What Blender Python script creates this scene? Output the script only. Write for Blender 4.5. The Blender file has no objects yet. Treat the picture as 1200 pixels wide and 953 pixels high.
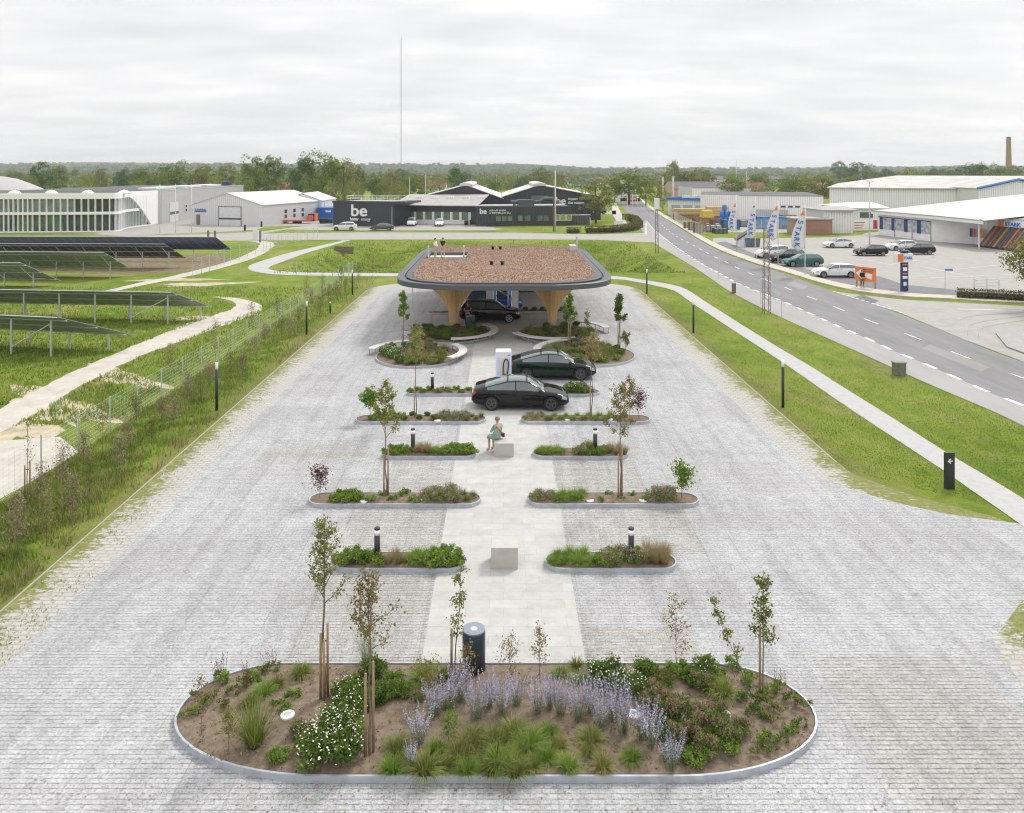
import bpy, bmesh, math, random
import numpy as np
from mathutils import Vector, Matrix
random.seed(7); RNG = np.random.default_rng(7)
F, H, XC, YH = 930.0, 11.6, 590.0, 200.0
scene = bpy.context.scene
COL = scene.collection
PI = math.pi
def G(px, py, z=0.0):
    d = (H - z) / (py - YH)
    return ((px - XC) * d, F * d, z)
EXPO, ZEN, SUNE, HAZE = 0.5, 1.6, 1.7, 0.00017
def XD(px, D): return (px - XC) * D / F
def ZD(py, D): return H - (py - YH) * D / F

# ------------------------------------------------------------------ materials
MATS = {}
def nodes_of(name):
    m = bpy.data.materials.new(name); m.use_nodes = True
    nt = m.node_tree; b = nt.nodes['Principled BSDF']
    return m, nt, b
def lin(nt, a, b): nt.links.new(a, b)
def texco(nt, kind='Object'):
    return nt.nodes.new('ShaderNodeTexCoord').outputs[kind]
def noise(nt, vec, scale, detail=4, rough=.55):
    n = nt.nodes.new('ShaderNodeTexNoise'); n.inputs['Scale'].default_value = scale
    n.inputs['Detail'].default_value = detail; n.inputs['Roughness'].default_value = rough
    if vec is not None: lin(nt, vec, n.inputs['Vector'])
    return n.outputs['Fac']
def mapping(nt, vec, scale=(1,1,1), rot=(0,0,0)):
    n = nt.nodes.new('ShaderNodeMapping'); n.inputs['Scale'].default_value = scale; n.inputs['Rotation'].default_value = rot
    lin(nt, vec, n.inputs['Vector']); return n.outputs['Vector']
def ramp(nt, fac, stops):
    n = nt.nodes.new('ShaderNodeValToRGB'); e = n.color_ramp.elements
    while len(e) < len(stops): e.new(.5)
    for i, (p, c) in enumerate(stops):
        e[i].position = p; e[i].color = (c, c, c, 1) if isinstance(c, (int, float)) else (*c, 1)
    lin(nt, fac, n.inputs['Fac']); return n.outputs['Color']
def mix(nt, a, b, fac, typ='MIX'):
    n = nt.nodes.new('ShaderNodeMix'); n.data_type = 'RGBA'; n.blend_type = typ
    for s, v in ((n.inputs[0], fac), (n.inputs[6], a), (n.inputs[7], b)):
        if isinstance(v, (int, float)): s.default_value = v
        elif isinstance(v, tuple): s.default_value = (*v, 1)
        else: lin(nt, v, s)
    return n.outputs[2]
def math_(nt, op, a, b=0.0, clamp=False):
    n = nt.nodes.new('ShaderNodeMath'); n.operation = op; n.use_clamp = clamp
    for s, v in ((n.inputs[0], a), (n.inputs[1], b)):
        if isinstance(v, (int, float)): s.default_value = v
        else: lin(nt, v, s)
    return n.outputs[0]
def bump(nt, b, h, strength=.3, dist=.02):
    n = nt.nodes.new('ShaderNodeBump'); n.inputs['Strength'].default_value = strength; n.inputs['Distance'].default_value = dist
    lin(nt, h, n.inputs['Height']); lin(nt, n.outputs['Normal'], b.inputs['Normal'])
def brick(nt, vec, w, h, mortar, c1, c2, cm, offset=.5, bias=0.0):
    n = nt.nodes.new('ShaderNodeTexBrick'); n.inputs['Scale'].default_value = 1
    n.inputs['Brick Width'].default_value = w; n.inputs['Row Height'].default_value = h
    n.inputs['Mortar Size'].default_value = mortar; n.inputs['Bias'].default_value = bias
    n.inputs['Color1'].default_value = (*c1, 1); n.inputs['Color2'].default_value = (*c2, 1); n.inputs['Mortar'].default_value = (*cm, 1)
    n.offset = offset; lin(nt, vec, n.inputs['Vector']); return n
def M(name, base, rough=.6, var=.15, scale=6.0, metal=0.0, bmp=0.0, spec=.5, coat=0.0, streak=None, emit=None):
    if name in MATS: return MATS[name]
    m, nt, b = nodes_of(name)
    b.inputs['Roughness'].default_value = rough; b.inputs['Metallic'].default_value = metal
    b.inputs['Specular IOR Level'].default_value = spec; b.inputs['Coat Weight'].default_value = coat
    if coat: b.inputs['Coat Roughness'].default_value = .04
    v = texco(nt)
    if streak: v = mapping(nt, v, streak)
    f = noise(nt, v, scale)
    lo = tuple(c * (1 - var) for c in base); hi = tuple(min(1, c * (1 + var)) for c in base)
    lin(nt, ramp(nt, f, [(.3, lo), (.7, hi)]), b.inputs['Base Color'])
    if bmp: bump(nt, b, f, bmp)
    if emit:
        b.inputs['Emission Color'].default_value = (*emit[0], 1); b.inputs['Emission Strength'].default_value = emit[1]
    MATS[name] = m; return m
def leafmat(name, cols, scale=1.5, trans=.35, rand=.25, rough=.6):
    m = bpy.data.materials.new(name); m.use_nodes = True; nt = m.node_tree; nt.nodes.clear()
    out = nt.nodes.new('ShaderNodeOutputMaterial')
    f = noise(nt, texco(nt), scale, 3, .6)
    oi = nt.nodes.new('ShaderNodeObjectInfo')
    geo = nt.nodes.new('ShaderNodeNewGeometry')
    f2 = math_(nt, 'ADD', f, math_(nt, 'MULTIPLY', math_(nt, 'SUBTRACT', oi.outputs['Random'], .5), rand))
    f3 = math_(nt, 'ADD', f2, math_(nt, 'MULTIPLY', math_(nt, 'SUBTRACT', geo.outputs['Random Per Island'], .5), .35), True)
    n = len(cols); c = ramp(nt, f3, [(.25 + .5 * i / (n - 1), cols[i]) for i in range(n)])
    d = nt.nodes.new('ShaderNodeBsdfPrincipled'); d.inputs['Roughness'].default_value = rough; d.inputs['Specular IOR Level'].default_value = .3
    t = nt.nodes.new('ShaderNodeBsdfTranslucent'); mx = nt.nodes.new('ShaderNodeMixShader'); mx.inputs[0].default_value = trans
    lin(nt, c, d.inputs['Base Color']); lin(nt, c, t.inputs['Color'])
    lin(nt, d.outputs[0], mx.inputs[1]); lin(nt, t.outputs[0], mx.inputs[2]); lin(nt, mx.outputs[0], out.inputs['Surface'])
    MATS[name] = m; return m

# ------------------------------------------------------------------ mesh helpers
def mesh_np(name, V, Fc, mats, mi=None, smooth=False):
    V = np.asarray(V, np.float32).reshape(-1, 3); Fc = np.asarray(Fc, np.int32); k = Fc.shape[1]
    me = bpy.data.meshes.new(name); me.vertices.add(len(V)); me.vertices.foreach_set('co', V.ravel())
    me.loops.add(Fc.size); me.loops.foreach_set('vertex_index', Fc.ravel())
    me.polygons.add(len(Fc)); me.polygons.foreach_set('loop_start', np.arange(0, Fc.size, k, dtype=np.int32))
    me.polygons.foreach_set('loop_total', np.full(len(Fc), k, np.int32))
    if mi is not None: me.polygons.foreach_set('material_index', np.asarray(mi, np.int32))
    me.polygons.foreach_set('use_smooth', np.full(len(Fc), smooth))
    for m in (mats if isinstance(mats, (list, tuple)) else [mats]): me.materials.append(m)
    me.update(); me.validate(); return me
def link(name, me, parent=None, loc=None, rotz=None):
    o = bpy.data.objects.new(name, me); COL.objects.link(o)
    if parent is not None: o.parent = parent
    if loc is not None: o.location = loc
    if rotz is not None: o.rotation_euler = (0, 0, rotz)
    return o
LABELS = {}
def tag(o, label, cat, group=None):
    if group is None and label in LABELS: print('DUP LABEL', label)
    LABELS[label] = 1
    n = len(label.split())
    if n < 4 or n > 16: print('LABEL LEN', n, label)
    o['label'] = label; o['category'] = cat; o['kind'] = 'thing'
    if group: o['group'] = group
    return o
def thing(name, label, cat, loc=(0, 0, 0), rotz=0.0, group=None):
    o = bpy.data.objects.new(name, None); COL.objects.link(o); o.empty_display_size = .2
    o.location = loc; o.rotation_euler = (0, 0, rotz); return tag(o, label, cat, group)
def kind(o, k): o['kind'] = k; return o
def copy_tree(o, parent=None):
    c = o.copy(); COL.objects.link(c); c.parent = parent
    for ch in list(CHILD.get(o.name, [])):
        d = copy_tree(ch, c)
    CHILD[c.name] = [x for x in NEWCH.pop(c.name, [])] if c.name in NEWCH else []
    if parent is not None: NEWCH.setdefault(parent.name, []).append(c)
    return c
CHILD = {}; NEWCH = {}
def dup(o, loc, rotz=0.0, label=None, group=None, scale=None):
    def rec(src, par):
        c = src.copy(); COL.objects.link(c); c.parent = par
        for k in ('label', 'category', 'group'):
            if par is not None and k == 'category' and k in c.keys(): del c[k]
        for ch in kids[src]: rec(ch, c)
        return c
    kids = {}
    def walk(s):
        kids[s] = list(s.children)
        for ch in kids[s]: walk(ch)
    walk(o); c = rec(o, None)
    c.location = loc; c.rotation_euler = (0, 0, rotz)
    if scale is not None: c.scale = scale if isinstance(scale, tuple) else (scale,) * 3
    if label:
        if group is None and label in LABELS: print('DUP LABEL', label)
        n = len(label.split())
        if n < 4 or n > 16: print('LABEL LEN', n, label)
        LABELS[label] = 1; c['label'] = label
    if group: c['group'] = group
    return c
class MB:
    def __init__(s, M4=None): s.v = []; s.f = []; s.m = []; s.T = M4; s.cur = 0
    def add(s, vs, fs, mi=None):
        b = len(s.v)
        for p in vs:
            if s.T is not None: p = s.T @ Vector(p)
            s.v.append(tuple(p))
        for f in fs: s.f.append(tuple(b + i for i in f)); s.m.append(s.cur if mi is None else mi)
    def box(s, x0, x1, y0, y1, z0, z1, mi=None):
        s.add([(x0,y0,z0),(x1,y0,z0),(x1,y1,z0),(x0,y1,z0),(x0,y0,z1),(x1,y0,z1),(x1,y1,z1),(x0,y1,z1)],
              [(3,2,1,0),(4,5,6,7),(0,1,5,4),(1,2,6,5),(2,3,7,6),(3,0,4,7)], mi); return s
    def cbox(s, c, sz, mi=None):
        return s.box(c[0]-sz[0]/2, c[0]+sz[0]/2, c[1]-sz[1]/2, c[1]+sz[1]/2, c[2]-sz[2]/2, c[2]+sz[2]/2, mi)
    def quad(s, a, b, c, d, mi=None): s.add([a, b, c, d], [(0,1,2,3)], mi); return s
    def tube(s, pts, rad, n=8, mi=None, caps=True):
        pts = [Vector(p) for p in pts]; rad = rad if isinstance(rad, (list, tuple)) else [rad] * len(pts)
        vs = []; up = Vector((0, 0, 1))
        for i, p in enumerate(pts):
            d = (pts[min(i+1, len(pts)-1)] - pts[max(i-1, 0)]).normalized()
            a = d.cross(up) if abs(d.z) < .95 else d.cross(Vector((0, 1, 0)))
            a.normalize(); b = a.cross(d)
            for k in range(n):
                t = 2*PI*k/n; vs.append(p + (a*math.cos(t) + b*math.sin(t)) * rad[i])
        fs = []
        for i in range(len(pts)-1):
            for k in range(n):
                k2 = (k+1) % n; fs.append((i*n+k, i*n+k2, (i+1)*n+k2, (i+1)*n+k))
        if caps: fs.append(tuple(range(n-1, -1, -1))); fs.append(tuple((len(pts)-1)*n+k for k in range(n)))
        s.add(vs, fs, mi); return s
    def lathe(s, prof, n=20, c=(0, 0, 0), mi=None):
        vs = [(c[0]+r*math.cos(2*PI*k/n), c[1]+r*math.sin(2*PI*k/n), c[2]+z) for r, z in prof for k in range(n)]
        fs = [(i*n+k, i*n+(k+1)%n, (i+1)*n+(k+1)%n, (i+1)*n+k) for i in range(len(prof)-1) for k in range(n)]
        if prof[0][0] > 1e-4: fs.append(tuple(range(n-1, -1, -1)))
        if prof[-1][0] > 1e-4: fs.append(tuple((len(prof)-1)*n+k for k in range(n)))
        s.add(vs, fs, mi); return s
    def prism(s, poly, z0, z1, mi=None, top=None):
        n = len(poly); z0f = (lambda p: z0); z1f = (lambda p: z1) if not callable(z1) else z1
        vs = [(p[0], p[1], z0f(p)) for p in poly] + [(p[0], p[1], z1f(p)) for p in poly]
        s.add(vs, [tuple(range(n-1, -1, -1))] + [(i, (i+1)%n, n+(i+1)%n, n+i) for i in range(n)], mi)
        s.add(vs[n:], [tuple(range(n))], mi if top is None else top); return s
    def sheet(s, poly, z, mi=None): s.add([(p[0], p[1], z) for p in poly], [tuple(range(len(poly)))], mi); return s
    def mesh(s, name, mats, smooth=False):
        me = bpy.data.meshes.new(name); me.from_pydata(s.v, [], s.f)
        for m in (mats if isinstance(mats, (list, tuple)) else [mats]): me.materials.append(m)
        me.polygons.foreach_set('material_index', s.m)
        if smooth: me.polygons.foreach_set('use_smooth', [True]*len(me.polygons))
        me.update(); return me
    def build(s, name, mats, parent=None, smooth=False, loc=None, rotz=None):
        return link(name, s.mesh(name, mats, smooth), parent, loc, rotz)
def recalc(me):
    bm = bmesh.new(); bm.from_mesh(me); bmesh.ops.recalc_face_normals(bm, faces=bm.faces); bm.to_mesh(me); bm.free()
def bevel(o, w, seg=2):
    m = o.modifiers.new('bevel', 'BEVEL'); m.width = w; m.segments = seg; m.limit_method = 'ANGLE'; return o
def evalmesh(o, name):
    dg = bpy.context.evaluated_depsgraph_get(); me = bpy.data.meshes.new_from_object(o.evaluated_get(dg)); me.name = name; return me
def text(s, size, mat, loc, rot, parent, depth=.01, bold=.0, name='lettering', align='LEFT', xscale=1.0):
    cu = bpy.data.curves.new('t', 'FONT'); cu.body = s; cu.size = size; cu.extrude = depth; cu.offset = bold; cu.align_x = align
    o = bpy.data.objects.new('t', cu); COL.objects.link(o); me = evalmesh(o, name); bpy.data.objects.remove(o)
    me.materials.clear(); me.materials.append(mat)
    r = link(name, me, parent, loc); r.rotation_euler = rot; r.scale = (xscale, 1, 1); return r
def poly_ccw(p):
    a = sum(p[i][0]*p[(i+1)%len(p)][1] - p[(i+1)%len(p)][0]*p[i][1] for i in range(len(p)))
    return p if a > 0 else p[::-1]
def GP(*pts): return poly_ccw([G(*p)[:2] for p in pts])
def tri_sheet(name, poly, z, mat, k='structure'):
    """A flat sheet from a polygon that may be concave."""
    from mathutils.geometry import tessellate_polygon
    V = [Vector((p[0], p[1], z)) for p in poly]; T = []
    for a, b, c in tessellate_polygon([V]):
        cr = (V[b].x-V[a].x)*(V[c].y-V[a].y)-(V[b].y-V[a].y)*(V[c].x-V[a].x)
        if abs(cr) > 1e-7: T.append((a, b, c) if cr > 0 else (a, c, b))
    me = bpy.data.meshes.new(name); me.from_pydata([tuple(v) for v in V], [], T); me.materials.append(mat); me.update()
    return kind(link(name, me), k)
def smoothline(pts, n=6):
    P = [Vector(p) for p in pts]; out = []
    for i in range(len(P)-1):
        p0 = P[max(i-1, 0)]; p1 = P[i]; p2 = P[i+1]; p3 = P[min(i+2, len(P)-1)]
        for k in range(n):
            t = k/n; out.append(.5*((2*p1) + (p2-p0)*t + (2*p0-5*p1+4*p2-p3)*t*t + (3*p1-3*p2+p3-p0)*t**3))
    out.append(P[-1]); return out
def ribbon(name, left, right, z, mat, k='structure'):
    n = min(len(left), len(right)); mb = MB()
    vs = [(left[i][0], left[i][1], z) for i in range(n)] + [(right[i][0], right[i][1], z) for i in range(n)]
    mb.add(vs, [(i, n+i, n+i+1, i+1) for i in range(n-1)])
    o = mb.build(name, mat); me = o.data
    if me.polygons[0].normal.z < 0: me.flip_normals()
    return kind(o, k)
def resample(pts, n):
    P = np.array([p[:2] for p in pts]); s = np.r_[0, np.cumsum(np.linalg.norm(np.diff(P, axis=0), axis=1))]
    t = np.linspace(0, s[-1], n); return np.c_[np.interp(t, s, P[:, 0]), np.interp(t, s, P[:, 1])]
# ------------------------------------------------------------------ camera, light, sky
cam = bpy.data.cameras.new('camera'); co = bpy.data.objects.new('camera', cam); COL.objects.link(co)
co.location = (0, 0, H); co.rotation_euler = (PI/2, 0, 0)
cam.sensor_width = 36; cam.lens = 36*F/1200; cam.shift_x = (600-XC)/1200; cam.shift_y = -(476.5-YH)/1200
cam.clip_start = .5; cam.clip_end = 20000; scene.camera = co
scene.view_settings.view_transform = 'Standard'; scene.view_settings.look = 'None'
scene.view_settings.exposure = EXPO; scene.view_settings.gamma = 1
SUN_EL, SUN_AZ = math.radians(48), math.radians(40)   # azimuth from +Y towards +X
W = bpy.data.worlds.new('World'); scene.world = W; W.use_nodes = True; nt = W.node_tree
bg = nt.nodes['Background']; bg.inputs['Strength'].default_value = .1
sky = nt.nodes.new('ShaderNodeTexSky'); sky.sky_type = 'NISHITA'; sky.sun_disc = False
sky.sun_elevation = SUN_EL; sky.sun_rotation = SUN_AZ
gen = texco(nt, 'Generated')
sep = nt.nodes.new('ShaderNodeSeparateXYZ'); lin(nt, gen, sep.inputs[0])
zz = math_(nt, 'MAXIMUM', sep.outputs['Z'], 0.0)
# cloud layer: project the view direction on a plane overhead so that the streaks flatten towards the horizon
inv = math_(nt, 'DIVIDE', 1.0, math_(nt, 'ADD', zz, .12))
cx = math_(nt, 'MULTIPLY', sep.outputs['X'], inv); cy = math_(nt, 'MULTIPLY', sep.outputs['Y'], inv)
cb = nt.nodes.new('ShaderNodeCombineXYZ'); lin(nt, cx, cb.inputs[0]); lin(nt, cy, cb.inputs[1])
n1 = noise(nt, mapping(nt, cb.outputs[0], (.5, .8, 1)), .8, 6, .5)
n2 = noise(nt, mapping(nt, cb.outputs[0], (1.1, 1.7, 1)), 1.5, 5, .55)
nn = math_(nt, 'ADD', math_(nt, 'MULTIPLY', n1, .7), math_(nt, 'MULTIPLY', n2, .3))
cl = ramp(nt, nn, [(.36, (5.9, 5.92, 6.05)), (.5, (6.9, 6.85, 6.85)), (.61, (7.9, 7.82, 7.78))])
up = nt.nodes.new('ShaderNodeMapRange'); lin(nt, zz, up.inputs[0]); up.inputs[1].default_value = .22; up.inputs[2].default_value = 1
up.inputs[3].default_value = 1; up.inputs[4].default_value = ZEN
cl2 = nt.nodes.new('ShaderNodeVectorMath'); cl2.operation = 'SCALE'; lin(nt, cl, cl2.inputs[0]); lin(nt, up.outputs[0], cl2.inputs['Scale'])
mixed = mix(nt, sky.outputs[0], cl2.outputs[0], .96)
lin(nt, mixed, bg.inputs['Color'])
sl = bpy.data.lights.new('sun', 'SUN'); sl.energy = SUNE; sl.angle = math.radians(11); sl.color = (1, .97, .92)
so = bpy.data.objects.new('sun', sl); COL.objects.link(so)
d = Vector((math.sin(SUN_AZ)*math.cos(SUN_EL), math.cos(SUN_AZ)*math.cos(SUN_EL), math.sin(SUN_EL)))
so.rotation_euler = d.to_track_quat('Z', 'Y').to_euler(); so.location = (0, 0, 60)
c = scene.cycles; c.max_bounces = 6; c.diffuse_bounces = 3; c.glossy_bounces = 3; c.transmission_bounces = 4; c.transparent_max_bounces = 8
c.volume_bounces = 0; c.use_denoising = True; c.caustics_reflective = False; c.caustics_refractive = False
c.use_adaptive_sampling = True; c.adaptive_threshold = .015; c.pixel_filter_type = 'BLACKMAN_HARRIS'; c.filter_width = 1.15
# ------------------------------------------------------------------ ground materials
def grass_mat(name='grass_ground', mown=False):
    m, nt, b = nodes_of(name); v = texco(nt)
    a = noise(nt, v, .12, 5, .6); bb = noise(nt, mapping(nt, v, (1, .5, 1)), 1.1, 5, .65); cc = noise(nt, v, 9, 4, .7)
    f = math_(nt, 'ADD', math_(nt, 'MULTIPLY', a, .45), math_(nt, 'ADD', math_(nt, 'MULTIPLY', bb, .3), math_(nt, 'MULTIPLY', cc, .25)))
    col = ramp(nt, f, [(.38, (.10, .165, .02)), (.5, (.18, .245, .034)), (.62, (.285, .30, .08))])
    dry = noise(nt, mapping(nt, v, (1, .35, 1), (0, 0, .1)), .35, 5, .7)
    col = mix(nt, col, (.29, .23, .12), ramp(nt, dry, [(.52, 0.0), (.70, .8)]))
    sp = nt.nodes.new('ShaderNodeSeparateXYZ'); lin(nt, v, sp.inputs[0])      # trodden earth along the kerbs of the car park
    kd = math_(nt, 'ABSOLUTE', math_(nt, 'SUBTRACT', math_(nt, 'ABSOLUTE', sp.outputs[0]), 13.45)); band = math_(nt, 'SUBTRACT', 1.0, math_(nt, 'MULTIPLY', kd, 1.0), True)
    band = math_(nt, 'MULTIPLY', band, math_(nt, 'LESS_THAN', sp.outputs[1], 82.0)); wf = math_(nt, 'MULTIPLY', band, ramp(nt, noise(nt, v, 1.6, 6, .75), [(.36, 0.0), (.6, 1.0)]))
    col = mix(nt, col, mix(nt, (.25, .19, .105), (.17, .17, .06), cc), wf)
    lin(nt, col, b.inputs['Base Color']); b.inputs['Roughness'].default_value = .95; b.inputs['Specular IOR Level'].default_value = .1
    bump(nt, b, math_(nt, 'ADD', cc, bb), .9, .12); MATS[name] = m; return m
grass_ground = grass_mat()
def paving_mat():
    m, nt, b = nodes_of('sett_paving'); v = texco(nt)
    sets = brick(nt, mapping(nt, v, (3.2, 1, 1)), .8, .125, .014, (.435, .44, .45), (.365, .37, .38), (.215, .215, .215), .5)
    plain = mix(nt, (.44, .44, .445), (.345, .35, .36), noise(nt, mapping(nt, v, (4, 8, 1)), 1.0, 2))
    elem = brick(nt, mapping(nt, v, (1, 1, 1), (0, 0, PI/2)), 3.1, 1.02, .016, (1, 1, 1), (.95, .95, .95), (.78, .775, .77), .5)
    patch = brick(nt, v, 5.2, 2.3, .0, (1, 1, 1), (.93, .925, .92), (1, 1, 1), .37)
    chips = noise(nt, mapping(nt, v, (.8, 1, 1)), 22, 6, .95); clean = noise(nt, v, .22, 5, .6); fine = noise(nt, mapping(nt, v, (1, 1.0, 1)), 1.7, 6, .7)
    lm = ramp(nt, noise(nt, mapping(nt, v, (1, 1.6, 1)), 5.5, 4, .75), [(.40, .25), (.56, 1.0)])
    col = mix(nt, plain, sets.outputs[0], lm); col = mix(nt, col, elem.outputs[0], .7, 'MULTIPLY'); col = mix(nt, col, patch.outputs[0], .8, 'MULTIPLY')
    col = mix(nt, col, ramp(nt, chips, [(.36, .34), (.46, .93), (.58, 1.38)]), .95, 'MULTIPLY')
    col = mix(nt, col, ramp(nt, clean, [(.35, .95), (.6, 1.05)]), 1.0, 'MULTIPLY')
    col = mix(nt, col, ramp(nt, fine, [(.3, (.89, .885, .88)), (.6, 1.03)]), 1.0, 'MULTIPLY')
    col = mix(nt, col, ramp(nt, noise(nt, mapping(nt, v, (1.6, .10, 1)), 1.2, 5, .7), [(.34, (.86, .86, .855)), (.55, 1.03)]), 1.0, 'MULTIPLY')
    # dirty panels where old joint sand shows through
    dirt = brick(nt, v, 4.4, 1.5, .0, (0, 0, 0), (1, 1, 1), (0, 0, 0), .5, -.62)
    dn = math_(nt, 'MULTIPLY', dirt.outputs[0], ramp(nt, fine, [(.3, .15), (.6, .75)]))
    col = mix(nt, col, mix(nt, col, (.74, .70, .66), 1.0, 'MULTIPLY'), dn)
    lin(nt, col, b.inputs['Base Color']); b.inputs['Roughness'].default_value = .85; b.inputs['Specular IOR Level'].default_value = .25
    bump(nt, b, math_(nt, 'ADD', sets.outputs['Fac'], math_(nt, 'MULTIPLY', chips, -.6)), -.5, .012); return m
paving = paving_mat()
def strip_mat():
    """pavers with wide joints that grass has grown into, thickest by the kerb"""
    m, nt, b = nodes_of('grass_joint_paving'); v = texco(nt)
    sep = nt.nodes.new('ShaderNodeSeparateXYZ'); lin(nt, v, sep.inputs[0])
    ax = math_(nt, 'ABSOLUTE', sep.outputs[0])
    mr = nt.nodes.new('ShaderNodeMapRange'); lin(nt, ax, mr.inputs[0]); mr.inputs[1].default_value = 11.3; mr.inputs[2].default_value = 13.2
    mr.inputs[3].default_value = -.20; mr.inputs[4].default_value = .085; mr.clamp = True
    sets = brick(nt, v, .34, .2, .035, (.46, .445, .425), (.41, .395, .375), (.345, .325, .285), .5)
    fine = noise(nt, mapping(nt, v, (1, 2.0, 1)), 2.6, 5, .8); big = noise(nt, v, .5, 3, .6)
    f = math_(nt, 'ADD', math_(nt, 'ADD', math_(nt, 'MULTIPLY', fine, .75), math_(nt, 'MULTIPLY', big, .25)), mr.outputs[0])
    g = ramp(nt, noise(nt, v, 6, 3, .6), [(.3, (.13, .16, .03)), (.7, (.24, .23, .08))])
    col = mix(nt, sets.outputs[0], g, ramp(nt, f, [(.49, 0.0), (.54, 1.0)]))
    lin(nt, col, b.inputs['Base Color']); b.inputs['Roughness'].default_value = .95; bump(nt, b, fine, .5, .03); return m
strip_m = strip_mat()
def slab_mat():
    m, nt, b = nodes_of('pale_slabs'); v = texco(nt)
    s1 = brick(nt, v, 1.0, .42, .006, (.475, .47, .455), (.425, .42, .41), (.36, .35, .33), .37)
    f = noise(nt, v, 2.2, 6, .65); g = noise(nt, v, 40, 2)
    col = mix(nt, s1.outputs[0], ramp(nt, f, [(.3, (.88, .87, .85)), (.65, 1.05)]), 1.0, 'MULTIPLY')
    col = mix(nt, col, ramp(nt, g, [(.3, .93), (.7, 1.06)]), 1.0, 'MULTIPLY')
    lin(nt, col, b.inputs['Base Color']); b.inputs['Roughness'].default_value = .8; bump(nt, b, s1.outputs['Fac'], -.3, .005); return m
slabs = slab_mat()
def asphalt_mat(name, lo, hi, tint=1.0, streak=(1, .15, 1)):
    m, nt, b = nodes_of(name); v = texco(nt)
    a = noise(nt, mapping(nt, v, streak), .9, 6, .65); g = noise(nt, v, 30, 2); p = noise(nt, v, .07, 3)
    f = math_(nt, 'ADD', math_(nt, 'MULTIPLY', a, .6), math_(nt, 'ADD', math_(nt, 'MULTIPLY', g, .2), math_(nt, 'MULTIPLY', p, .2)))
    lin(nt, ramp(nt, f, [(.35, lo), (.65, hi)]), b.inputs['Base Color']); b.inputs['Roughness'].default_value = .85
    b.inputs['Specular IOR Level'].default_value = .3; bump(nt, b, g, .25, .01); MATS[name] = m; return m
asph = asphalt_mat('road_asphalt', (.17, .17, .175), (.245, .24, .245))
asph_pale = asphalt_mat('pale_asphalt', (.30, .285, .27), (.40, .38, .355), streak=(1, 1, 1))
asph_lane = asphalt_mat('lane_asphalt', (.30, .29, .285), (.37, .36, .35))
gravel_dark = asphalt_mat('dark_gravel', (.14, .14, .15), (.22, .22, .23), streak=(1, 1, 1))
concrete_path = M('concrete_path', (.42, .415, .405), .85, .08, 3, bmp=.1)
kerb_stone = M('kerb_stone', (.36, .34, .30), .85, .12, 8)
gravel = asphalt_mat('limestone_gravel', (.38, .35, .30), (.58, .545, .49), streak=(1, 1, 1))
white_paint = M('road_paint', (.66, .66, .65), .6, .22, 9)
soil = M('soil', (.20, .155, .115), .97, .28, 7, bmp=.9, spec=.1)
# ------------------------------------------------------------------ the ground sheet
def basin(x, y):
    """the grassed retention hollow behind the car park"""
    def s(t): t = np.clip(t, 0, 1); return t*t*(3-2*t)
    cx_l = -25 + 0*y; cx_r = 23 + 0*y
    wob = 1.6*np.sin(x*.22+1)+.8*np.sin(x*.61)
    e = s((x-cx_l)/6) * s((cx_r-x)/8) * s((y-91-wob*.6)/4) * (.45*s((130-y)/3.5)+.55*s((121+wob-y)/4))
    return -2.6*e
def ground():
    xs = np.r_[-9000, -4000, -1500, -700, -350, -200, -140, np.arange(-100, -40, 5), np.arange(-40, 40, 1.0), np.arange(40, 130, 6), 160, 250, 400, 700, 1500, 4000, 9000]
    ys = np.r_[-9000, -2000, -300, -60, np.arange(-20, 80, 5), np.arange(80, 135, .8), np.arange(135, 260, 8), 300, 400, 600, 900, 1500, 3000, 9000, 14000]
    X, Y = np.meshgrid(xs, ys); Z = basin(X, Y)
    m = Z < -.02
    Z = np.where(m, Z + .16*np.sin(X*.7+np.sin(Y*.5)*2)*np.sin(Y*.9)*np.clip(-Z, 0, 1), Z)
    Z = np.minimum(Z, 0)
    V = np.stack([X, Y, Z], -1).reshape(-1, 3); nx, ny = len(xs), len(ys)
    i = np.arange(nx*ny).reshape(ny, nx)
    Fc = np.stack([i[:-1, :-1], i[:-1, 1:], i[1:, 1:], i[1:, :-1]], -1).reshape(-1, 4)
    return kind(link('ground', mesh_np('ground', V, Fc, grass_ground, smooth=True)), 'structure')
ground()
# car park: setts, grass-joint margins, slab walkway
def rrect(x0, x1, y0, y1, r, n=8, corners=(1,1,1,1)):
    P = []
    for (cx, cy, a0, c_) in ((x1-r, y1-r, 0, corners[0]), (x0+r, y1-r, PI/2, corners[1]), (x0+r, y0+r, PI, corners[2]), (x1-r, y0+r, 1.5*PI, corners[3])):
        if c_: P += [(cx+r*math.cos(a0+PI/2*k/n), cy+r*math.sin(a0+PI/2*k/n)) for k in range(n+1)]
        else: P.append((cx + r*(1 if a0 in (0, 1.5*PI) else -1), cy + r*(1 if a0 in (0, PI/2) else -1)))
    return P
KX = 13.2
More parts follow.
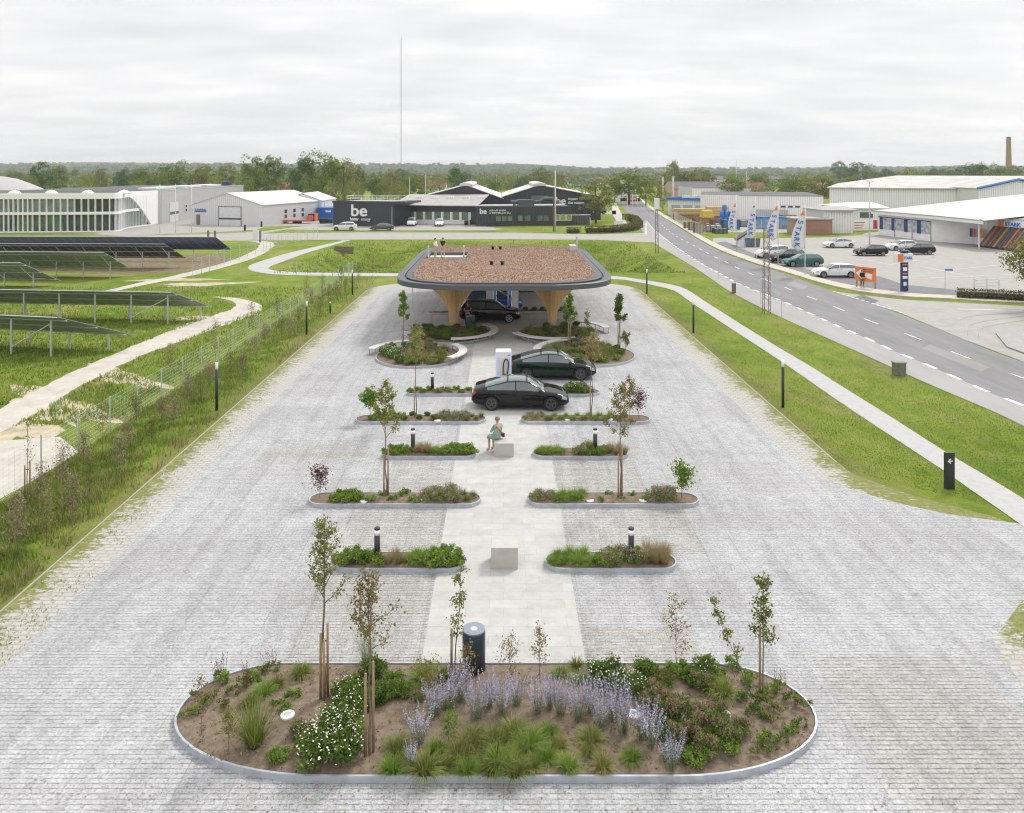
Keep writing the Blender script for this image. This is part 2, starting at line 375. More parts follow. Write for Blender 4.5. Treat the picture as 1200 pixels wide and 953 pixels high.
# outline of paving with margins, incl. the entrance bulge on the right
out = [(-KX, -12), (14.4, -12), (14.4, 19), (16, 21.0), (20, 21.6), (40, 22.6), (40, 24.6)]
entr = [G(1200, 620), G(1165, 606), G(1110, 592), G(1070, 581), G(1030, 567), G(997, 554.5)]
out += [(24, 24.9)] + [p[:2] for p in entr] + [(KX, 34.5)]
out += [(KX-5+5*math.cos(a), 77+5*math.sin(a)) for a in np.linspace(0, PI/2, 7)] + [(-KX+5+5*math.cos(a), 77+5*math.sin(a)) for a in np.linspace(PI/2, PI, 7)]
tri_sheet('paving_margin', out, .012, strip_m)
inn = [(-11.75, -12), (11.7, -12), (11.6, 17.6), (12.1, 19.6), (14, 21.4), (20, 22.2), (30, 22.8), (30, 24.3), (20, 24.9), G(1110, 603)[:2], G(1060, 592)[:2], G(1010, 578)[:2], (11.9, 29.8), (11.6, 33)]
inn += [(11.5-4+4*math.cos(a), 76.5+4*math.sin(a)) for a in np.linspace(0, PI/2, 7)] + [(-11.5+4+4*math.cos(a), 76.5+4*math.sin(a)) for a in np.linspace(PI/2, PI, 7)]
tri_sheet('car_park_paving', inn, .016, paving)
wp_m = paving.copy(); wp_m.name = 'worn_sett_paving'
for nd in wp_m.node_tree.nodes:
    if nd.type == 'MIX' and abs(nd.inputs[6].default_value[0]-.44) < 1e-3: nd.inputs[6].default_value = (.41, .405, .395, 1); nd.inputs[7].default_value = (.32, .315, .305, 1)
    if nd.type == 'TEX_BRICK' and abs(nd.inputs['Row Height'].default_value-.125) < 1e-4:
        nd.inputs['Color1'].default_value = (.43, .42, .41, 1); nd.inputs['Color2'].default_value = (.33, .32, .31, 1); nd.inputs['Mortar'].default_value = (.14, .125, .11, 1)
for a_, b_, c_, d_ in ((1.95, 4.75, 18.62, 20.1),): tri_sheet('worn_paving', [(a_, c_), (b_, c_), (b_, d_), (a_, d_)], .0185, wp_m)
wp2 = wp_m.copy(); wp2.name = 'slightly_worn_paving'
for nd in wp2.node_tree.nodes:
    if nd.type == 'TEX_BRICK' and abs(nd.inputs['Row Height'].default_value-.125) < 1e-4:
        nd.inputs['Color1'].default_value = (.42, .415, .405, 1); nd.inputs['Color2'].default_value = (.345, .34, .33, 1); nd.inputs['Mortar'].default_value = (.15, .145, .135, 1)
for a_, b_, c_, d_ in ((-5.2, -1.95, 18.62, 22.7), (1.95, 6.2, 23.9, 27.2), (-5.2, -1.95, 23.9, 27.2), (7.3, 10.9, 14.2, 18.9), (-9.9, -5.6, 31.6, 34.1), (-4.4, -1.95, 28.4, 31.7), (1.95, 5.2, 28.4, 31.7),): tri_sheet('worn_paving', [(a_, c_), (b_, c_), (b_, d_), (a_, d_)], .0182, wp2)
tri_sheet('walkway', [(-1.93, 18.2), (1.93, 18.2), (1.93, 62), (-1.93, 62)], .020, slabs)
tri_sheet('forecourt_slabs', [(-5.6, 62.01), (5.6, 62.01), (5.6, 76.5), (-5.6, 76.5)], .020, slabs)
k = MB()
for sx in (-1, 1):
    y0 = -12 if sx < 0 else 31.5
    k.box(sx*(KX+.0), sx*(KX+.05), y0, 77, -.1, .022) if sx > 0 else k.box(-KX-.05, -KX, y0, 77, -.1, .022)
kind(k.build('kerb', kerb_stone), 'structure')
# footpath on the right and round the back
FL = [G(*p) for p in [(1420, 775), (1197, 615.6), (1150, 583.5), (1106.5, 552.5), (1042, 510), (987, 473.5), (926.7, 431.5), (897, 411.7), (853, 383), (813, 356.7), (793, 342.5), (780, 337.8), (745, 330.5), (712.5, 327), (600, 325), (460, 324), (380, 323.5), (325, 322), (303, 319.5), (292, 316), (293, 311), (310, 305), (345, 295), (392, 284.5), (402, 281.5)]]
FR = [G(*p) for p in [(1420, 726), (1200, 585.4), (1150, 555), (1108, 530), (1036.7, 484.4), (980, 449), (952, 431), (908, 405), (864, 377.5), (827.7, 354.5), (802, 338.2), (780, 332.5), (745, 327), (712.5, 323.6), (600, 321.5), (460, 320.5), (380, 320), (333, 318.5), (318, 316.5), (314, 315), (319, 311.5), (330, 307.5), (360, 296.5), (402, 284.2), (412, 281.5)]]
FLs = smoothline([p for p in FL], 5); FRs = smoothline([p for p in FR], 5)
ribbon('footpath', resample(FLs, 90), resample(FRs, 90), .02, concrete_path)
# main road (runs away to the right of the car park)
RN = [G(*p) for p in [(1500, 660), (1200, 499), (1095, 453), (1018, 418), (920, 374), (855, 341), (815, 314), (784, 295.5), (767, 284.5), (757, 275), (748, 265), (738, 252), (727, 240), (721, 233), (713, 223)]]
RF = [G(*p) for p in [(1500, 525), (1200, 425.5), (1130, 399), (1053, 367), (976, 341.5), (918, 320.5), (877, 307.5), (833, 289.5), (796.7, 267.5), (778, 255), (766, 247.5), (757, 240), (750, 233), (744, 228), (733, 220.5)]]
ribbon('road', resample(smoothline(RN, 4), 60), resample(smoothline(RF, 4), 60), .02, asph)
# cycle lane between the verge and the dashed line
LN = [G(*p) for p in [(1500, 600), (1300, 527), (1196.5, 474.5), (1163, 462), (1090, 429.5), (1047, 411.5), (1014, 396), (983, 383), (914, 352), (866, 333), (844, 321), (825, 311), (806, 299), (790, 288), (776, 277), (765, 268), (757, 258)]]
RN2 = [G(*p) for p in [(1500, 660), (1300, 551), (1200, 499.5), (1160, 481), (1095, 453.5), (1056, 436), (1018, 418.5), (970, 397), (900, 365), (855, 341.5), (835, 328), (815, 314.5), (798, 304), (784, 295.8), (767, 285), (757, 275.4), (748, 265.4)]]
ribbon('cycle_lane', smoothline(RN2, 4), smoothline(LN, 4), .024, asph_lane)
def dash(mb, a, b, w, z):
    a = Vector((a[0], a[1], z)); b = Vector((b[0], b[1], z)); n = (b-a).cross(Vector((0, 0, 1))).normalized()*w/2
    mb.add([a-n, b-n, b+n, a+n], [(0, 1, 2, 3)])
mk = MB(); L = resample(smoothline(LN, 6), 400)
s_ = 0; acc = 0; on = True; start = L[0]; lens = (1.0, .55)
segs = []; i0 = 0
cum = np.r_[0, np.cumsum(np.linalg.norm(np.diff(L, axis=0), axis=1))]
def at_len(s): return (np.interp(s, cum, L[:, 0]), np.interp(s, cum, L[:, 1]))
s = 0.0
while s < cum[-1]-3: dash(mk, at_len(s), at_len(s+1.25), .26, .028); s += 2.45
CL = resample(smoothline([G(*p) for p in [(1500, 548), (1169, 433), (1136, 420.5), (1095, 405), (1070.5, 395), (1018, 376), (968, 356), (928, 340.5), (870, 317), (850, 307), (833, 299), (815, 289), (805, 284), (796, 279), (787.5, 274), (780, 268), (768, 257), (757, 248), (740, 233)]], 6), 500)
cum2 = np.r_[0, np.cumsum(np.linalg.norm(np.diff(CL, axis=0), axis=1))]
s = 1.0
while s < cum2[-1]-4:
    f = lambda q: (np.interp(q, cum2, CL[:, 0]), np.interp(q, cum2, CL[:, 1]))
    dash(mk, f(s), f(s+2.1), .13, .028); s += 5.6
# give-way dashes at the side junction
J = resample([G(*p) for p in [(976, 341.5), (1053, 365.5), (1130, 397)]], 100)
for i in range(0, 60, 4): dash(mk, J[i], J[i+2], .22, .029)
dash(mk, G(1122, 362.5), G(1198, 364.5), .18, .027); dash(mk, G(757, 262), G(757, 275), .2, .029)
for a, b in (((1077, 312), (1150, 327)), ((1085, 300), (1140, 304)), ((1040, 311), (1075, 305)), ((1100, 318), (1180, 310)), ((1090, 326), (1190, 322)), ((1010, 304), (1042, 310))): dash(mk, G(*a), G(*b), .1, .034)
fl = mk.build('road_markings', white_paint); kind(fl, 'structure')
for p in fl.data.polygons:
    if p.normal.z < 0: p.flip()
rp_m = asphalt_mat('patched_asphalt', (.125, .125, .13), (.185, .185, .185)); rl_m = asphalt_mat('bleached_asphalt', (.235, .23, .225), (.30, .295, .285))
for q_, m_ in ((((1010, 345.5), (1030, 353), (1022, 357), (1001, 349)), rp_m), (((930, 330), (948, 336), (940, 340), (922, 334)), rl_m), (((1090, 404), (1160, 431), (1150, 436), (1080, 409)), rl_m), (((850, 305), (866, 311), (861, 314), (845, 308)), rp_m)): tri_sheet('asphalt_patch', GP(*q_), .0225, m_)
# side junction and forecourt of the shops on the right
JP = GP((970, 340.6), (1004, 345.5), (1059, 351.5), (1114, 354.5), (1200, 359), (1600, 372), (1600, 560), (1200, 424.5), (1130, 398.2), (1053, 366.2))
tri_sheet('side_road', JP, .017, asph_pale)
tm = M('tyre_marks', (.21, .205, .2), .8, .2, 6)
for j, (a, b, c_) in enumerate((((1110, 388), (1135, 372), (1200, 367)), ((1133, 396), (1142, 380), (1200, 371)), ((1147, 399), (1152, 385), (1200, 376)))):
    P = resample(smoothline([G(*a), G(*b), G(*c_)], 6), 20)
    Q = P + np.array([.18, .25]); ribbon('tyre_marks', [tuple(x) for x in P], [tuple(x) for x in Q], .020, tm)
KF = [G(*p) for p in [(745, 230), (760, 243.5), (796.7, 266.5), (833, 288.5), (877, 306.5), (925, 321), (961.7, 332.3), (1004, 342), (1059, 348.5), (1114, 351.3), (1200, 356), (1600, 368)]]
KB = [G(*p) for p in [(747, 229.5), (763, 242), (800, 264.5), (838, 285.5), (882, 303), (930, 317.5), (966, 328.5), (1008, 337.5), (1061, 344.5), (1114, 347.6), (1200, 351.5), (1600, 362)]]
fw = MB()
kl, kb = smoothline(KF, 4), smoothline(KB, 4); n = len(kl)
fw.add([(p[0], p[1], 0) for p in kl] + [(p[0], p[1], .13) for p in kl] + [(p[0], p[1], .13) for p in kb] + [(p[0], p[1], 0) for p in kb],
       [(i, i+1, n+i+1, n+i) for i in range(n-1)] + [(n+i, n+i+1, 2*n+i+1, 2*n+i) for i in range(n-1)] + [(2*n+i, 2*n+i+1, 3*n+i+1, 3*n+i) for i in range(n-1)])
fo = fw.build('pavement', M('footway', (.50, .45, .38), .85, .1, 2)); recalc(fo.data); kind(fo, 'structure')
tri_sheet('dark_gravel_bed', GP((838, 285), (882, 302.6), (930, 317.1), (966, 328.1), (1008, 337.1), (1061, 344.1), (1114, 347.2), (1200, 351.1), (1400, 356), (1400, 345), (1130, 341), (1060, 334), (1030, 324), (998, 322), (955, 318), (905, 305), (880, 296), (850, 283)), .030, gravel_dark)
tri_sheet('shop_car_park', GP((835, 284.6), (905, 305), (955, 318), (998, 322), (1030, 324), (1060, 334), (1130, 341), (1400, 345), (1700, 300), (1400, 260), (1030, 272), (975, 276), (900, 277), (836, 279)), .022, asph_pale)
isl = MB(); isl.prism(GP((1167, 392), (1172, 388), (1200, 383), (1300, 376), (1300, 430), (1205, 417), (1180, 408)), 0, .12)
kind(isl.build('traffic_island', M('island_asphalt', (.33, .32, .31), .85, .1, 3)), 'structure')
# back road and yards
tri_sheet('back_road', GP((-250, 300), (100, 284.5), (300, 281.5), (420, 281), (600, 280.5), (700, 281.2), (752, 284), (776, 284), (757, 273), (700, 275), (600, 272.8), (420, 272.5), (340, 273.2), (200, 276.5), (-250, 288)), .014, asph_pale)
tri_sheet('yard', GP((-250, 277), (110, 274.5), (150, 277.5), (300, 275), (338, 269), (400, 270.2), (575, 270), (590, 268.5), (560, 264), (470, 262), (460, 248), (330, 247), (200, 247), (150, 262), (110, 271), (-250, 272)), .010, asph_pale)
tri_sheet('car_apron', GP((675, 252), (705, 251), (722, 251.5), (722, 247), (675, 247)), .012, asph_pale)
tri_sheet('side_pavement', GP((717, 250), (724, 262), (735, 262), (728, 250), (722, 238), (718, 238)), .012, M('side_paving', (.46, .43, .39), .9, .1, 3))
tri_sheet('depot_yard', GP((800, 252), (845, 279.5), (900, 277), (1000, 262), (1000, 245), (800, 245)), .010, asph_pale)
# gravel tracks by the solar field
def track(pts, w, name, z, n=40):
    c_ = resample(smoothline([G(*p) for p in pts], 6), n); t = np.gradient(c_, axis=0); t /= np.linalg.norm(t, axis=1)[:, None]
    nrm = np.c_[-t[:, 1], t[:, 0]]; ww = np.interp(np.linspace(0, 1, n), np.linspace(0, 1, len(w)), w)*(1+.07*RNG.standard_normal(n))
    return ribbon(name, [tuple(x) for x in c_+nrm*ww[:, None]/2], [tuple(x) for x in c_-nrm*ww[:, None]/2], z, gravel)
track([(-150, 560), (0, 493), (80, 449), (150, 416), (230, 385), (270, 370), (287, 364), (290, 357), (275, 351), (252, 348)], [2.4, 2.4, 2.1, 2.1, 2.0, 2.6, 3.2, 2.8, 1.6, .5], 'gravel_track', .010, 70)
track([(130, 341), (175, 331), (215, 323), (262, 311), (292, 301), (310, 291), (312, 285), (300, 283)], [1.2, 1.8, 2, 2, 2.2, 2.2, 2.2], 'gravel_track', .011)
tri_sheet('gravel_patch', GP((-150, 640), (0, 585), (45, 560), (92, 530), (70, 512), (0, 517), (-150, 545)), .008, gravel)
sandy = M('sandy_bare_ground', (.44, .38, .27), .95, .3, 1.2, bmp=.5)
def blotch(name, cx, cy, rx, ry, z, mat, n=46, rot=0):
    P = []
    for i in range(n):
        a = 2*PI*i/n; r = 1+.22*math.sin(3*a+cx)+.16*math.sin(7*a+cy)+.14*random.uniform(-1, 1)
        x, y = rx*r*math.cos(a), ry*r*math.sin(a); P.append((cx+x*math.cos(rot)-y*math.sin(rot), cy+x*math.sin(rot)+y*math.cos(rot)))
    return tri_sheet(name, P, z, mat)
for (px, py, rx, ry, r) in ((60, 475, 4.6, 1.5, 2.45), (140, 440, 4, .9, 2.45), (10, 500, 3, 1.4, 2.5), (205, 328, 4.5, 1.0, .1), (240, 333, 4, 1.2, .2), (245, 372, 3.0, .8, 0.3)):
    g = G(px, py); blotch('bare_ground', g[0], g[1], rx, ry, .005, sandy, rot=r)
for (px, py, rx, ry, r) in ():
    g = G(px, py); blotch('bare_ground', g[0], g[1], rx, ry, .004, M('dry_turf', (.26, .21, .11), .95, .3, 5), rot=r)
tri_sheet('worn_grass', GP((0, 302), (260, 298), (275, 308), (215, 320), (140, 322), (0, 318)), .004, M('muddy_grass', (.17, .135, .07), .95, .35, 1.3, bmp=.4))
# ------------------------------------------------------------------ vegetation
LG = leafmat('leaf_green', [(.065, .115, .02), (.135, .21, .035), (.22, .30, .06)])
LY = leafmat('leaf_olive', [(.11, .13, .03), (.20, .22, .055), (.32, .31, .09)])
LB = leafmat('leaf_autumn', [(.20, .14, .06), (.27, .235, .09), (.29, .32, .10)])
LGOLD = leafmat('leaf_golden', [(.20, .13, .04), (.30, .22, .07), (.26, .26, .08)])
LF = leafmat('leaf_fresh', [(.12, .19, .025), (.19, .30, .04), (.29, .38, .08)], rand=.15)
LP = leafmat('leaf_purple', [(.10, .04, .045), (.17, .08, .08), (.24, .14, .11)])
LS = leafmat('leaf_sedum', [(.21, .13, .10), (.31, .20, .15), (.42, .31, .21)], rand=.1)
LST = leafmat('leaf_straw', [(.22, .17, .08), (.33, .26, .13), (.40, .33, .18)])
LLAV = leafmat('flower_lavender', [(.34, .31, .45), (.46, .43, .59), (.60, .58, .70)], trans=.25)
LSIL = leafmat('leaf_silver', [(.15, .19, .10), (.24, .28, .17), (.33, .36, .25)])
LBR = leafmat('twig_brown', [(.18, .14, .08), (.26, .21, .13), (.34, .29, .18)], trans=.05)
LW = leafmat('petal_white', [(.7, .69, .6), (.8, .79, .74), (.85, .84, .8)], trans=.2)
LR = leafmat('berry_red', [(.35, .03, .015), (.5, .05, .02), (.55, .10, .04)], trans=.1)
BARK = M('young_bark', (.17, .13, .09), .9, .25, 12, bmp=.4)
BARK2 = M('old_bark', (.13, .105, .08), .9, .3, 4)
STAKE = M('stake_timber', (.31, .215, .12), .8, .2, 9, streak=(4, 4, .6))
BIRCH = M('birch_bark', (.5, .47, .42), .8, .35, 4, streak=(1, 1, 4))
def leaves(P, size, aspect=.55, up=0.0, rng=RNG, var=.35):
    """diamond leaves at points P with random facing; returns V, F"""
    P = np.asarray(P, float); n = len(P)
    a = rng.normal(size=(n, 3)); a /= np.linalg.norm(a, axis=1)[:, None]
    b = rng.normal(size=(n, 3)); b[:, 2] += up; b -= a*np.sum(a*b, 1)[:, None]; b /= np.linalg.norm(b, axis=1)[:, None]
    s = size*(1+var*rng.uniform(-1, 1, n))[:, None]
    V = np.stack([P-a*s*.5, P+b*s*aspect*.5, P+a*s*.5, P-b*s*aspect*.5], 1).reshape(-1, 3)
    return V, np.arange(4*n).reshape(n, 4)
def blades(roots, dirs, length, width, droop, seg=3, rng=RNG):
    """curved grass blades: quads strips"""
    n = len(roots); roots = np.asarray(roots, float); dirs = np.asarray(dirs, float)
    length = np.broadcast_to(length, n)[:, None]; Vs = []
    side = np.cross(dirs, [0, 0, 1.0]); side /= np.maximum(np.linalg.norm(side, axis=1), 1e-3)[:, None]
    p = roots.copy(); d = dirs/np.linalg.norm(dirs, axis=1)[:, None]
    for k in range(seg+1):
        w = width*(1-k/seg*.85)
        Vs.append(p-side*w/2); Vs.append(p+side*w/2)
        p = p+d*length/seg; d = d.copy(); d[:, 2] -= droop; d /= np.linalg.norm(d, axis=1)[:, None]
    V = np.stack(Vs, 1).reshape(-1, 3); m = 2*(seg+1)
    base = (np.arange(n)*m)[:, None, None]; q = np.array([[2*k, 2*k+1, 2*k+3, 2*k+2] for k in range(seg)])[None]
    return V, (base+q).reshape(-1, 4)
def sph(n, r, flat=1.0, rng=RNG, shell=.55):
    v = rng.normal(size=(n, 3)); v /= np.linalg.norm(v, axis=1)[:, None]
    v *= (rng.uniform(shell, 1, n)[:, None])*r; v[:, 2] *= flat; return v
def join(*parts):
    V = []; Fc = []; b = 0
    for v, f in parts: V.append(v); Fc.append(f+b); b += len(v)
    return np.concatenate(V), np.concatenate(Fc)
def tuft(name, n, r, h, mat, spread=.8, w=.012, droop=.28, rng=RNG):
    a = rng.uniform(0, 2*PI, n); rr = r*np.sqrt(rng.uniform(0, 1, n))*.35
    R = np.c_[np.cos(a)*rr, np.sin(a)*rr, np.zeros(n)]; t = rng.uniform(.05, spread, n)
    D = np.c_[np.cos(a)*t, np.sin(a)*t, np.ones(n)]+rng.normal(size=(n, 3))*.12
    return mesh_np(name, *blades(R, D, h*rng.uniform(.7, 1.15, n), w, droop, 4), mat)
LT = leafmat('tuft_green', [(.13, .16, .03), (.21, .25, .05), (.33, .36, .11)])
TUFT = [tuft('grass_tuft', 230, .40, .40, LT, 1.35, .020, .40), tuft('grass_tuft', 240, .40, .40, LF, 1.3, .020, .38), tuft('grass_tuft', 210, .36, .38, LY, 1.3, .018, .40)]
TUFTT = tuft('tall_grass_tuft', 520, .5, .95, LT, .75, .012, .16)
TUFTS = tuft('straw_tuft', 300, .3, .5, LST, .8, .010, .22)
def bush_mesh(name, n, r, h, size, mat, clumps=14, rng=RNG, aspect=.55):
    C = []
    for i in range(clumps):
        a = rng.uniform(0, 2*PI); q = r*math.sqrt(rng.uniform(0, 1))*.75; zt = h*(1-.5*(q/r)**2)
        C.append((q*math.cos(a), q*math.sin(a), rng.uniform(.3, .85)*zt))
    C = np.array(C); k = rng.integers(0, clumps, n)
    P = C[k]+sph(n, .34*r, .85, rng, .3); P[:, 2] = np.abs(P[:, 2])
    return mesh_np(name, *leaves(P, size, aspect), mat)
def flowers_mesh(name, n, r, h, size, mat, rng=RNG, flat=False):
    a = rng.uniform(0, 2*PI, n); q = r*np.sqrt(rng.uniform(0, 1, n)); z = h*(1-.35*(q/r)**2)*rng.uniform(.82, 1.12, n)
    P = np.c_[q*np.cos(a), q*np.sin(a), z]
    V, Fc = [], []
    k = 6; ang = np.arange(k)*2*PI/k
    for i, p in enumerate(P):
        t = rng.normal(size=2)*.35; s = size*rng.uniform(.7, 1.2)/2
        ring = np.c_[np.cos(ang)*s, np.sin(ang)*s, np.cos(ang)*s*t[0]+np.sin(ang)*s*t[1]]+p
        V.append(ring); Fc.append([[i*k, i*k+1, i*k+2, i*k+3], [i*k, i*k+3, i*k+4, i*k+5]])
    return mesh_np(name, np.concatenate(V), np.array(Fc).reshape(-1, 4), mat)
def perov(seed):
    rng = np.random.default_rng(seed); n = 34
    a = rng.uniform(0, 2*PI, n); t = rng.uniform(.05, .42, n); R = np.c_[np.cos(a), np.sin(a), 0*a]*(.08*rng.uniform(0, 1, n))[:, None]
    D = np.c_[np.cos(a)*t, np.sin(a)*t, np.ones(n)]; D /= np.linalg.norm(D, axis=1)[:, None]
    Ln = rng.uniform(.6, .95, n); stems = blades(R, D, Ln, .010, .02, 2)
    low = []; hi = []
    for i in range(n):
        for u in np.linspace(.12, .5, 7): low.append(R[i]+D[i]*Ln[i]*u+rng.normal(size=3)*.018)
        for u in np.linspace(.45, 1.0, 22): hi.append(R[i]+D[i]*Ln[i]*u+rng.normal(size=3)*.013*(1.6-u))
    f = join(stems, leaves(np.array(low), .055, .35, rng=rng))
    return mesh_np('foliage', *f, LSIL), mesh_np('blossoms', *leaves(np.array(hi), .030, .7, rng=rng), LLAV)
PEROV = [perov(i) for i in (1, 2, 3)]
def daisy(seed, n=1100, r=.55, h=.5, fl=60):
    rng = np.random.default_rng(seed)
    return bush_mesh('foliage', n*2, r, h, .075, LG, 26, rng, .45), flowers_mesh('blossoms', fl, r*.95, h+.03, .034, LW, rng)
DAISY = [daisy(11), daisy(12, 1200, .6, .5, 90)]
SHRUB = [bush_mesh('shrub', 1500, .42, .45, .07, LG, 20, np.random.default_rng(21)), bush_mesh('shrub', 1300, .4, .35, .065, LF, 18, np.random.default_rng(22)), bush_mesh('shrub', 1300, .4, .38, .06, LY, 18, np.random.default_rng(23))]
SEDUM = (bush_mesh('foliage', 1200, .42, .44, .06, LG, 18, np.random.default_rng(31)), bush_mesh('blossoms', 850, .36, .62, .035, LS, 12, np.random.default_rng(32), .9))
HERB = [bush_mesh('herb', 300, .22, .2, .055, LF, 9, np.random.default_rng(41)), bush_mesh('herb', 320, .25, .18, .05, LG, 9, np.random.default_rng(42)), bush_mesh('herb', 260, .2, .22, .05, LY, 8, np.random.default_rng(43))]
def spires(seed, mat, n=14, h=.5):
    rng = np.random.default_rng(seed); a = rng.uniform(0, 2*PI, n); R = np.c_[np.cos(a), np.sin(a), 0*a]*(.16*rng.uniform(0, 1, n))[:, None]
    D = np.c_[rng.normal(size=n)*.12, rng.normal(size=n)*.12, np.ones(n)]; Ln = h*rng.uniform(.7, 1.1, n)
    pts = [R[i]+D[i]*Ln[i]*u+rng.normal(size=3)*.008 for i in range(n) for u in np.linspace(.55, 1, 9)]
    return mesh_np('blossoms', *join(blades(R, D, Ln, .007, .0, 2), leaves(np.array(pts), .025, .8, rng=rng)), mat)
SALV = spires(51, LP)
HEATH = (bush_mesh('foliage', 1000, .38, .38, .045, LT, 14, np.random.default_rng(61)), bush_mesh('blossoms', 420, .4, .5, .03, leafmat('flower_mauve', [(.27, .19, .18), (.38, .28, .27), (.48, .40, .37)]), 14, np.random.default_rng(62), .8))
def branchy(rng, height, crown0, spread, nb=9, r0=.022, sub=3, lean=(0, 0), twig=.35):
    """returns tubes (list of (pts, radii)) and leaf anchor points"""
    tubes = []; anchors = []
    top = Vector((lean[0]*height, lean[1]*height, height))
    tr = [Vector((0, 0, 0))]
    for i in range(1, 9):
        t = i/8; tr.append(Vector((top.x*t+rng.normal()*.012*height*.4, top.y*t+rng.normal()*.012*height*.4, height*t)))
    tubes.append((tr, [r0*(1-.8*i/8) for i in range(9)]))
    def at(t): f = t*8; i = min(int(f), 7); return tr[i].lerp(tr[i+1], f-i)
    for b in range(nb):
        t = crown0+(1-crown0)*(b+.3)/nb*.9; p = at(t); az = b*2.4+rng.uniform(-.5, .5)
        ln = spread*(1.15-.75*(t-crown0)/(1-crown0))*rng.uniform(.6, 1.2); el = rng.uniform(.5, 1.1)
        q = [p]; d = Vector((math.cos(az)*math.cos(el), math.sin(az)*math.cos(el), math.sin(el)))
        for k in range(4):
            d = (d+Vector((rng.normal()*.15, rng.normal()*.15, .12))).normalized(); q.append(q[-1]+d*ln/4)
        rr = r0*.5*(1-.4*t); tubes.append((q, [rr, rr*.8, rr*.6, rr*.4, rr*.2]))
        anchors += [q[2], q[3], q[4], q[4]]
        for s_ in range(sub):
            k = 1+rng.integers(0, 3); d2 = (d+Vector((rng.normal(), rng.normal(), rng.normal()*.6+.2))*.8).normalized()
            e = q[k]+d2*ln*twig*rng.uniform(.6, 1.2); m_ = q[k].lerp(e, .5)+Vector((0, 0, .02))
            tubes.append(([q[k], m_, e], [rr*.4, rr*.3, rr*.15])); anchors += [m_, e, e]
    for i in range(5): anchors.append(at(min(1, crown0+(1-crown0)*(.4+.15*i))))
    return tubes, anchors
def sapling(name, label, cat, loc, height, crown0, spread, leafm, nleaf=6, lsize=.07, seed=0, nb=9, r0=.022, stakes=0, stake_h=1.5, lean=(0, 0), berries=0, group=None, rough=.055, rotz=0, sub=3, bark=None):
    rng = np.random.default_rng(seed+1000); t = thing(name, label, cat, loc, rotz, group)
    tubes, an = branchy(rng, height, crown0, spread, nb, r0, lean=lean, sub=sub)
    mb = MB()
    for p, r in tubes: mb.tube(p, r, 6 if r[0] > .01 else 4, caps=False)
    mb.build('trunk', bark or BARK, t, True)
    P = np.array([tuple(a) for a in an for _ in range(nleaf)])+rng.normal(size=(len(an)*nleaf, 3))*rough
    link('crown', mesh_np('crown', *leaves(P, lsize, .62, rng=rng), leafm), t)
    if berries:
        k = rng.integers(0, len(an), berries); B = np.array([tuple(an[i]) for i in k])+rng.normal(size=(berries, 3))*.08
        link('berries', mesh_np('berries', *leaves(np.repeat(B, 7, 0)+rng.normal(size=(berries*7, 3))*.025, .035, .95, rng=rng), LR), t)
    for i in range(stakes):
        s = MB(); x = (-.075, .065, .01)[i]*1.0; y = (-.03, .05, -.09)[i]
        s.tube([(x, y, -.02), (x*.95, y, stake_h*(1, 1.12, .93)[i])], [.029, .026], 8); s.build('support_stake', STAKE, t, True)
    if stakes:
        s = MB(); s.tube([(-.075, -.03, stake_h*.88), (0, .03, stake_h*.86), (.065, .05, stake_h*.88)], .012, 5); s.build('tie_strap', M('black_rubber', (.02, .02, .02), .7, .1), t)
    return t
ORD = ['first', 'second', 'third', 'fourth', 'fifth', 'sixth', 'seventh', 'eighth', 'ninth', 'tenth', 'eleventh', 'twelfth', 'thirteenth', 'fourteenth', 'fifteenth', 'sixteenth', 'seventeenth', 'eighteenth', 'nineteenth', 'twentieth'] + ['%s-%s' % (t, o) for t in ('twenty', 'thirty', 'forty', 'fifty', 'sixty', 'seventy') for o in ('first', 'second', 'third', 'fourth', 'fifth', 'sixth', 'seventh', 'eighth', 'ninth')]
def inst(name, me, label, cat, loc, rotz=None, scale=1.0, group=None):
    """a plant: one mesh, or an Empty with foliage / flowers meshes as its parts"""
    rz = random.uniform(0, 2*PI) if rotz is None else rotz
    if isinstance(me, tuple):
        t = thing(name, label, cat, loc, rz, group)
        for m in me: link(m.name.split('.')[0], m, t)
    else:
        t = tag(link(name, me, None, loc, rz), label, cat, group)
    t.scale = scale if isinstance(scale, tuple) else (scale,)*3
    return t
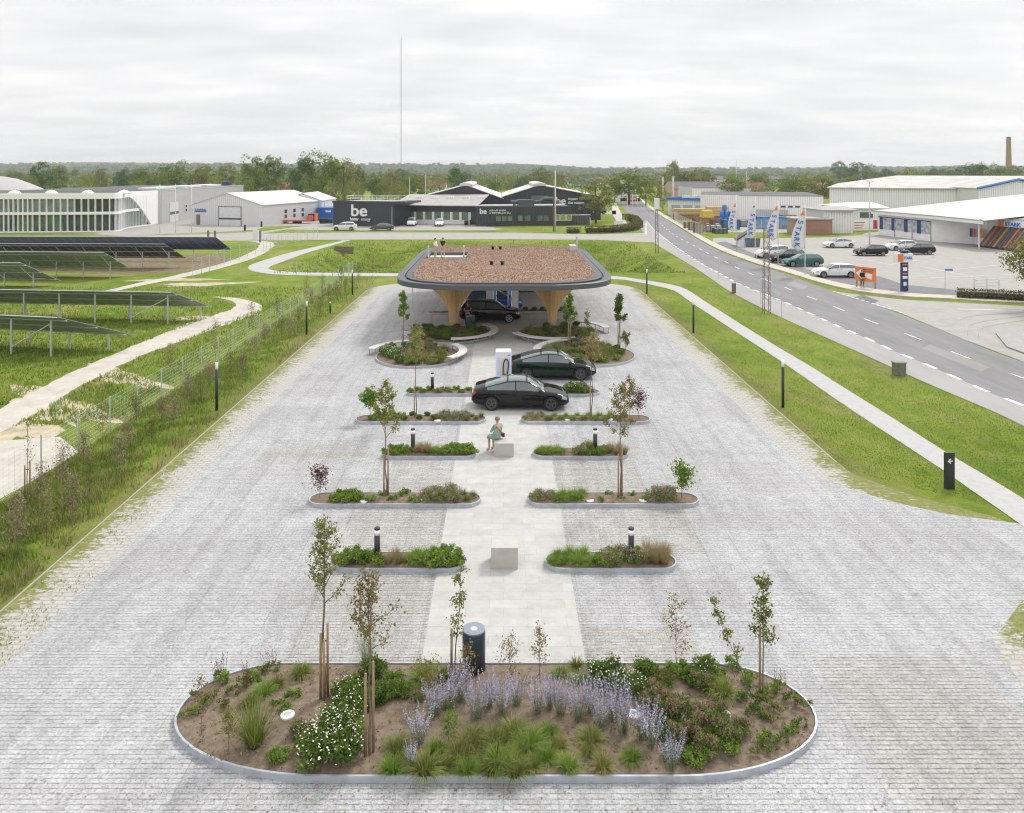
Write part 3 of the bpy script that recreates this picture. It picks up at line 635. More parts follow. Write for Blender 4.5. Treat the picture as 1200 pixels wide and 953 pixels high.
# ------------------------------------------------------------------ planters
KERB = M('galvanised_kerb', (.44, .47, .52), .5, .14, 5, metal=.25)
def planter(name, label, P, kh=.15, mound=.10, group=None, thick=.045):
    P = [tuple(p) for i, p in enumerate(P) if math.dist(p, P[i-1]) > .02]; P = poly_ccw(P); n = len(P); cx = sum(p[0] for p in P)/n; cy = sum(p[1] for p in P)/n
    t = thing(name, label, 'planter', (cx, cy, 0), 0, group)
    O = [Vector((p[0]-cx, p[1]-cy, 0)) for p in P]; I = []
    for i in range(n):
        e = (O[(i+1) % n]-O[i-1]).normalized(); I.append(O[i]+Vector((-e.y, e.x, 0))*thick)
    mb = MB(); vs = []
    for z, R in ((0, O), (kh, O), (kh, I), (.02, I)): vs += [(p.x, p.y, z) for p in R]
    mb.add(vs, [(k*n+i, k*n+(i+1) % n, (k+1)*n+(i+1) % n, (k+1)*n+i) for k in range(3) for i in range(n)])
    o = mb.build('kerb_edging', KERB, t); recalc(o.data)
    # soil: rings shrinking to the middle
    mb = MB(); K = 10; vs = []
    for k in range(K+1):
        u = 1-k/K
        for i in range(n):
            p = I[i]*u if k else I[i]
            z = kh-.035+mound*(1-u*u)+(.018*math.sin(p.x*9+p.y*4)+.018*math.sin(p.y*11-p.x*5) if k else 0)
            vs.append((p.x, p.y, z))
    mb.add(vs, [(k*n+i, k*n+(i+1) % n, (k+1)*n+(i+1) % n, (k+1)*n+i) for k in range(K) for i in range(n)])
    mb.build('soil', soil, t, True); return t
def stadium(x0, x1, y0, y1, n=10):
    r = (y1-y0)/2; cy = (y0+y1)/2
    P = [(x1-r+r*math.cos(a), cy+r*math.sin(a)) for a in np.linspace(-PI/2, PI/2, n)]+[(x0+r+r*math.cos(a), cy+r*math.sin(a)) for a in np.linspace(PI/2, 1.5*PI, n)]
    Q = []
    for i in range(len(P)):
        a, b = Vector(P[i]), Vector(P[(i+1) % len(P)]); k = max(1, int((b-a).length/.35))
        Q += [tuple(a.lerp(b, j/k)) for j in range(k)]
    return Q
x0, x1, y0, y1 = -6.93, 6.61, 15.0, 18.5; P = []
for cx, cy, a, b, t0 in ((x1-2.0, y1-1.6, 2.0, 1.6, 0), (x0+2.0, y1-1.6, 2.0, 1.6, PI/2), (x0+3.6, y0+1.9, 3.6, 1.9, PI), (x1-3.3, y0+1.9, 3.3, 1.9, 1.5*PI)):
    P += [(cx+a*math.cos(t0+PI/2*k/12), cy+b*math.sin(t0+PI/2*k/12)) for k in range(13)]
Q = []
for i in range(len(P)):
    a, b = Vector(P[i]), Vector(P[(i+1) % len(P)]); k = max(1, int((b-a).length/.35)); Q += [tuple(a.lerp(b, j/k)) for j in range(k)]
planter('planter', 'largest planter, a long flower bed with lavender and young trees in front', Q)
SZ = .15
def gz(px, py): return G(px, py, SZ)
rows = [(22.83, -4.94, -1.14, 1.21, 5.09, 1.04), (27.25, -6.8, -.78, .83, 6.83, 1.04), (31.8, -4.92, -1.1, 1.18, 5.1, 1.04), (36.2, -6.85, -.8, .8, 6.8, 1.04), (40.7, -5.0, -1.1, 1.1, 5.0, 1.0)]
rn = ['nearest', 'second nearest', 'third nearest', 'fourth nearest', 'fifth nearest']
for i, (y, a, b, c_, d, w) in enumerate(rows):
    planter('planter', '%s narrow planter on the left of the pale walkway' % rn[i], stadium(a, b, y, y+w), group='narrow planters between the parking bays')
    planter('planter', '%s narrow planter on the right of the pale walkway' % rn[i], stadium(c_, d, y, y+w), group='narrow planters between the parking bays')
def ell(cx, cy, rx, ry, n=48, rot=0): return [(cx+rx*math.cos(2*PI*k/n)*math.cos(rot)-ry*math.sin(2*PI*k/n)*math.sin(rot), cy+rx*math.cos(2*PI*k/n)*math.sin(rot)+ry*math.sin(2*PI*k/n)*math.cos(rot)) for k in range(n)]
RP = {'A': (-5.3, 49.3, 2.6, 2.9), 'B': (-3.8, 55.9, 3.0, 3.0), 'C': (3.9, 55.9, 2.9, 3.0), 'D': (5.3, 49.6, 2.9, 2.9)}
for k_, lb in (('A', 'round planter with wild flowers left of the white charger'), ('B', 'round planter at the foot of the left timber column'), ('C', 'round planter at the foot of the right timber column'), ('D', 'round planter with two young trees behind the green car')):
    planter('round_planter', lb, ell(*RP[k_]), group='round planters with benches')
# curved benches
BCH = M('bench_concrete', (.58, .56, .53), .75, .08, 4)
BLEG = M('bench_leg_steel', (.42, .42, .43), .4, .1, metal=.6)
def bench(cx, cy, r, a0, a1, label, w=.5, z=.45):
    t = thing('curved_bench', label, 'bench', (cx, cy, 0), 0, 'curved benches round the round planters')
    n = 26; A = np.linspace(math.radians(a0), math.radians(a1), n); vs = []
    for a in A:
        for rr, zz in ((r, z-.07), (r+w, z-.07), (r+w, z), (r, z)): vs.append((rr*math.cos(a), rr*math.sin(a), zz))
    mb = MB(); mb.add(vs, [(i*4+k, i*4+(k+1) % 4, (i+1)*4+(k+1) % 4, (i+1)*4+k) for i in range(n-1) for k in range(4)]+[(3, 2, 1, 0), ((n-1)*4, (n-1)*4+1, (n-1)*4+2, (n-1)*4+3)])
    o = mb.build('seat', BCH, t); recalc(o.data)
    m = max(3, int(abs(A[-1]-A[0])*r/1.3)+1)
    for a in np.linspace(A[0]+.06, A[-1]-.06, m):
        l = MB()
        for rr in (r+.06, r+w-.06): l.tube([(rr*math.cos(a), rr*math.sin(a), 0), (rr*math.cos(a), rr*math.sin(a), z-.07)], .022, 6)
        l.tube([((r+.06)*math.cos(a), (r+.06)*math.sin(a), z-.1), ((r+w-.06)*math.cos(a), (r+w-.06)*math.sin(a), z-.1)], .018, 6)
        l.build('leg', BLEG, t)
    return t
bench(-5.3, 49.3, 2.75, 108, 172, 'curved pale bench behind the wild flower bed, farthest left')
bench(-5.3, 49.3, 2.55, -42, 42, 'curved pale bench curling round the right of the wild flower bed')
bench(-3.6, 55.8, 2.75, -88, 42, 'curved pale bench before the left timber column, wood slats at its end')
bench(3.7, 55.9, 2.8, 200, 292, 'curved pale bench in front of the right timber column')
bench(4.3, 56.2, 2.8, 5, 62, 'curved pale bench at the far right, beside two sapling stakes')
bench(5.3, 49.6, 2.95, 98, 178, 'curved pale bench partly hidden by the green car roof')
BCHW = MB()
# ---- front planter plants
def order(pts): return sorted(range(len(pts)), key=lambda i: pts[i][0])
pv = [(491, 874), (482, 899), (559, 846), (589, 841), (630, 839), (657, 841), (678, 846), (704, 855), (525, 834), (509, 843), (731, 862), (763, 877), (787, 904), (645, 832), (692, 838), (606, 829), (540, 826), (719, 846), (752, 868), (573, 832)]
o_ = order(pv)
for j, i in enumerate(o_):
    inst('lavender_clump', PEROV[i % 3], '%s purple flowering clump from the left in the front planter' % ORD[j], 'flower', gz(*pv[i]), None, .78+.3*random.random() if i != 1 else .55, 'purple flowering clumps')
gt = [(601, 862), (643, 862), (559, 870), (582, 875), (620, 877), (655, 877), (692, 870), (512, 882), (566, 894), (522, 901), (585, 898), (603, 908), (624, 901), (666, 901), (706, 901), (498, 905), (547, 905), (551, 876), (609, 889), (740, 891), (537, 888), (353, 791), (308, 814), (293, 828), (325, 804), (496, 798), (519, 797), (657, 793), (680, 800), (676, 782), (847, 814), (640, 890), (575, 908), (465, 880), (460, 903), (688, 885), (834, 808)]
o_ = order(gt)
for j, i in enumerate(o_):
    inst('grass_tuft', TUFT[i % 3], '%s grass tuft from the left in the front planter' % ORD[j], 'grass tuft', gz(*gt[i]), None, .62+.45*random.random(), 'grass tufts in the front planter')
tg = gz(298, 873); inst('tall_grass', TUFTT, 'tallest green grass clump at the left of the front planter', 'grass tuft', tg, None, .85)
tg = gz(430, 775); inst('tall_grass', tuft('tall_grass_tuft', 120, .35, 1.2, LSIL, .4, .008, .08), 'airy tall grass by the middle staked tree of the front planter', 'grass tuft', tg, None, .95)
ds = [(403, 852, 1.0), (388, 893, 1.15), (408, 822, .85), (360, 865, .5), (716, 802, .95), (735, 812, .8), (826, 789, .7), (395, 870, 1.0)]
for j, i in enumerate(order(ds)):
    inst('daisy_bush', DAISY[i % 2], '%s white daisy bush from the left in the front planter' % ORD[j], 'flower', gz(*ds[i][:2]), None, ds[i][2], 'white daisy bushes')
sh = [(436, 795, 1.0, 0), (448, 822, .9, 0), (463, 800, .7, 1), (472, 816, .7, 0), (420, 808, .8, 1), (428, 830, .8, 0), (756, 795, .9, 0), (775, 800, .8, 2), (795, 792, .85, 1), (810, 797, .7, 0), (840, 790, .6, 1), (326, 889, .6, 1), (490, 822, .5, 2), (700, 795, .8, 0), (410, 835, .9, 0), (787, 888, .6, 0), (850, 880, .75, 1), (770, 862, .6, 1), (812, 892, .7, 1)]
for j, i in enumerate(order(sh)):
    inst('shrub', SHRUB[sh[i][3]], '%s leafy green shrub from the left in the front planter' % ORD[j], 'shrub', gz(*sh[i][:2]), None, sh[i][2], 'leafy shrubs in the front planter')
sd = [(350, 862, .6), (360, 878, .75), (771, 822, .9), (787, 835, .9), (806, 846, 1.0), (832, 857, 1.0), (815, 866, .9), (853, 868, .8), (826, 884, .8), (778, 847, .9), (868, 859, .6), (822, 806, .8), (795, 868, .8), (760, 832, .7), (842, 842, .7)]
for j, i in enumerate(order(sd)):
    inst('stonecrop', SEDUM, '%s brownish pink headed stonecrop from the left in the front planter' % ORD[j], 'flower', gz(*sd[i][:2]), None, sd[i][2], 'stonecrop clumps')
hb = [(257, 798), (273, 813), (287, 803), (300, 794), (317, 787), (247, 821), (237, 831), (217, 838), (230, 818), (343, 819), (875, 825), (896, 825), (913, 808), (927, 821), (903, 846), (924, 856), (938, 852), (885, 884), (899, 870), (917, 870), (940, 829), (861, 780), (884, 838), (912, 835), (893, 812), (330, 830), (262, 829), (880, 800), (905, 880)]
for j, i in enumerate(order(hb)):
    me = HERB[i % 3]
    inst('herb', (me, SALV) if hb[i][1] < 812 and i % 2 == 0 else me, '%s low leafy herb from the left in the front planter' % ORD[j], 'herb', gz(*hb[i]), None, .7+.5*random.random(), 'low herbs in the front planter')
sapling('young_tree', 'leftmost staked young tree of the front planter, densest crown', 'tree', gz(380, 820), 3.95, .52, .62, LY, 7, .060, 1, 16, .032, 3, 1.45)
sapling('young_tree', 'staked young tree amid white daisies, second from left in front planter', 'tree', gz(433, 884), 3.5, .58, .62, LB, 6, .058, 2, 15, .028, 2, 1.6)
sapling('young_tree', 'thin sparse young tree left of the dark cylinder bin', 'tree', gz(533, 790), 2.65, .28, .3, LY, 4, .06, 3, 9, .015, 1, 1.05, lean=(.06, 0))
sapling('young_tree', 'thin staked young tree at the right end of the front planter', 'tree', gz(894, 816), 2.75, .35, .35, LY, 6, .065, 4, 11, .018, 1, 1.5)
sapling('young_tree', 'bare leaning stem left of the rightmost front planter tree', 'tree', gz(881, 815), 2.3, .35, .22, LY, 4, .06, 5, 6, .012, 0, lean=(-.42, 0))
sapling('thin_shrub', 'sparse golden shrub at the back of the front planter, right of centre', 'shrub', gz(792, 790), 1.75, .15, .6, LGOLD, 3, .05, 6, 10, .010)
sapling('thin_shrub', 'sparse golden shrub right in front of the dark cylinder bin', 'shrub', gz(547, 812), 1.1, .15, .38, LGOLD, 2, .05, 7, 9, .009)
sapling('thin_shrub', 'twiggy shrub just right of the dark cylinder bin', 'shrub', gz(598, 794), .95, .1, .42, LB, 3, .045, 8, 9, .008)
sapling('thin_shrub', 'twiggy shrub at the planter back below the slab walkway middle', 'shrub', gz(632, 792), 1.1, .2, .25, LB, 4, .045, 9, 8, .009)
sapling('thin_shrub', 'small yellow green shrub between purple clumps and grass tufts', 'shrub', gz(526, 871), .65, .1, .25, LF, 4, .05, 10, 7, .007)
sapling('thin_shrub', 'bare twiggy shrub at the left tip of the front planter', 'shrub', gz(236, 862), 1.15, .3, .35, LB, 2, .05, 12, 8, .009)
sapling('thin_shrub', 'short twiggy shrub left of the tallest grass clump', 'shrub', gz(268, 881), .9, .2, .25, LY, 3, .05, 13, 8, .008)
sapling('thin_shrub', 'golden shrub spreading between the purple clumps, left of centre', 'shrub', gz(500, 826), .9, .1, .5, LGOLD, 5, .05, 14, 9, .008)
# ground uplights (white rimmed discs)
WDISC = M('white_disc', (.78, .78, .77), .4, .05)
ulb = {(337, 837.7): 'white round ground light left of the daisies in the front planter', (742.7, 837): 'white round ground light beside the purple clumps in the front planter', (847.7, 837): 'white round ground light at the right among the stonecrops',
 (427, 586.8): 'white ground light left of the tree, second left narrow planter', (489.9, 585.3): 'white ground light right of the tree, second left narrow planter', (691, 586): 'white ground light left of the tree, second right narrow planter', (754, 586): 'white ground light right of the tree, second right narrow planter',
 (512.5, 492.7): 'small white ground light in the fourth left narrow planter', (665, 491.5): 'small white ground light left of the tree, fourth right narrow planter', (714.7, 491.5): 'small white ground light right of the tree, fourth right narrow planter'}
for (px, py), lb in ulb.items():
    g = G(px, py, .175 if py < 700 else .20); t = thing('ground_light', lb, 'ground light', g, 0, 'round ground lights in the planters')
    r = .15
    MB().lathe([(r, -.06), (r, .008), (r*.92, .016), (r*.62, .016)], 28).build('housing', WDISC, t, True)
    MB().lathe([(r*.62, .012), (r*.5, .018), (0, .019)], 24).build('lens', M('lens_grey', (.5, .52, .52), .2, .2), t, True)
# ---- plants of the narrow planters
def fill(i, side, items):
    y, a, b, c_, d, w = rows[i]; x0, x1 = (a, b) if side == 'left' else (c_, d)
    cnt = {}
    for (u, v, what, s) in items:
        x = x0+(x1-x0)*u; yy = y+w*v; loc = (x, yy, .16); cnt[what] = cnt.get(what, 0)+1
        me, nm, ds_, cat = {'t': (TUFT[1], 'grass_tuft', 'green grass tuft', 'grass tuft'), 'o': (TUFT[2], 'grass_tuft', 'olive grass tuft', 'grass tuft'), 's': (TUFTS, 'straw_tuft', 'straw coloured grass tuft', 'grass tuft'),
            'g': (SHRUB[1], 'shrub', 'bright green shrub', 'shrub'), 'k': (SHRUB[0], 'shrub', 'dark green shrub', 'shrub'), 'h': (HEATH, 'heather', 'mauve flowering clump', 'flower'),
            'e': (HERB[0], 'herb', 'low green herb', 'herb'), 'l': (HERB[2], 'herb', 'low olive herb', 'herb'), 'd': (SHRUB[2], 'shrub', 'olive green shrub', 'shrub'), 'w': (DAISY[0], 'white_flower_bush', 'white flowered bush', 'flower')}[what]
        inst(nm, me, '%s %s in the %s %s narrow planter' % (ORD[cnt[what]-1], ds_, rn[i], side), cat, loc, None, s, 'plants of the narrow planters')
def rowof(what, u0, u1, n, s, vs=(.3, .68)): return [(u0+(u1-u0)*k/max(1, n-1), vs[k % len(vs)]+random.uniform(-.06, .06), what, s*random.uniform(.85, 1.15)) for k in range(n)]
fill(0, 'left', rowof('g', .05, .32, 5, .8)+rowof('s', .42, .5, 3, .7)+rowof('t', .58, .72, 4, .8)+rowof('g', .76, .93, 5, .95)+[(.2, .3, 'k', .8)])
fill(0, 'right', rowof('t', .06, .34, 7, .75)+rowof('g', .44, .68, 6, .8)+rowof('h', .5, .68, 3, 1.0)+rowof('s', .76, .93, 6, .85))
fill(1, 'left', rowof('g', .16, .28, 5, .75)+rowof('e', .36, .62, 5, 1.1)+rowof('h', .70, .84, 5, .95)+rowof('o', .86, .95, 4, .6))
fill(1, 'right', rowof('h', .04, .14, 4, .7)+rowof('t', .18, .32, 6, .75)+rowof('e', .42, .68, 5, .8)+rowof('h', .74, .84, 4, 1.0))
fill(2, 'left', rowof('g', .05, .25, 5, .7)+rowof('s', .36, .5, 5, .75)+rowof('t', .52, .66, 4, .7)+rowof('g', .7, .95, 7, .8))
fill(2, 'right', rowof('t', .06, .3, 7, .7)+rowof('g', .48, .74, 6, .75)+rowof('h', .48, .6, 2, .9)+rowof('s', .78, .95, 5, .75))
fill(3, 'left', rowof('g', .14, .34, 6, .75)+rowof('k', .38, .6, 5, .5)+rowof('h', .64, .84, 6, .85)+rowof('o', .86, .96, 4, .6))
fill(3, 'right', rowof('h', .03, .2, 5, .65)+rowof('t', .22, .7, 12, .65)+rowof('d', .74, .8, 2, .5))
fill(4, 'left', rowof('g', .05, .9, 11, .6)+rowof('s', .45, .55, 2, .6))
fill(4, 'right', rowof('w', .55, .75, 4, .8)+rowof('g', .6, .8, 3, .7)+rowof('s', .8, .9, 3, .6)+rowof('e', .05, .4, 4, .8))
def at(i, px): y = rows[i][0]+.5; return (XD(px, y), y, .14)
sapling('young_tree', 'staked young tree with bright leaves in the second nearest left planter', 'tree', at(1, 452.5), 4.1, .5, .8, LY, 7, .09, 21, 12, .028, 2, 1.55)
sapling('young_tree', 'staked young tree with some red leaves in the second nearest right planter', 'tree', at(1, 727), 4.0, .5, .72, LB, 6, .085, 22, 12, .026, 2, 1.55, berries=12)
sapling('young_tree', 'red berried young tree in the fourth nearest left planter', 'tree', at(3, 487.5), 3.9, .62, .75, LB, 5, .085, 23, 11, .026, 1, 1.5, berries=14)
sapling('young_tree', 'red berried young tree in the fourth nearest right planter', 'tree', at(3, 693.5), 3.9, .58, .8, LB, 4, .085, 24, 11, .024, 1, 1.7, berries=34)
sapling('thin_shrub', 'purple leaved shrub at the left tip of second left planter', 'shrub', at(1, 375), .95, .2, .62, LP, 4, .075, 25, 10, .012, rough=.1)
sapling('thin_shrub', 'bright round leaved shrub at the right tip of second right planter', 'shrub', at(1, 799), 1.05, .2, .62, LF, 5, .095, 26, 10, .012, rough=.1)
sapling('thin_shrub', 'bright green bush at the left of the fourth left planter', 'shrub', at(3, 434), 1.3, .1, .75, LF, 10, .10, 27, 10, .013)
sapling('thin_shrub', 'purple leaved bush at the right of the fourth right planter', 'shrub', at(3, 748), 1.1, .2, .7, LP, 4, .085, 28, 10, .012, rough=.12)
sapling('thin_shrub', 'reddish tall shrub at the right of the fourth right planter', 'shrub', at(3, 738), 1.9, .1, .55, LB, 6, .08, 29, 10, .012, berries=14)
# ---- plants of the round planters
def inround(k_, items):
    cx, cy, rx, ry = RP[k_]; nm0 = {'A': 'wild flower bed', 'B': 'left column bed', 'C': 'right column bed', 'D': 'bed behind the green car'}[k_]; cnt = {}
    for (what, n, x0, x1, y0, y1, s) in items:
        me, nm, ds_, cat = {'t': (TUFT[1], 'grass_tuft', 'green grass tuft', 'grass tuft'), 'o': (TUFT[2], 'grass_tuft', 'olive grass tuft', 'grass tuft'), 's': (TUFTS, 'straw_tuft', 'straw grass tuft', 'grass tuft'), 'g': (SHRUB[1], 'shrub', 'bright green shrub', 'shrub'), 'k': (SHRUB[0], 'shrub', 'dark green shrub', 'shrub'), 'h': (HEATH, 'heather', 'mauve flower clump', 'flower'), 'd': (SHRUB[2], 'shrub', 'olive shrub', 'shrub'), 'w': (DAISY[0], 'white_flower_bush', 'white flower bush', 'flower')}[what]
        pts = []
        while len(pts) < n:
            x, y = random.uniform(x0, x1), random.uniform(y0, y1)
            if x*x+y*y < .82 and all((x-a)**2+(y-b)**2 > .02 for a, b in pts): pts.append((x, y))
        pts.sort()
        for x, y in pts:
            cnt[what] = cnt.get(what, 0)+1
            inst(nm, me, '%s %s of the %s' % (ORD[cnt[what]-1], ds_, nm0), cat, (cx+x*rx, cy+y*ry, .2), None, s*random.uniform(.85, 1.2), 'plants of the round planters')
inround('A', [('w', 8, -1, -.3, -.9, .7, .9), ('g', 6, -.9, 0, -.9, .9, .9), ('h', 9, -.3, .4, -.8, .9, 1.1), ('o', 9, -.1, 1, -.8, .8, 1.5), ('d', 6, -.2, .8, -.8, .9, 1.0)])
inround('B', [('k', 26, -1, 1, -.9, .5, .85), ('g', 14, -1, .9, -.9, -.2, .8), ('d', 4, -.6, .6, .1, .8, .8)])
inround('C', [('k', 12, -.8, 1, -.7, .9, .9), ('o', 9, -.9, .9, -.9, .6, 1.2), ('h', 4, -.8, .2, -.8, .2, 1.0), ('d', 7, -.8, .9, -.8, .8, .9)])
inround('D', [('o', 10, -1, .6, -.9, .8, 1.5), ('d', 12, -.9, .7, -.9, .9, 1.1), ('h', 9, -.9, .1, -.2, .9, 1.2), ('g', 10, -.4, .7, -.9, .4, .9), ('k', 5, .5, .95, -.3, .7, .7)])
sapling('young_tree', 'young green tree at the back of the wild flower bed', 'tree', (XD(472.7, 51.2), 51.2, .15), 3.7, .45, .62, LF, 9, .12, 31, 11, .028, 1, 1.4)
sapling('young_tree', 'staked young green tree at the right in the bed behind the green car', 'tree', (XD(725.5, 49.8), 49.8, .15), 3.7, .48, .62, LG, 12, .12, 32, 12, .028, 2, 1.9)
sapling('young_tree', 'staked young green tree in front of the right timber column', 'tree', (XD(667.3, 50.6), 50.6, .15), 3.5, .45, .72, LF, 12, .12, 33, 12, .028, 2, 1.9)
sapling('thin_shrub', 'tall golden shrub with airy leaves right of the staked column tree', 'shrub', (XD(688, 50.3), 50.3, .15), 2.6, .1, .6, LY, 5, .09, 34, 10, .014)
sapling('thin_shrub', 'airy grass green shrub rising from the wild flower bed', 'shrub', (XD(487, 49.5), 49.5, .15), 1.8, .1, .9, LB, 6, .08, 35, 12, .012)
sapling('thin_shrub', 'small leafy shrub right of the rightmost planter tree', 'shrub', (XD(733, 50.8), 50.8, .15), 1.1, .2, .45, LY, 6, .09, 36, 8, .012)
# ---- saplings and scrub on the left verge and by the fence
vs_ = [(48, 600, 1.6, 'LBR'), (105, 580, 1.5, 'LY'), (98, 545, 1.3, 'LBR'), (150, 530, 1.5, 'LBR'), (190, 500, 1.3, 'LBR'), (220, 470, 1.4, 'LBR'), (245, 455, 1.4, 'LBR'), (285, 440, 1.3, 'LBR'), (310, 405, 1.5, 'LBR'), (330, 395, 1.5, 'LY'), (365, 360, 1.6, 'LBR'), (385, 355, 1.7, 'LBR'), (405, 345, 1.6, 'LY'), (74, 578, 1.9, 'LBR'), (119.5, 543, 3.2, 'LY'), (140, 557, 1.5, 'LBR'), (20, 654, 2.0, 'LBR'), (178, 522, 1.2, 'LY'), (199, 455, 2.4, 'LB'), (252, 425, 2.6, 'LB'), (205, 500, 1.3, 'LBR'), (295, 385, 2.0, 'LB'), (325, 372, 1.9, 'LB'), (359, 365, 3.0, 'LB'), (378, 349, 2.2, 'LB'), (340, 400, 1.6, 'LBR'), (375, 375, 1.7, 'LY'), (300, 425, 1.6, 'LBR'), (270, 445, 1.7, 'LY'), (235, 470, 1.5, 'LY'), (400, 340, 2.4, 'LY'), (395, 352, 1.8, 'LBR'), (350, 385, 1.6, 'LY'), (85, 610, 1.5, 'LBR'), (55, 640, 1.7, 'LY'), (160, 500, 1.4, 'LY'), (420, 330, 2.2, 'LBR'), (437, 326, 2.3, 'LBR')]
mm = {'LY': LY, 'LB': LB, 'LBR': LBR}
for j, i in enumerate(order(vs_)):
    px, py, h_, m_ = vs_[i]
    sapling('verge_sapling', '%s thin scrubby sapling from the left along the car park fence' % ORD[j], 'sapling', G(px, py), h_, .12 if h_ < 2.3 else .3, .45, mm[m_], 3 if m_ != 'LBR' else 3, .055, 60+i, 15, .012, rough=.10, group='thin saplings along the fence', sub=4)
sapling('verge_tree', 'bare young tree tied between two stakes at the left edge', 'tree', G(32, 585), 3.0, .4, .4, LB, 1, .05, 91, 8, .02, 2, 1.2)
# big twiggy bush at the right edge beside the side road
sapling('roadside_bush', 'big spreading bush at the right edge by the side road hedge', 'bush', G(1221, 362), 4.9, .08, 4.2, LY, 26, .22, 92, 16, .09, sub=5, rough=.35)
# ---- unmown grass and weeds
def _fy(pts):
    q = sorted((p[1], p[0]) for p in pts if p[1] < 92 and p[0] > 5); return lambda y: np.interp(y, [a for a, b in q], [b for a, b in q])
PLX, PRX, NRX = _fy(FL[:10]), _fy(FR[:10]), _fy(RN)
def offtrack(x, y):
    ok = np.ones(len(x), bool)
    for pts, w in (([(-150, 560), (0, 493), (80, 449), (150, 416), (230, 385), (272, 369), (288, 363), (288, 356), (275, 351)], 1.15), ([(130, 341), (175, 331), (215, 323), (262, 311)], 1.1), ([(-20, 560), (0, 545), (90, 520)], 3.2),):
        c_ = resample([G(*p) for p in pts], 60)
        for q in c_: ok &= (x-q[0])**2+(y-q[1])**2 > w*w
    return ok & (y < 79)
def scatter(name, n, region, h, w, mat, clump=0, test=None, rng=np.random.default_rng(5), droop=.15):
    x0, x1, y0, y1 = region
    y = 1/rng.uniform(1/y1, 1/y0, n); x = rng.uniform(x0, x1, n)
    f = np.sin(x*1.9+np.sin(y*1.3)*2)*np.sin(y*1.7+np.sin(x)*2)+rng.normal(size=n)*.5
    keep = f > clump
    if test is not None: keep &= test(x, y)
    x, y, f = x[keep], y[keep], f[keep]; m = len(x); a = rng.uniform(0, 2*PI, m); t = rng.uniform(.1, .9, m)
    V, Fc = blades(np.c_[x, y, basin(x, y)-.01], np.c_[np.cos(a)*t, np.sin(a)*t, np.ones(m)], h*rng.uniform(.5, 1.3, m)*(1+.3*np.clip(f, 0, 1)), w*np.sqrt(np.clip(1, 0, 1)), droop, 2)
    return kind(link(name, mesh_np(name, V, Fc, mat)), 'stuff')
GB = leafmat('grass_blade', [(.11, .185, .02), (.20, .285, .035), (.34, .37, .09)], scale=.6, trans=.3, rand=0)
GD = leafmat('weed_blade', [(.15, .13, .05), (.24, .22, .08), (.34, .29, .14)], scale=.5, trans=.3, rand=0)
scatter('verge_grass', 120000, (-17.4, -13.35, 14, 86), .16, .045, GB, -.45, lambda x, y: x < -14.4+np.sin(y*.9)*.3+np.random.default_rng(4).exponential(.45, len(x))-.3)
scatter('verge_weeds', 26000, (-17.4, -13.35, 14, 86), .38, .03, GD, .55)
scatter('lawn_grass', 90000, (13.3, 26, 24, 90), .05, .04, GB, -1.2, lambda x, y: ((x > PRX(y)-.05) | (x < PLX(y)+.05)) & (x < NRX(y)-.1) & (y > 30.6+(x-13.3)*-.9))
scatter('field_grass', 90000, (-60, -18, 36, 84), .20, .06, GB, -.6, lambda x, y: offtrack(x, y))
scatter('hollow_grass', 60000, (-26, 24, 88, 131), .20, .12, GB, -.9, lambda x, y: np.random.default_rng(6).uniform(0, 1, len(x)) < np.clip(.22-basin(x, y)*.9, 0, 1)*((y > 89.5) & (y < 131) & (x < 20.8)))
gj = scatter('joint_grass', 42000, (-13.15, -11.5, 14, 76), .045, .04, GB, .45, lambda x, y: np.random.default_rng(8).uniform(0, 1, len(x)) < (-x-11.4)/1.6)
scatter('joint_grass', 42000, (11.6, 14.3, 13, 76), .045, .04, GB, .5, lambda x, y: (np.random.default_rng(8).uniform(0, 1, len(x)) < (x-11.3)/1.8) & (x < np.where(y < 22, 14.4, 13.2)) & ~((y > 21) & (y < 31)))
OIL = M('oil_stain', (.30, .295, .285), .6, .2, 5)
def blot(cx, cy, r, z=.0192):
    P = [(cx+r*(1+.3*math.sin(3*a+cx*5)+.2*math.sin(5*a+cy*3))*math.cos(a), cy+.7*r*(1+.3*math.sin(2*a+cx*3))*math.sin(a)) for a in np.linspace(0, 2*PI, 24)[:-1]]; tri_sheet('paving_stain', P, z, OIL)
for cx, cy, r in ((-3.1, 25.6, .16), (3.9, 26.1, .13), (4.4, 30.1, .2), (-4.6, 34.6, .18), (3.4, 35.0, .14), (-8.6, 24.8, .12), (8.3, 29.7, .15), (-3.4, 21.1, .12), (3.1, 21.9, .15), (9.2, 36.0, .2), (-8.8, 38.8, .2)): blot(cx, cy, r)
def litter():
    rng = np.random.default_rng(19); n = 5200; x = rng.uniform(-6.6, 6.3, n); y = rng.uniform(15.2, 18.3, n); cx, cy = -.16, 16.75
    q = np.clip(np.maximum(np.abs((x-cx)/6.7), np.abs((y-cy)/1.72)), 0, 1); keep = (np.abs((x-cx)/6.7)**4+np.abs((y-cy)/1.7)**3) < .9
    P = np.c_[x, y, .125+.10*(1-q*q)][keep]; V, Fc = leaves(P, .05, .45, rng=rng, var=.7); kind(link('mulch_litter', mesh_np('mulch_litter', V, Fc, LBR)), 'stuff')
litter()
def fallen():
    rng = np.random.default_rng(9); n = 900; x = rng.uniform(-9, 9, n); y = rng.choice([14.6, 14.8, 18.9], n)+rng.normal(size=n)*.35
    keep = ~((x > -7) & (x < 6.7) & (y > 14.95) & (y < 18.6)); P = np.c_[x, y, 0*x+.035][keep]
    V, Fc = leaves(P, .045, .7, rng=rng); V[:, 2] = .03+np.abs(V[:, 2]-.035)*.25
    kind(link('fallen_leaves', mesh_np('fallen_leaves', V, Fc, LS)), 'stuff')
fallen()
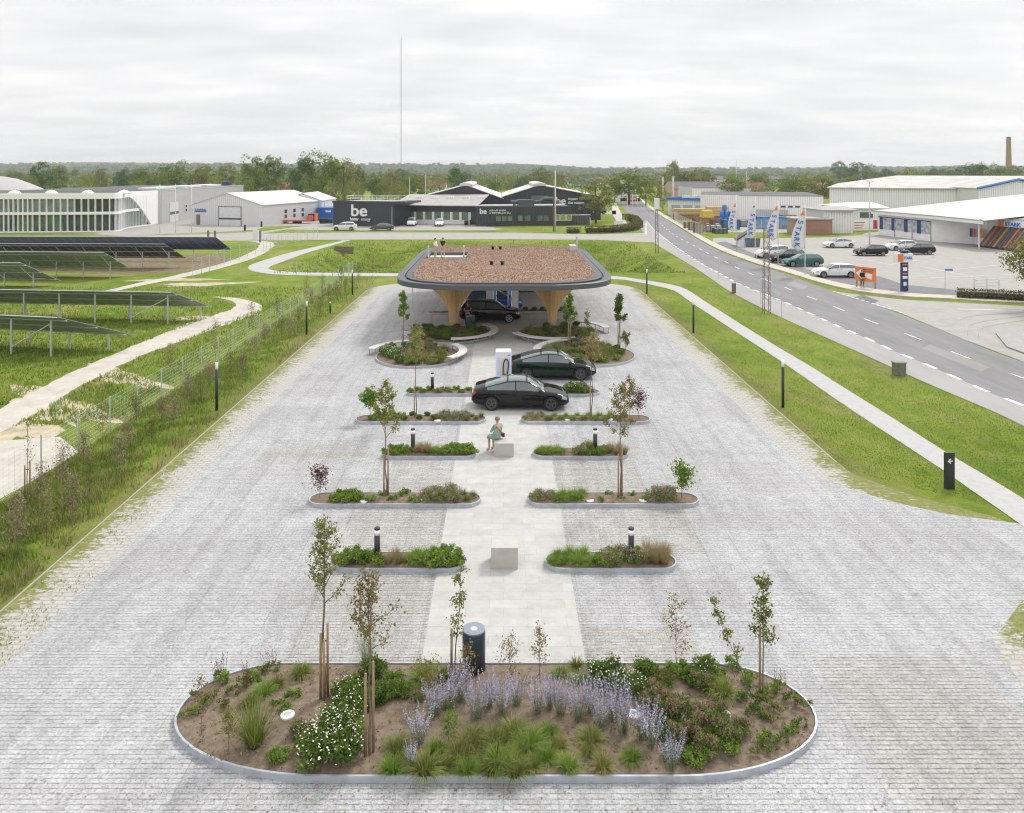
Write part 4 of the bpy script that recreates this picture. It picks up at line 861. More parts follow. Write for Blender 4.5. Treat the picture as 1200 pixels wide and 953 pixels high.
# ------------------------------------------------------------------ canopy
BLK = M('black_metal', (.025, .026, .03), .45, .1)
CHAR = M('charcoal_zinc', (.07, .073, .083), .45, .1, 1.5, metal=.2)
CHAR2 = M('charcoal_rim', (.095, .098, .108), .5, .08, 1.5, metal=.1)
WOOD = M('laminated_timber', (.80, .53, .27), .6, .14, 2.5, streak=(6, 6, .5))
GLASSD = M('dark_glass', (.03, .04, .045), .05, .1, spec=.8)
WHITE = M('white_metal', (.78, .78, .78), .4, .05)
STEEL = M('galvanised_steel', (.60, .62, .64), .4, .12, 6, metal=.5)
def sedum_mat():
    m, nt, b = nodes_of('sedum_roof'); v = texco(nt)
    a = noise(nt, mapping(nt, v, (1, .8, 1)), 4.5, 5, .75); c_ = noise(nt, v, .5, 4, .6); g = noise(nt, mapping(nt, v, (1.3, 2.4, 1), (0, 0, .3)), 1.8, 4, .8)
    col = ramp(nt, a, [(.35, (.25, .14, .11)), (.5, (.35, .22, .17)), (.65, (.40, .29, .22))])
    col = mix(nt, col, (.20, .19, .07), ramp(nt, math_(nt, 'ADD', math_(nt, 'MULTIPLY', g, .6), math_(nt, 'MULTIPLY', c_, .4)), [(.47, 0.0), (.62, .75)]))
    lin(nt, col, b.inputs['Base Color']); b.inputs['Roughness'].default_value = 1; bump(nt, b, a, 1, .05); return m
sedum = sedum_mat()
CY0, CY1, CHW, CZ = 51.6, 79.8, 7.75, 4.1
def canopy_outline(inset=0.0, n=60):
    cx, cy = 0.05, (CY0+CY1)/2; a = CHW-inset; b = (CY1-CY0)/2-inset; P = []
    for k in range(n*2):
        t = 2*PI*(k+.5)/(2*n); c_, s_ = math.cos(t), math.sin(t); e = .22
        P.append((cx+a*abs(c_)**e*(1 if c_ > 0 else -1)*(1-.0*abs(s_)), cy+b*abs(s_)**(e*1.25)*(1 if s_ > 0 else -1)))
    # bow the front and back edges, keep the flanks straight
    return [(x, cy+(y-cy)*(1-.16*((x-cx)/a)**2)) for x, y in P]
can = thing('canopy', 'charging station canopy with reddish sedum roof on flared timber columns', 'canopy', (0, 0, 0))
def ring(mb, A, za, B, zb, mi=0):
    n = len(A); mb.add([(p[0], p[1], za) for p in A]+[(p[0], p[1], zb) for p in B], [(i, (i+1) % n, n+(i+1) % n, n+i) for i in range(n)], mi)
mb = MB(); O0, O1, O2, O3, O4 = (canopy_outline(i) for i in (0, .06, .50, .62, 1.05))
ring(mb, canopy_outline(.45), 3.66, O0, 3.73); ring(mb, O0, 3.73, O0, 4.06); ring(mb, O0, 4.06, O1, CZ); ring(mb, O1, CZ, O2, CZ-.05)
mb.build('fascia', CHAR2, can)
mb = MB(); ring(mb, O2, CZ-.05, O2, CZ-.16); ring(mb, O2, CZ-.16, O3, CZ-.16); ring(mb, O3, CZ-.16, O3, CZ+.03); ring(mb, O3, CZ+.03, O4, CZ+.05)
mb.build('roof_edge', CHAR, can)
# sedum with a rectangular hatch opening near the back left corner
HX0, HX1, HY0, HY1 = -6.5, -3.2, 68.0, 71.4
bm = bmesh.new(); IN = canopy_outline(1.03)
vs = [bm.verts.new((p[0], p[1], CZ+.04)) for p in IN]; hv = [bm.verts.new((x, y, CZ+.04)) for x, y in ((HX0, HY0), (HX1, HY0), (HX1, HY1), (HX0, HY1))]
es = [bm.edges.new((vs[i], vs[(i+1) % len(vs)])) for i in range(len(vs))]+[bm.edges.new((hv[i], hv[(i+1) % 4])) for i in range(4)]
bmesh.ops.triangle_fill(bm, edges=es, use_beauty=True, use_dissolve=False)
for f in bm.faces:
    if f.normal.z < 0: f.normal_flip()
me = bpy.data.meshes.new('sedum_roof'); bm.to_mesh(me); bm.free(); me.materials.append(sedum)
kill = None; ro = link('roof', me, can)
n_ = 42000; rng_ = np.random.default_rng(3); xx = rng_.uniform(-6.7, 6.8, n_); yy = rng_.uniform(52.8, 78.6, n_)
IO = np.array(IN); kp = ~((xx > HX0-.1) & (xx < HX1+.1) & (yy > HY0-.1) & (yy < HY1+.1)) & (np.abs((xx-.05)/6.75)**8+np.abs((yy-65.7)/(13.1*(1-.16*(xx/7.75)**2)))**8 < .95)
SEDP = leafmat('sedum_plants', [(.22, .115, .09), (.33, .185, .14), (.36, .255, .19), (.26, .24, .14)], scale=.8, trans=.1, rand=0)
link('sedum_plants', mesh_np('sedum_plants', *leaves(np.c_[xx, yy, np.full(n_, CZ+.05)][kp], .065, .8, rng=rng_), SEDP), can)['kind'] = 'stuff'
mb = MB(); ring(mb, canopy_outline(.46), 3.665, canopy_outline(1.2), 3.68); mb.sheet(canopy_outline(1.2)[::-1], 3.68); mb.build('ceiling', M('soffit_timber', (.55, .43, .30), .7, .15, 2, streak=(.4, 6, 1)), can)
# hatch deck and upstand
mb = MB(); z = CZ-.12
mb.box(HX0, HX1, HY0, HY1, z-.05, z); mb.build('hatch_deck', M('pale_deck', (.62, .62, .62), .6, .06), can)
mb = MB(); w = .1
mb.box(HX0-w, HX0, HY0-w, HY1+w, z, CZ+.14); mb.box(HX1, HX1+w, HY0-w, HY1+w, z, CZ+.14); mb.box(HX0, HX1, HY1, HY1+w, z, CZ+.14); mb.box(HX0, HX1, HY0-w, HY0, z, CZ+.07)
mb.build('hatch_frame', CHAR2, can)
MB().box(HX1-.28, HX1-.18, HY0+.1, HY0+1.1, CZ, CZ+1.0).build('hatch_rail', STEEL, can); MB().box(HX0+.0, HX0+.06, HY0, HY0+.9, CZ, CZ+1.0).build('hatch_rail', STEEL, can)
mb = MB(); mb.tube([(6.9, 74.6, CZ), (6.9, 74.6, CZ+1.3)], .07, 6); mb.box(6.2, 6.8, 73.9, 75.3, CZ+.02, CZ+.5); mb.build('equipment_post', STEEL, can)
for x, y in ((-1.0, 75.0), (-.3, 75.0), (-.95, 62.8), (-.1, 62.8)):
    v = MB(); v.lathe([(.12, 0), (.12, .22), (.17, .23), (.17, .3), (.02, .34)], 14, (x, y, CZ+.03)); v.build('roof_vent', BLK, can, True)
# timber columns: four curved fins each
def column(x, y):
    mb = MB(); top = 3.675; n = 16
    for q in range(4):
        a = q*PI/2; c_, s_ = math.cos(a), math.sin(a); th = .17; prof = []
        for i in range(n+1):
            t = i/n; zz_ = .22+(top-.22)*t; prof.append((.32+1.13*(max(0, (zz_-.5)/2.13))**2.2, zz_))
        vs = []
        for r, z in prof:
            for (u, v) in ((.04, -th), (r, -th), (r, th), (.04, th)): vs.append((u*c_-v*s_, u*s_+v*c_, z))
        mb.add(vs, [(i*4+k, i*4+(k+1) % 4, (i+1)*4+(k+1) % 4, (i+1)*4+k) for i in range(n) for k in range(4)]+[(3, 2, 1, 0)])
    t = mb.build('timber_column', WOOD, can, loc=(x, y, 0)); recalc(t.data)
    f = MB(); f.lathe([(.3, 0), (.3, .06), (.2, .07), (.2, .24)], 16); f.build('column_foot', STEEL, t)
for x, y in ((-3.73, 59.4), (3.65, 59.4), (-3.73, 72.5), (3.65, 72.5)): column(x, y)
# glazed screen at the back under the canopy
gs = thing('glazed_screen', 'grey glazed screen standing at the back under the canopy', 'screen', (0, 75.6, 0))
for i in range(6):
    x = -1.9+i*1.0
    MB().box(x+.03, x+.97, -.02, .02, .1, 2.75).build('glass_panel', M('screen_glass', (.25, .29, .29), .12, .1, 1, spec=.7), gs)
f = MB(); [f.box(-1.93+i*1.0, -1.87+i*1.0, -.05, .05, 0, 2.85) for i in range(7)]; f.box(-1.93, 4.13, -.05, .05, 2.76, 2.86); f.box(-1.93, 4.13, -.05, .05, 0, .1); f.build('frame', BLK, gs)
dp = thing('drain_pipe', 'slim grey downpipe hanging at the left edge of the canopy', 'pipe', (XD(483.5, 56.5), 56.5, 0))
MB().tube([(0, 0, .02), (0, 0, 3.62)], .025, 6).build('pipe', STEEL, dp); MB().lathe([(.75, 0), (.75, .22), (.62, .24), (.6, .12), (0, .12)], 26).build('basin', M('basin_concrete', (.55, .55, .54), .8, .1, 3), dp)
bw = planter('planter', 'dark edged low planter beneath the canopy behind the black suv', stadium(-6.2, -2.4, 63.9, 64.6)); bw = planter('planter', 'low planter strip beneath the canopy right of the black suv', stadium(1.2, 5.6, 64.6, 65.5))
for j, x in enumerate((1.8, 2.5, 3.2, 4.0, 4.8)): inst('shrub', SHRUB[0], '%s shadowed shrub in the strip beneath the canopy' % ORD[j], 'shrub', (x, 65, .15), None, .7, 'shrubs beneath the canopy')
# ------------------------------------------------------------------ chargers
def charger(loc, w, d_, h, label, rotz=0, hero=False, grp=None):
    t = thing('ev_charger', label, 'charger', loc, rotz, grp)
    b = MB(); b.box(-w/2, w/2, 0, d_, .06, h); bo = b.build('body', M('charger_white', (.80, .80, .81), .35, .03), t); bevel(bo, .035, 3)
    MB().box(-w/2-.06, w/2+.06, -.08, d_+.06, 0, .06).build('plinth', M('plinth_concrete', (.45, .45, .44), .8), t)
    s = MB(); s.box(-w/2+.07, w/2-.07, -.012, 0, .5, h-.32); s.build('front_panel', M('panel_white', (.72, .72, .73), .25, .03), t)
    for sx in (-1, 1):
        e = MB(); e.box(sx*(w/2-.03)-.012, sx*(w/2-.03)+.012, -.016, -.002, .3, h-.06)
        e.build('light_strip', M('blue_light', (.3, .4, .8), .4, .02, emit=((.35, .5, 1), .6 if hero else 1.2)), t)
    c_ = MB(); c_.tube(smoothline([(.08, -.03, .85), (.0, -.10, .5), (-.02, -.12, .75), (.0, -.10, 1.35), (.12, -.08, 1.62), (.26, -.07, 1.45), (.22, -.1, .95), (.12, -.14, .55), (.05, -.2, .35)], 6), .032, 8); c_.build('cable', BLK, t, True)
    p = MB(); p.box(w/2-.16, w/2-.10, -.02, 0, h-.22, h-.16); p.build('badge', BLK, t)
    return t
charger((XD(590, 42.0), 42.0, .016), .84, .75, 2.0, 'tall white charger with black cable behind the black sedan', 0, True)
charger((XD(582, 63.6)-.15, 63.4, .02), .5, .7, 2.5, 'white charger with blue lit edge beneath the canopy, left one', .9, grp='chargers beneath the canopy')
charger((XD(596, 63.6)+.1, 63.4, .02), .5, .7, 2.5, 'white charger with blue lit edge beneath the canopy by the blue car', -.9, grp='chargers beneath the canopy')
# ------------------------------------------------------------------ bollards, lamps, bins, blocks
LAMPW = M('lamp_white', (.92, .92, .92), .3, .02)
def bollard(px, Y, label, h=1.0, r=.085):
    t = thing('bollard_light', label, 'bollard light', (XD(px, Y), Y, .1), 0, 'black bollard lights of the planters')
    MB().lathe([(r, 0), (r, h-.21)], 20).build('post', BLK, t, True); MB().lathe([(r*1.0, h-.21), (r*1.0, h-.06)], 20).build('lens', LAMPW, t, True)
    MB().lathe([(r, h-.06), (r, h-.01), (r*.9, h), (0, h)], 20).build('cap', BLK, t)
bollard(442, 23.35, 'black bollard light in the nearest left narrow planter'); bollard(739.7, 23.35, 'black bollard light in the nearest right narrow planter')
bollard(483.9, 32.3, 'black bollard light in the third left narrow planter'); bollard(697.5, 32.3, 'black bollard light in the third right narrow planter')
bollard(506.7, 41.2, 'black bollard light in the fifth left narrow planter, left of charger')
def plamp(px, py, label, h=2.35):
    g = G(px, py); t = thing('path_lamp', label, 'lamp post', g, 0, 'black lamp posts with white tops'); r = .07
    top = .36 if h > 1.5 else .12
    MB().lathe([(r, 0), (r, h-top)], 14).build('post', BLK, t, True); MB().lathe([(r*.98, h-top), (r*.98, h-.02), (0, h-.02)], 14).build('lamp_head', LAMPW, t, True)
plamp(254, 481, 'black lamp post with white top, nearest on the left verge'); plamp(359.3, 392, 'black lamp post with white top, second on the left verge')
plamp(413, 345.6, 'black lamp post with white top by the far fence end'); plamp(387, 367.3, 'short black bollard between two lamp posts on the left verge', .95)
plamp(758, 344.5, 'black lamp post with white top, right of the canopy'); plamp(812.6, 390, 'black lamp post with white top, middle one along the footpath'); plamp(917.5, 477.5, 'black lamp post with white top, nearest along the footpath')
def cyl(loc, r, h, label, mat, disc=True):
    t = thing('cylinder_bin', label, 'bin', loc); MB().lathe([(r, 0), (r, h-.04), (r*.98, h-.03)], 40).build('body', mat, t, True)
    MB().lathe([(r*.99, h-.03), (r*.99, h), (r*.34, h), (r*.34, h-.008)], 40).build('lid', M('lid_grey', (.23, .26, .30), .5, .08), t)
    MB().lathe([(r*.34, h-.006), (r*.3, h+.006), (0, h+.008)], 24).build('opening_disc', M('disc_pale', (.62, .62, .62), .4), t)
cyl((XD(555.3, 18.2), 18.2, .1), .262, 1.0, 'dark blue grey cylinder bin at the back of the front planter', M('bin_navy', (.035, .055, .075), .45, .1, metal=.2))
cyl((XD(551.2, 57.7), 57.7, .02), .34, 1.05, 'dark cylinder bin in front of the person under the canopy', M('bin_navy', (.03, .05, .06), .45), False)
BTOP = M('block_stone', (.47, .45, .415), .8, .07, 3, bmp=.1)
def block(px0, px1, py, w, d_, h, label):
    g = G((px0+px1)/2, py); o = MB().box(-w/2, w/2, 0, d_, 0, h).build('stone_block', BTOP); o.location = (g[0], g[1], .02); bevel(o, .012, 2)
    tag(o, label, 'stone block'); return o
block(575.6, 607, 668, .78, .72, .62, 'pale stone cube seat on the walkway, empty one'); block(578.9, 602, 536.3, .8, .8, .55, 'pale stone cube seat under the sitting person')
# direction totem
tt = thing('direction_sign', 'black totem sign with white arrow beside the footpath', 'sign', G(1113.6, 573.7), math.radians(3))
MB().box(-.17, .17, 0, .12, 0, 1.33).build('panel', BLK, tt)
a = MB(); a.add([(-.10, -.004, 1.03), (-.0, -.004, 1.13), (.035, -.004, 1.10), (-.035, -.004, 1.03), (.035, -.004, .96), (0, -.004, .93)], [(0, 1, 2, 3), (0, 3, 4, 5)]); a.box(-.05, .10, -.004, -.002, 1.012, 1.048)
ar = a.build('arrow', WHITE, tt)
# ------------------------------------------------------------------ cars
def lut(pts, x): return float(np.interp(x, [p[0] for p in pts], [p[1] for p in pts]))
TYRE = M('tyre_rubber', (.018, .018, .019), .8, .1); RIMD = M('rim_dark', (.13, .13, .14), .35, .1, metal=.7); RIMS = M('rim_silver', (.45, .45, .46), .35, .1, metal=.6)
CGL = M('car_glass', (.075, .10, .105), .04, .1, spec=.9, coat=.8); TRIM = M('black_trim', (.015, .015, .016), .5, .1)
HL = M('headlight_glass', (.35, .37, .38), .12, .05, spec=.8); TL = M('tail_light_red', (.45, .01, .01), .2, .05)
def paint(name, c_): return M('paint_'+name, tuple(max(0, q*.8-.003) if max(c_) < .4 else min(.85, q*1.12) for q in c_), .3, .04, 2, coat=.8, spec=.0)
STY = {
 'sedan': dict(L=4.72, W=1.85, Hh=1.44, wb=(.205, .815), belt=[(0, .60), (.015, .80), (.05, .95), (.14, .99), (.3, .97), (.5, .95), (.7, .93), (.78, .88), (.88, .80), (.95, .70), (1, .52)],
   roof=[(0, 0), (.025, .985), (.10, 1.08), (.25, 1.27), (.36, 1.385), (.45, 1.44), (.54, 1.42), (.60, 1.35), (.68, 1.16), (.755, .93), (.78, 0), (1, 0)], side=(.16, .70), bp=.455, ws=(.575, .745), rw=(.14, .36), wr=.345),
 'suv': dict(L=4.65, W=1.87, Hh=1.64, wb=(.19, .815), belt=[(0, .72), (.01, 1.0), (.04, 1.08), (.2, 1.08), (.5, 1.05), (.7, 1.03), (.8, 1.0), (.9, .93), (.96, .82), (1, .6)],
   roof=[(0, 0), (.015, 1.1), (.05, 1.35), (.10, 1.54), (.2, 1.62), (.4, 1.64), (.55, 1.60), (.63, 1.46), (.76, 1.06), (.785, 0), (1, 0)], side=(.09, .72), bp=.43, ws=(.58, .75), rw=(.022, .10), wr=.36),
 'hatch': dict(L=4.3, W=1.8, Hh=1.47, wb=(.19, .80), belt=[(0, .65), (.01, .92), (.04, 1.0), (.2, 1.0), (.5, .97), (.7, .94), (.8, .90), (.9, .83), (.96, .72), (1, .55)],
   roof=[(0, 0), (.02, 1.0), (.06, 1.22), (.12, 1.40), (.25, 1.46), (.42, 1.47), (.54, 1.43), (.62, 1.28), (.745, .96), (.77, 0), (1, 0)], side=(.11, .70), bp=.44, ws=(.56, .735), rw=(.03, .12), wr=.325),
 'estate': dict(L=4.75, W=1.83, Hh=1.48, wb=(.20, .81), belt=[(0, .65), (.01, .92), (.04, 1.0), (.2, 1.01), (.5, .97), (.7, .94), (.8, .89), (.9, .81), (.96, .70), (1, .52)],
   roof=[(0, 0), (.015, .98), (.05, 1.18), (.10, 1.38), (.2, 1.45), (.42, 1.48), (.54, 1.44), (.62, 1.28), (.74, .96), (.765, 0), (1, 0)], side=(.08, .70), bp=.45, ws=(.56, .73), rw=(.022, .10), wr=.335),
}
CARM = {}
def car_meshes(style):
    if style in CARM: return CARM[style]
    S = STY[style]; L, Wd = S['L'], S['W']; N = 57
    xs = sorted(set([i/(N-1) for i in range(N)]+[.006, .012, .985, .994])); rings = []
    def ring_at(u):
        hw = Wd/2*lut([(0, .80), (.02, .90), (.06, .955), (.15, .99), (.3, 1), (.75, 1), (.88, .98), (.95, .92), (.985, .80), (1, .66)], u)
        zs = lut(S['belt'], u); zr = max(lut(S['roof'], u), zs+.035); c_ = min(1, max(0, (zr-zs-.035)/.38))
        zb = lut([(0, .42), (.03, .28), (.1, .22), (.9, .2), (.97, .24), (1, .34)], u); zm = zb+.48*(zs-zb)
        ew = hw*(.90-.16*c_); ez = zs+(zr-zs)*(.55+.33*c_)
        return [(0, zb), (hw*.80, zb), (hw*.955, zb+.07), (hw*.995, zm-.06), (hw, zm+.05), (hw*.985, zs-.10), (hw*.955, zs-.015), (ew, ez), (ew*.80, zr-.012), (ew*.4, zr+.004), (0, zr+.012)]
    K = 11; vs = []; full = 2*K-2
    for u in xs:
        R = ring_at(u); x = (u-.5)*L
        loop = R+[(-y, z) for y, z in R[-2:0:-1]]
        vs += [(x, y, z) for y, z in loop]
    n = len(xs); fs = [(i*full+k, i*full+(k+1) % full, (i+1)*full+(k+1) % full, (i+1)*full+k) for i in range(n-1) for k in range(full)]
    fs += [tuple(range(full))[::-1], tuple((n-1)*full+k for k in range(full))]
    mb = MB(); mb.add(vs, fs); me = mb.mesh('body', [TRIM], True); recalc(me)
    o = link('body', me)
    # wheel arches cut from the shell
    cut = MB(); wr = S['wr']
    for u in S['wb']:
        for sy in (-1, 1):
            x = (u-.5)*L; cyv = []; m_ = 28; r = wr+.055
            for k in range(m_):
                a_ = 2*PI*k/m_; cyv.append((x+r*math.cos(a_), sy*(Wd/2+.1), wr+r*math.sin(a_)))
            for k in range(m_):
                a_ = 2*PI*k/m_; cyv.append((x+r*math.cos(a_), sy*(Wd/2-.30), wr+r*math.sin(a_)))
            cut.add(cyv, [tuple(range(m_)), tuple(range(2*m_-1, m_-1, -1))]+[(k, m_+k, m_+(k+1) % m_, (k+1) % m_) for k in range(m_)])
    cm = cut.mesh('cutter', [TRIM]); recalc(cm); oc = link('cutter', cm)
    md = o.modifiers.new('b', 'BOOLEAN'); md.operation = 'DIFFERENCE'; md.object = oc; md.solver = 'EXACT'
    body = evalmesh(o, 'body'); bpy.data.objects.remove(o); bpy.data.objects.remove(oc)
    bm = bmesh.new(); bm.from_mesh(body)
    for f in bm.faces:
        f.smooth = True; c_ = f.calc_center_median(); inside = False
        for u in S['wb']:
            if math.hypot(c_.x-(u-.5)*L, c_.z-wr) < wr+.07 and abs(c_.y) < Wd/2-.02 and c_.z < wr*2+.1 and abs(f.normal.y) < .99 and abs(c_.y) > Wd/2-.305: inside = f.normal.z < 0 or inside
            if math.hypot(c_.x-(u-.5)*L, c_.z-wr) < wr+.06 and abs(abs(c_.y)-(Wd/2-.30)) < .01: inside = True
        f.material_index = 1 if (c_.z < .33 and abs(c_.x) < L*.47) or inside or c_.z < .26 else 0
    for e in bm.edges:
        if e.calc_face_angle(0) > .7: e.smooth = False
    bm.to_mesh(body); bm.free()
    # glass and details as panels riding on the shell
    def P(u, k, f, off, sy=1):
        R = ring_at(u); k1 = min(k+1, K-1); y = R[k][0]+(R[k1][0]-R[k][0])*f; z = R[k][1]+(R[k1][1]-R[k][1])*f
        dy, dz = R[k1][0]-R[k][0], R[k1][1]-R[k][1]; l = math.hypot(dy, dz) or 1
        return ((u-.5)*L, sy*(y+dz/l*off), z-dy/l*off+(off*.4 if k > 6 else 0))
    def panel(mb, u0, u1, k0, f0, k1, f1, off=.008, nu=8, sides=(1, -1)):
        for sy in sides:
            cols = []
            levels = [(k0, f0)]+[(k, 0) for k in range(k0+1, k1+1) if not (k == k1 and f1 == 0)]+[(k1, f1)] if k1 > k0 else [(k0, f0), (k0, f1)]
            for i in range(nu+1): cols.append([P(u0+(u1-u0)*i/nu, k, f, off, sy) for k, f in levels])
            m_ = len(levels); b = [p for c_ in cols for p in c_]
            mb.add(b, [((i*m_+j), (i+1)*m_+j, (i+1)*m_+j+1, i*m_+j+1) if sy < 0 else ((i*m_+j), i*m_+j+1, (i+1)*m_+j+1, (i+1)*m_+j) for i in range(nu) for j in range(m_-1)])
    out = [('body', body)]; a_, b_ = S['side']
    for nm, u0, u1 in (('rear_side_window', a_, S['bp']-.006), ('front_side_window', S['bp']+.006, b_)):
        for sy in (1, -1):
            m_ = MB(); panel(m_, u0, u1, 6, .10, 6, .93, .006, 10, (sy,)); out.append((nm, m_.mesh(nm, [CGL], True)))
    def across(u0, u1, nm, mat_, nu=6, off=.01):
        m_ = MB(); rows_ = []
        for i in range(nu+1):
            u = u0+(u1-u0)*i/nu; R = ring_at(u); pts = [(R[7][0]*.94, R[7][1]+.012), (R[8][0], R[8][1]+.006), (R[9][0], R[9][1]+.006), (0, R[10][1]+.006)]
            row = [((u-.5)*L, y, z+off) for y, z in pts]+[((u-.5)*L, -y, z+off) for y, z in pts[-2::-1]]; rows_.append(row)
        k_ = len(rows_[0]); m_.add([p for r_ in rows_ for p in r_], [(i*k_+j, (i+1)*k_+j, (i+1)*k_+j+1, i*k_+j+1) for i in range(nu) for j in range(k_-1)])
        me = m_.mesh(nm, [mat_], True); out.append((nm, me))
    across(S['ws'][0], S['ws'][1], 'windscreen', CGL); across(S['rw'][0], S['rw'][1], 'rear_window', CGL)
    if style == 'sedan': across(S['rw'][1]+.02, S['ws'][0]-.02, 'glass_roof', CGL, 5, .006)
    m_ = MB(); [panel(m_, u-.0012, u+.0012, 2, .2, 6, .1, .004, 1) for u in (S['bp'], S['ws'][1]-.03, S['side'][0]+.085)]
    out.append(('door_seams', m_.mesh('door_seams', [TRIM])))
    for u in (S['bp']-.035, S['ws'][1]-.30*.9+.04):
        m_ = MB()
        for sy in (1, -1): p = P(u, 5, .3, .015, sy); m_.cbox(p, (.17, .02, .03))
        out.append(('door_handle', m_.mesh('door_handle', [TRIM])))
    for sy in (1, -1):
        m_ = MB(); panel(m_, .925, .978, 4, .55, 6, .35, .008, 4, (sy,)); out.append(('headlight', m_.mesh('headlight', [HL], True)))
        m_ = MB(); panel(m_, .008, .05, 5, .0, 6, .3, .008, 4, (sy,)); out.append(('tail_light', m_.mesh('tail_light', [TL], True)))
        m_ = MB(); u = S['ws'][1]-.045; p = P(u, 6, .1, .02, sy); m_.cbox((p[0], p[1]+sy*.11, p[2]+.06), (.12, .2, .12)); m_.cbox((p[0], p[1]+sy*.02, p[2]+.02), (.05, .06, .03)); out.append(('wing_mirror', m_.mesh('wing_mirror', [TRIM])))
    m_ = MB(); m_.box(L/2-.035, L/2+.006, -.42, .42, .36, .5); out.append(('front_grille', m_.mesh('front_grille', [TRIM])))
    m_ = MB(); m_.box(-L/2-.012, -L/2+.02, -.26, .26, .60, .71); m_.box(L/2-.01, L/2+.012, -.26, .26, .40, .51); out.append(('number_plate', m_.mesh('number_plate', [WHITE])))
    # wheel: tyre and rim
    r = S['wr']; ty = MB(); n_ = 30
    prof = [(r*.70, -.10), (r*.93, -.115), (r, -.085), (r, .085), (r*.93, .115), (r*.70, .10)]
    ty.add([(pr*math.cos(2*PI*k/n_), py, pr*math.sin(2*PI*k/n_)) for pr, py in prof for k in range(n_)], [(i*n_+k, i*n_+(k+1) % n_, (i+1)*n_+(k+1) % n_, (i+1)*n_+k) for i in range(5) for k in range(n_)])
    tm_ = ty.mesh('tyre', [TYRE], True)
    def rim(mat_):
        q = MB(); q.add([(r*.70*math.cos(2*PI*k/n_), y, r*.70*math.sin(2*PI*k/n_)) for y in (-.08, .08) for k in range(n_)], [tuple(range(n_)), tuple(range(2*n_-1, n_-1, -1))], 1)
        for sy in (1, -1):
            for k in range(n_):
                a0, a1 = 2*PI*k/n_, 2*PI*(k+1)/n_; ri, ro_ = r*.60, r*.71
                q.add([(ri*math.cos(a0), sy*.10, ri*math.sin(a0)), (ro_*math.cos(a0), sy*.105, ro_*math.sin(a0)), (ro_*math.cos(a1), sy*.105, ro_*math.sin(a1)), (ri*math.cos(a1), sy*.10, ri*math.sin(a1))], [(0, 1, 2, 3)], 0)
            for k in range(5):
                a0 = 2*PI*k/5+.3
                for da in (-.17, .17):
                    p0 = Vector((math.cos(a0+da*.3)*.03, 0, math.sin(a0+da*.3)*.03)); p1 = Vector((math.cos(a0+da)*r*.63, 0, math.sin(a0+da)*r*.63)); w_ = Vector((-math.sin(a0), 0, math.cos(a0)))*.016
                    q.add([tuple(p0-w_+Vector((0, sy*.10, 0))), tuple(p1-w_+Vector((0, sy*.10, 0))), tuple(p1+w_+Vector((0, sy*.10, 0))), tuple(p0+w_+Vector((0, sy*.10, 0)))], [(0, 1, 2, 3)], 0)
            q.add([(.045*math.cos(2*PI*k/8), sy*.108, .045*math.sin(2*PI*k/8)) for k in range(8)], [tuple(range(8))], 0)
        return q.mesh('rim', [mat_, TRIM])
    CARM[style] = (out, tm_, rim); return CARM[style]
PM = {}
def car(style, pname, color, label, loc, heading, rim_m=None, group=None, name='parked_car'):
    parts, tm_, rim = car_meshes(style); S = STY[style]; rim_m = rim_m or RIMS
    t = thing(name, label, 'car', loc, heading, group)
    for nm, me in parts:
        if nm == 'body':
            key = (style, pname)
            if key not in PM: m2 = me.copy(); m2.materials.clear(); m2.materials.append(paint(pname, color)); m2.materials.append(TRIM); PM[key] = m2
            me = PM[key]
        link(nm, me, t)
    key = ('rim', style, rim_m.name)
    if key not in PM: PM[key] = rim(rim_m)
    for u in S['wb']:
        for sy in (1, -1):
            w_ = bpy.data.objects.new('wheel', None); COL.objects.link(w_); w_.parent = t; w_.location = ((u-.5)*S['L'], sy*(S['W']/2-.125), S['wr'])
            link('tyre', tm_, w_); link('rim', PM[key], w_)
    return t
car('sedan', 'black', (.012, .013, .016), 'shiny black sedan parked in front of the white charger', (.83, 39.1, .02), math.radians(-1.5), RIMD)
c_ = car('sedan', 'green', (.008, .024, .018), 'dark green fastback car behind the black sedan', (2.72, 44.6, .02), math.radians(-1), RIMD); c_.scale = (1.03, 1.02, 1.03)
car('suv', 'black', (.010, .010, .012), 'black suv parked beneath the canopy', (-1.02, 61.2, .02), math.radians(-1), RIMS)
car('suv', 'blue', (.01, .09, .42), 'bright blue car beneath the canopy behind the black suv', (-.75, 66.3, .02), 0, RIMS)
CG = None
def pcar(style, pn, col, px0, px1, py, label, head=PI, grp='cars parked at the shops', dy=.9, rim_m=None):
    x, y, _ = G((px0+px1)/2, py); car(style, pn, col, label, (x, y+dy, .03), head, rim_m, grp)
wh, bk = (.72, .72, .72), (.015, .016, .018)
pcar('suv', 'white', wh, 889, 927, 303, 'white suv behind the flagpoles, farthest left of the shop cars', PI+.25, dy=1)
pcar('suv', 'navy', (.012, .016, .03), 907, 943, 308.4, 'dark navy suv between the white suv and teal estate', PI+.25, dy=1)
pcar('estate', 'teal', (.02, .16, .15), 919.6, 967, 313, 'teal estate car beside the flagpole nearest the sign', PI+.03)
pcar('estate', 'white', wh, 957, 1007, 326, 'white estate car behind the orange arrow board', PI-.03)
pcar('sedan', 'white', wh, 967.7, 1005, 291, 'white saloon in the middle of the shop car park', PI+.06)
pcar('hatch', 'black', bk, 1003, 1044, 300.5, 'black hatchback with silver wheels in the shop car park', PI+.04)
pcar('hatch', 'white', wh, 1042.6, 1076, 294, 'white hatchback just behind the shop pylon sign', PI+.1)
pcar('estate', 'black', bk, 1062, 1093, 298.8, 'black estate car right of the shop pylon sign', PI+.0)
g2 = 'cars parked by the dark offices'
pcar('suv', 'white', wh, 389.5, 416, 270.5, 'white suv in front of the dark office, left one', PI, g2)
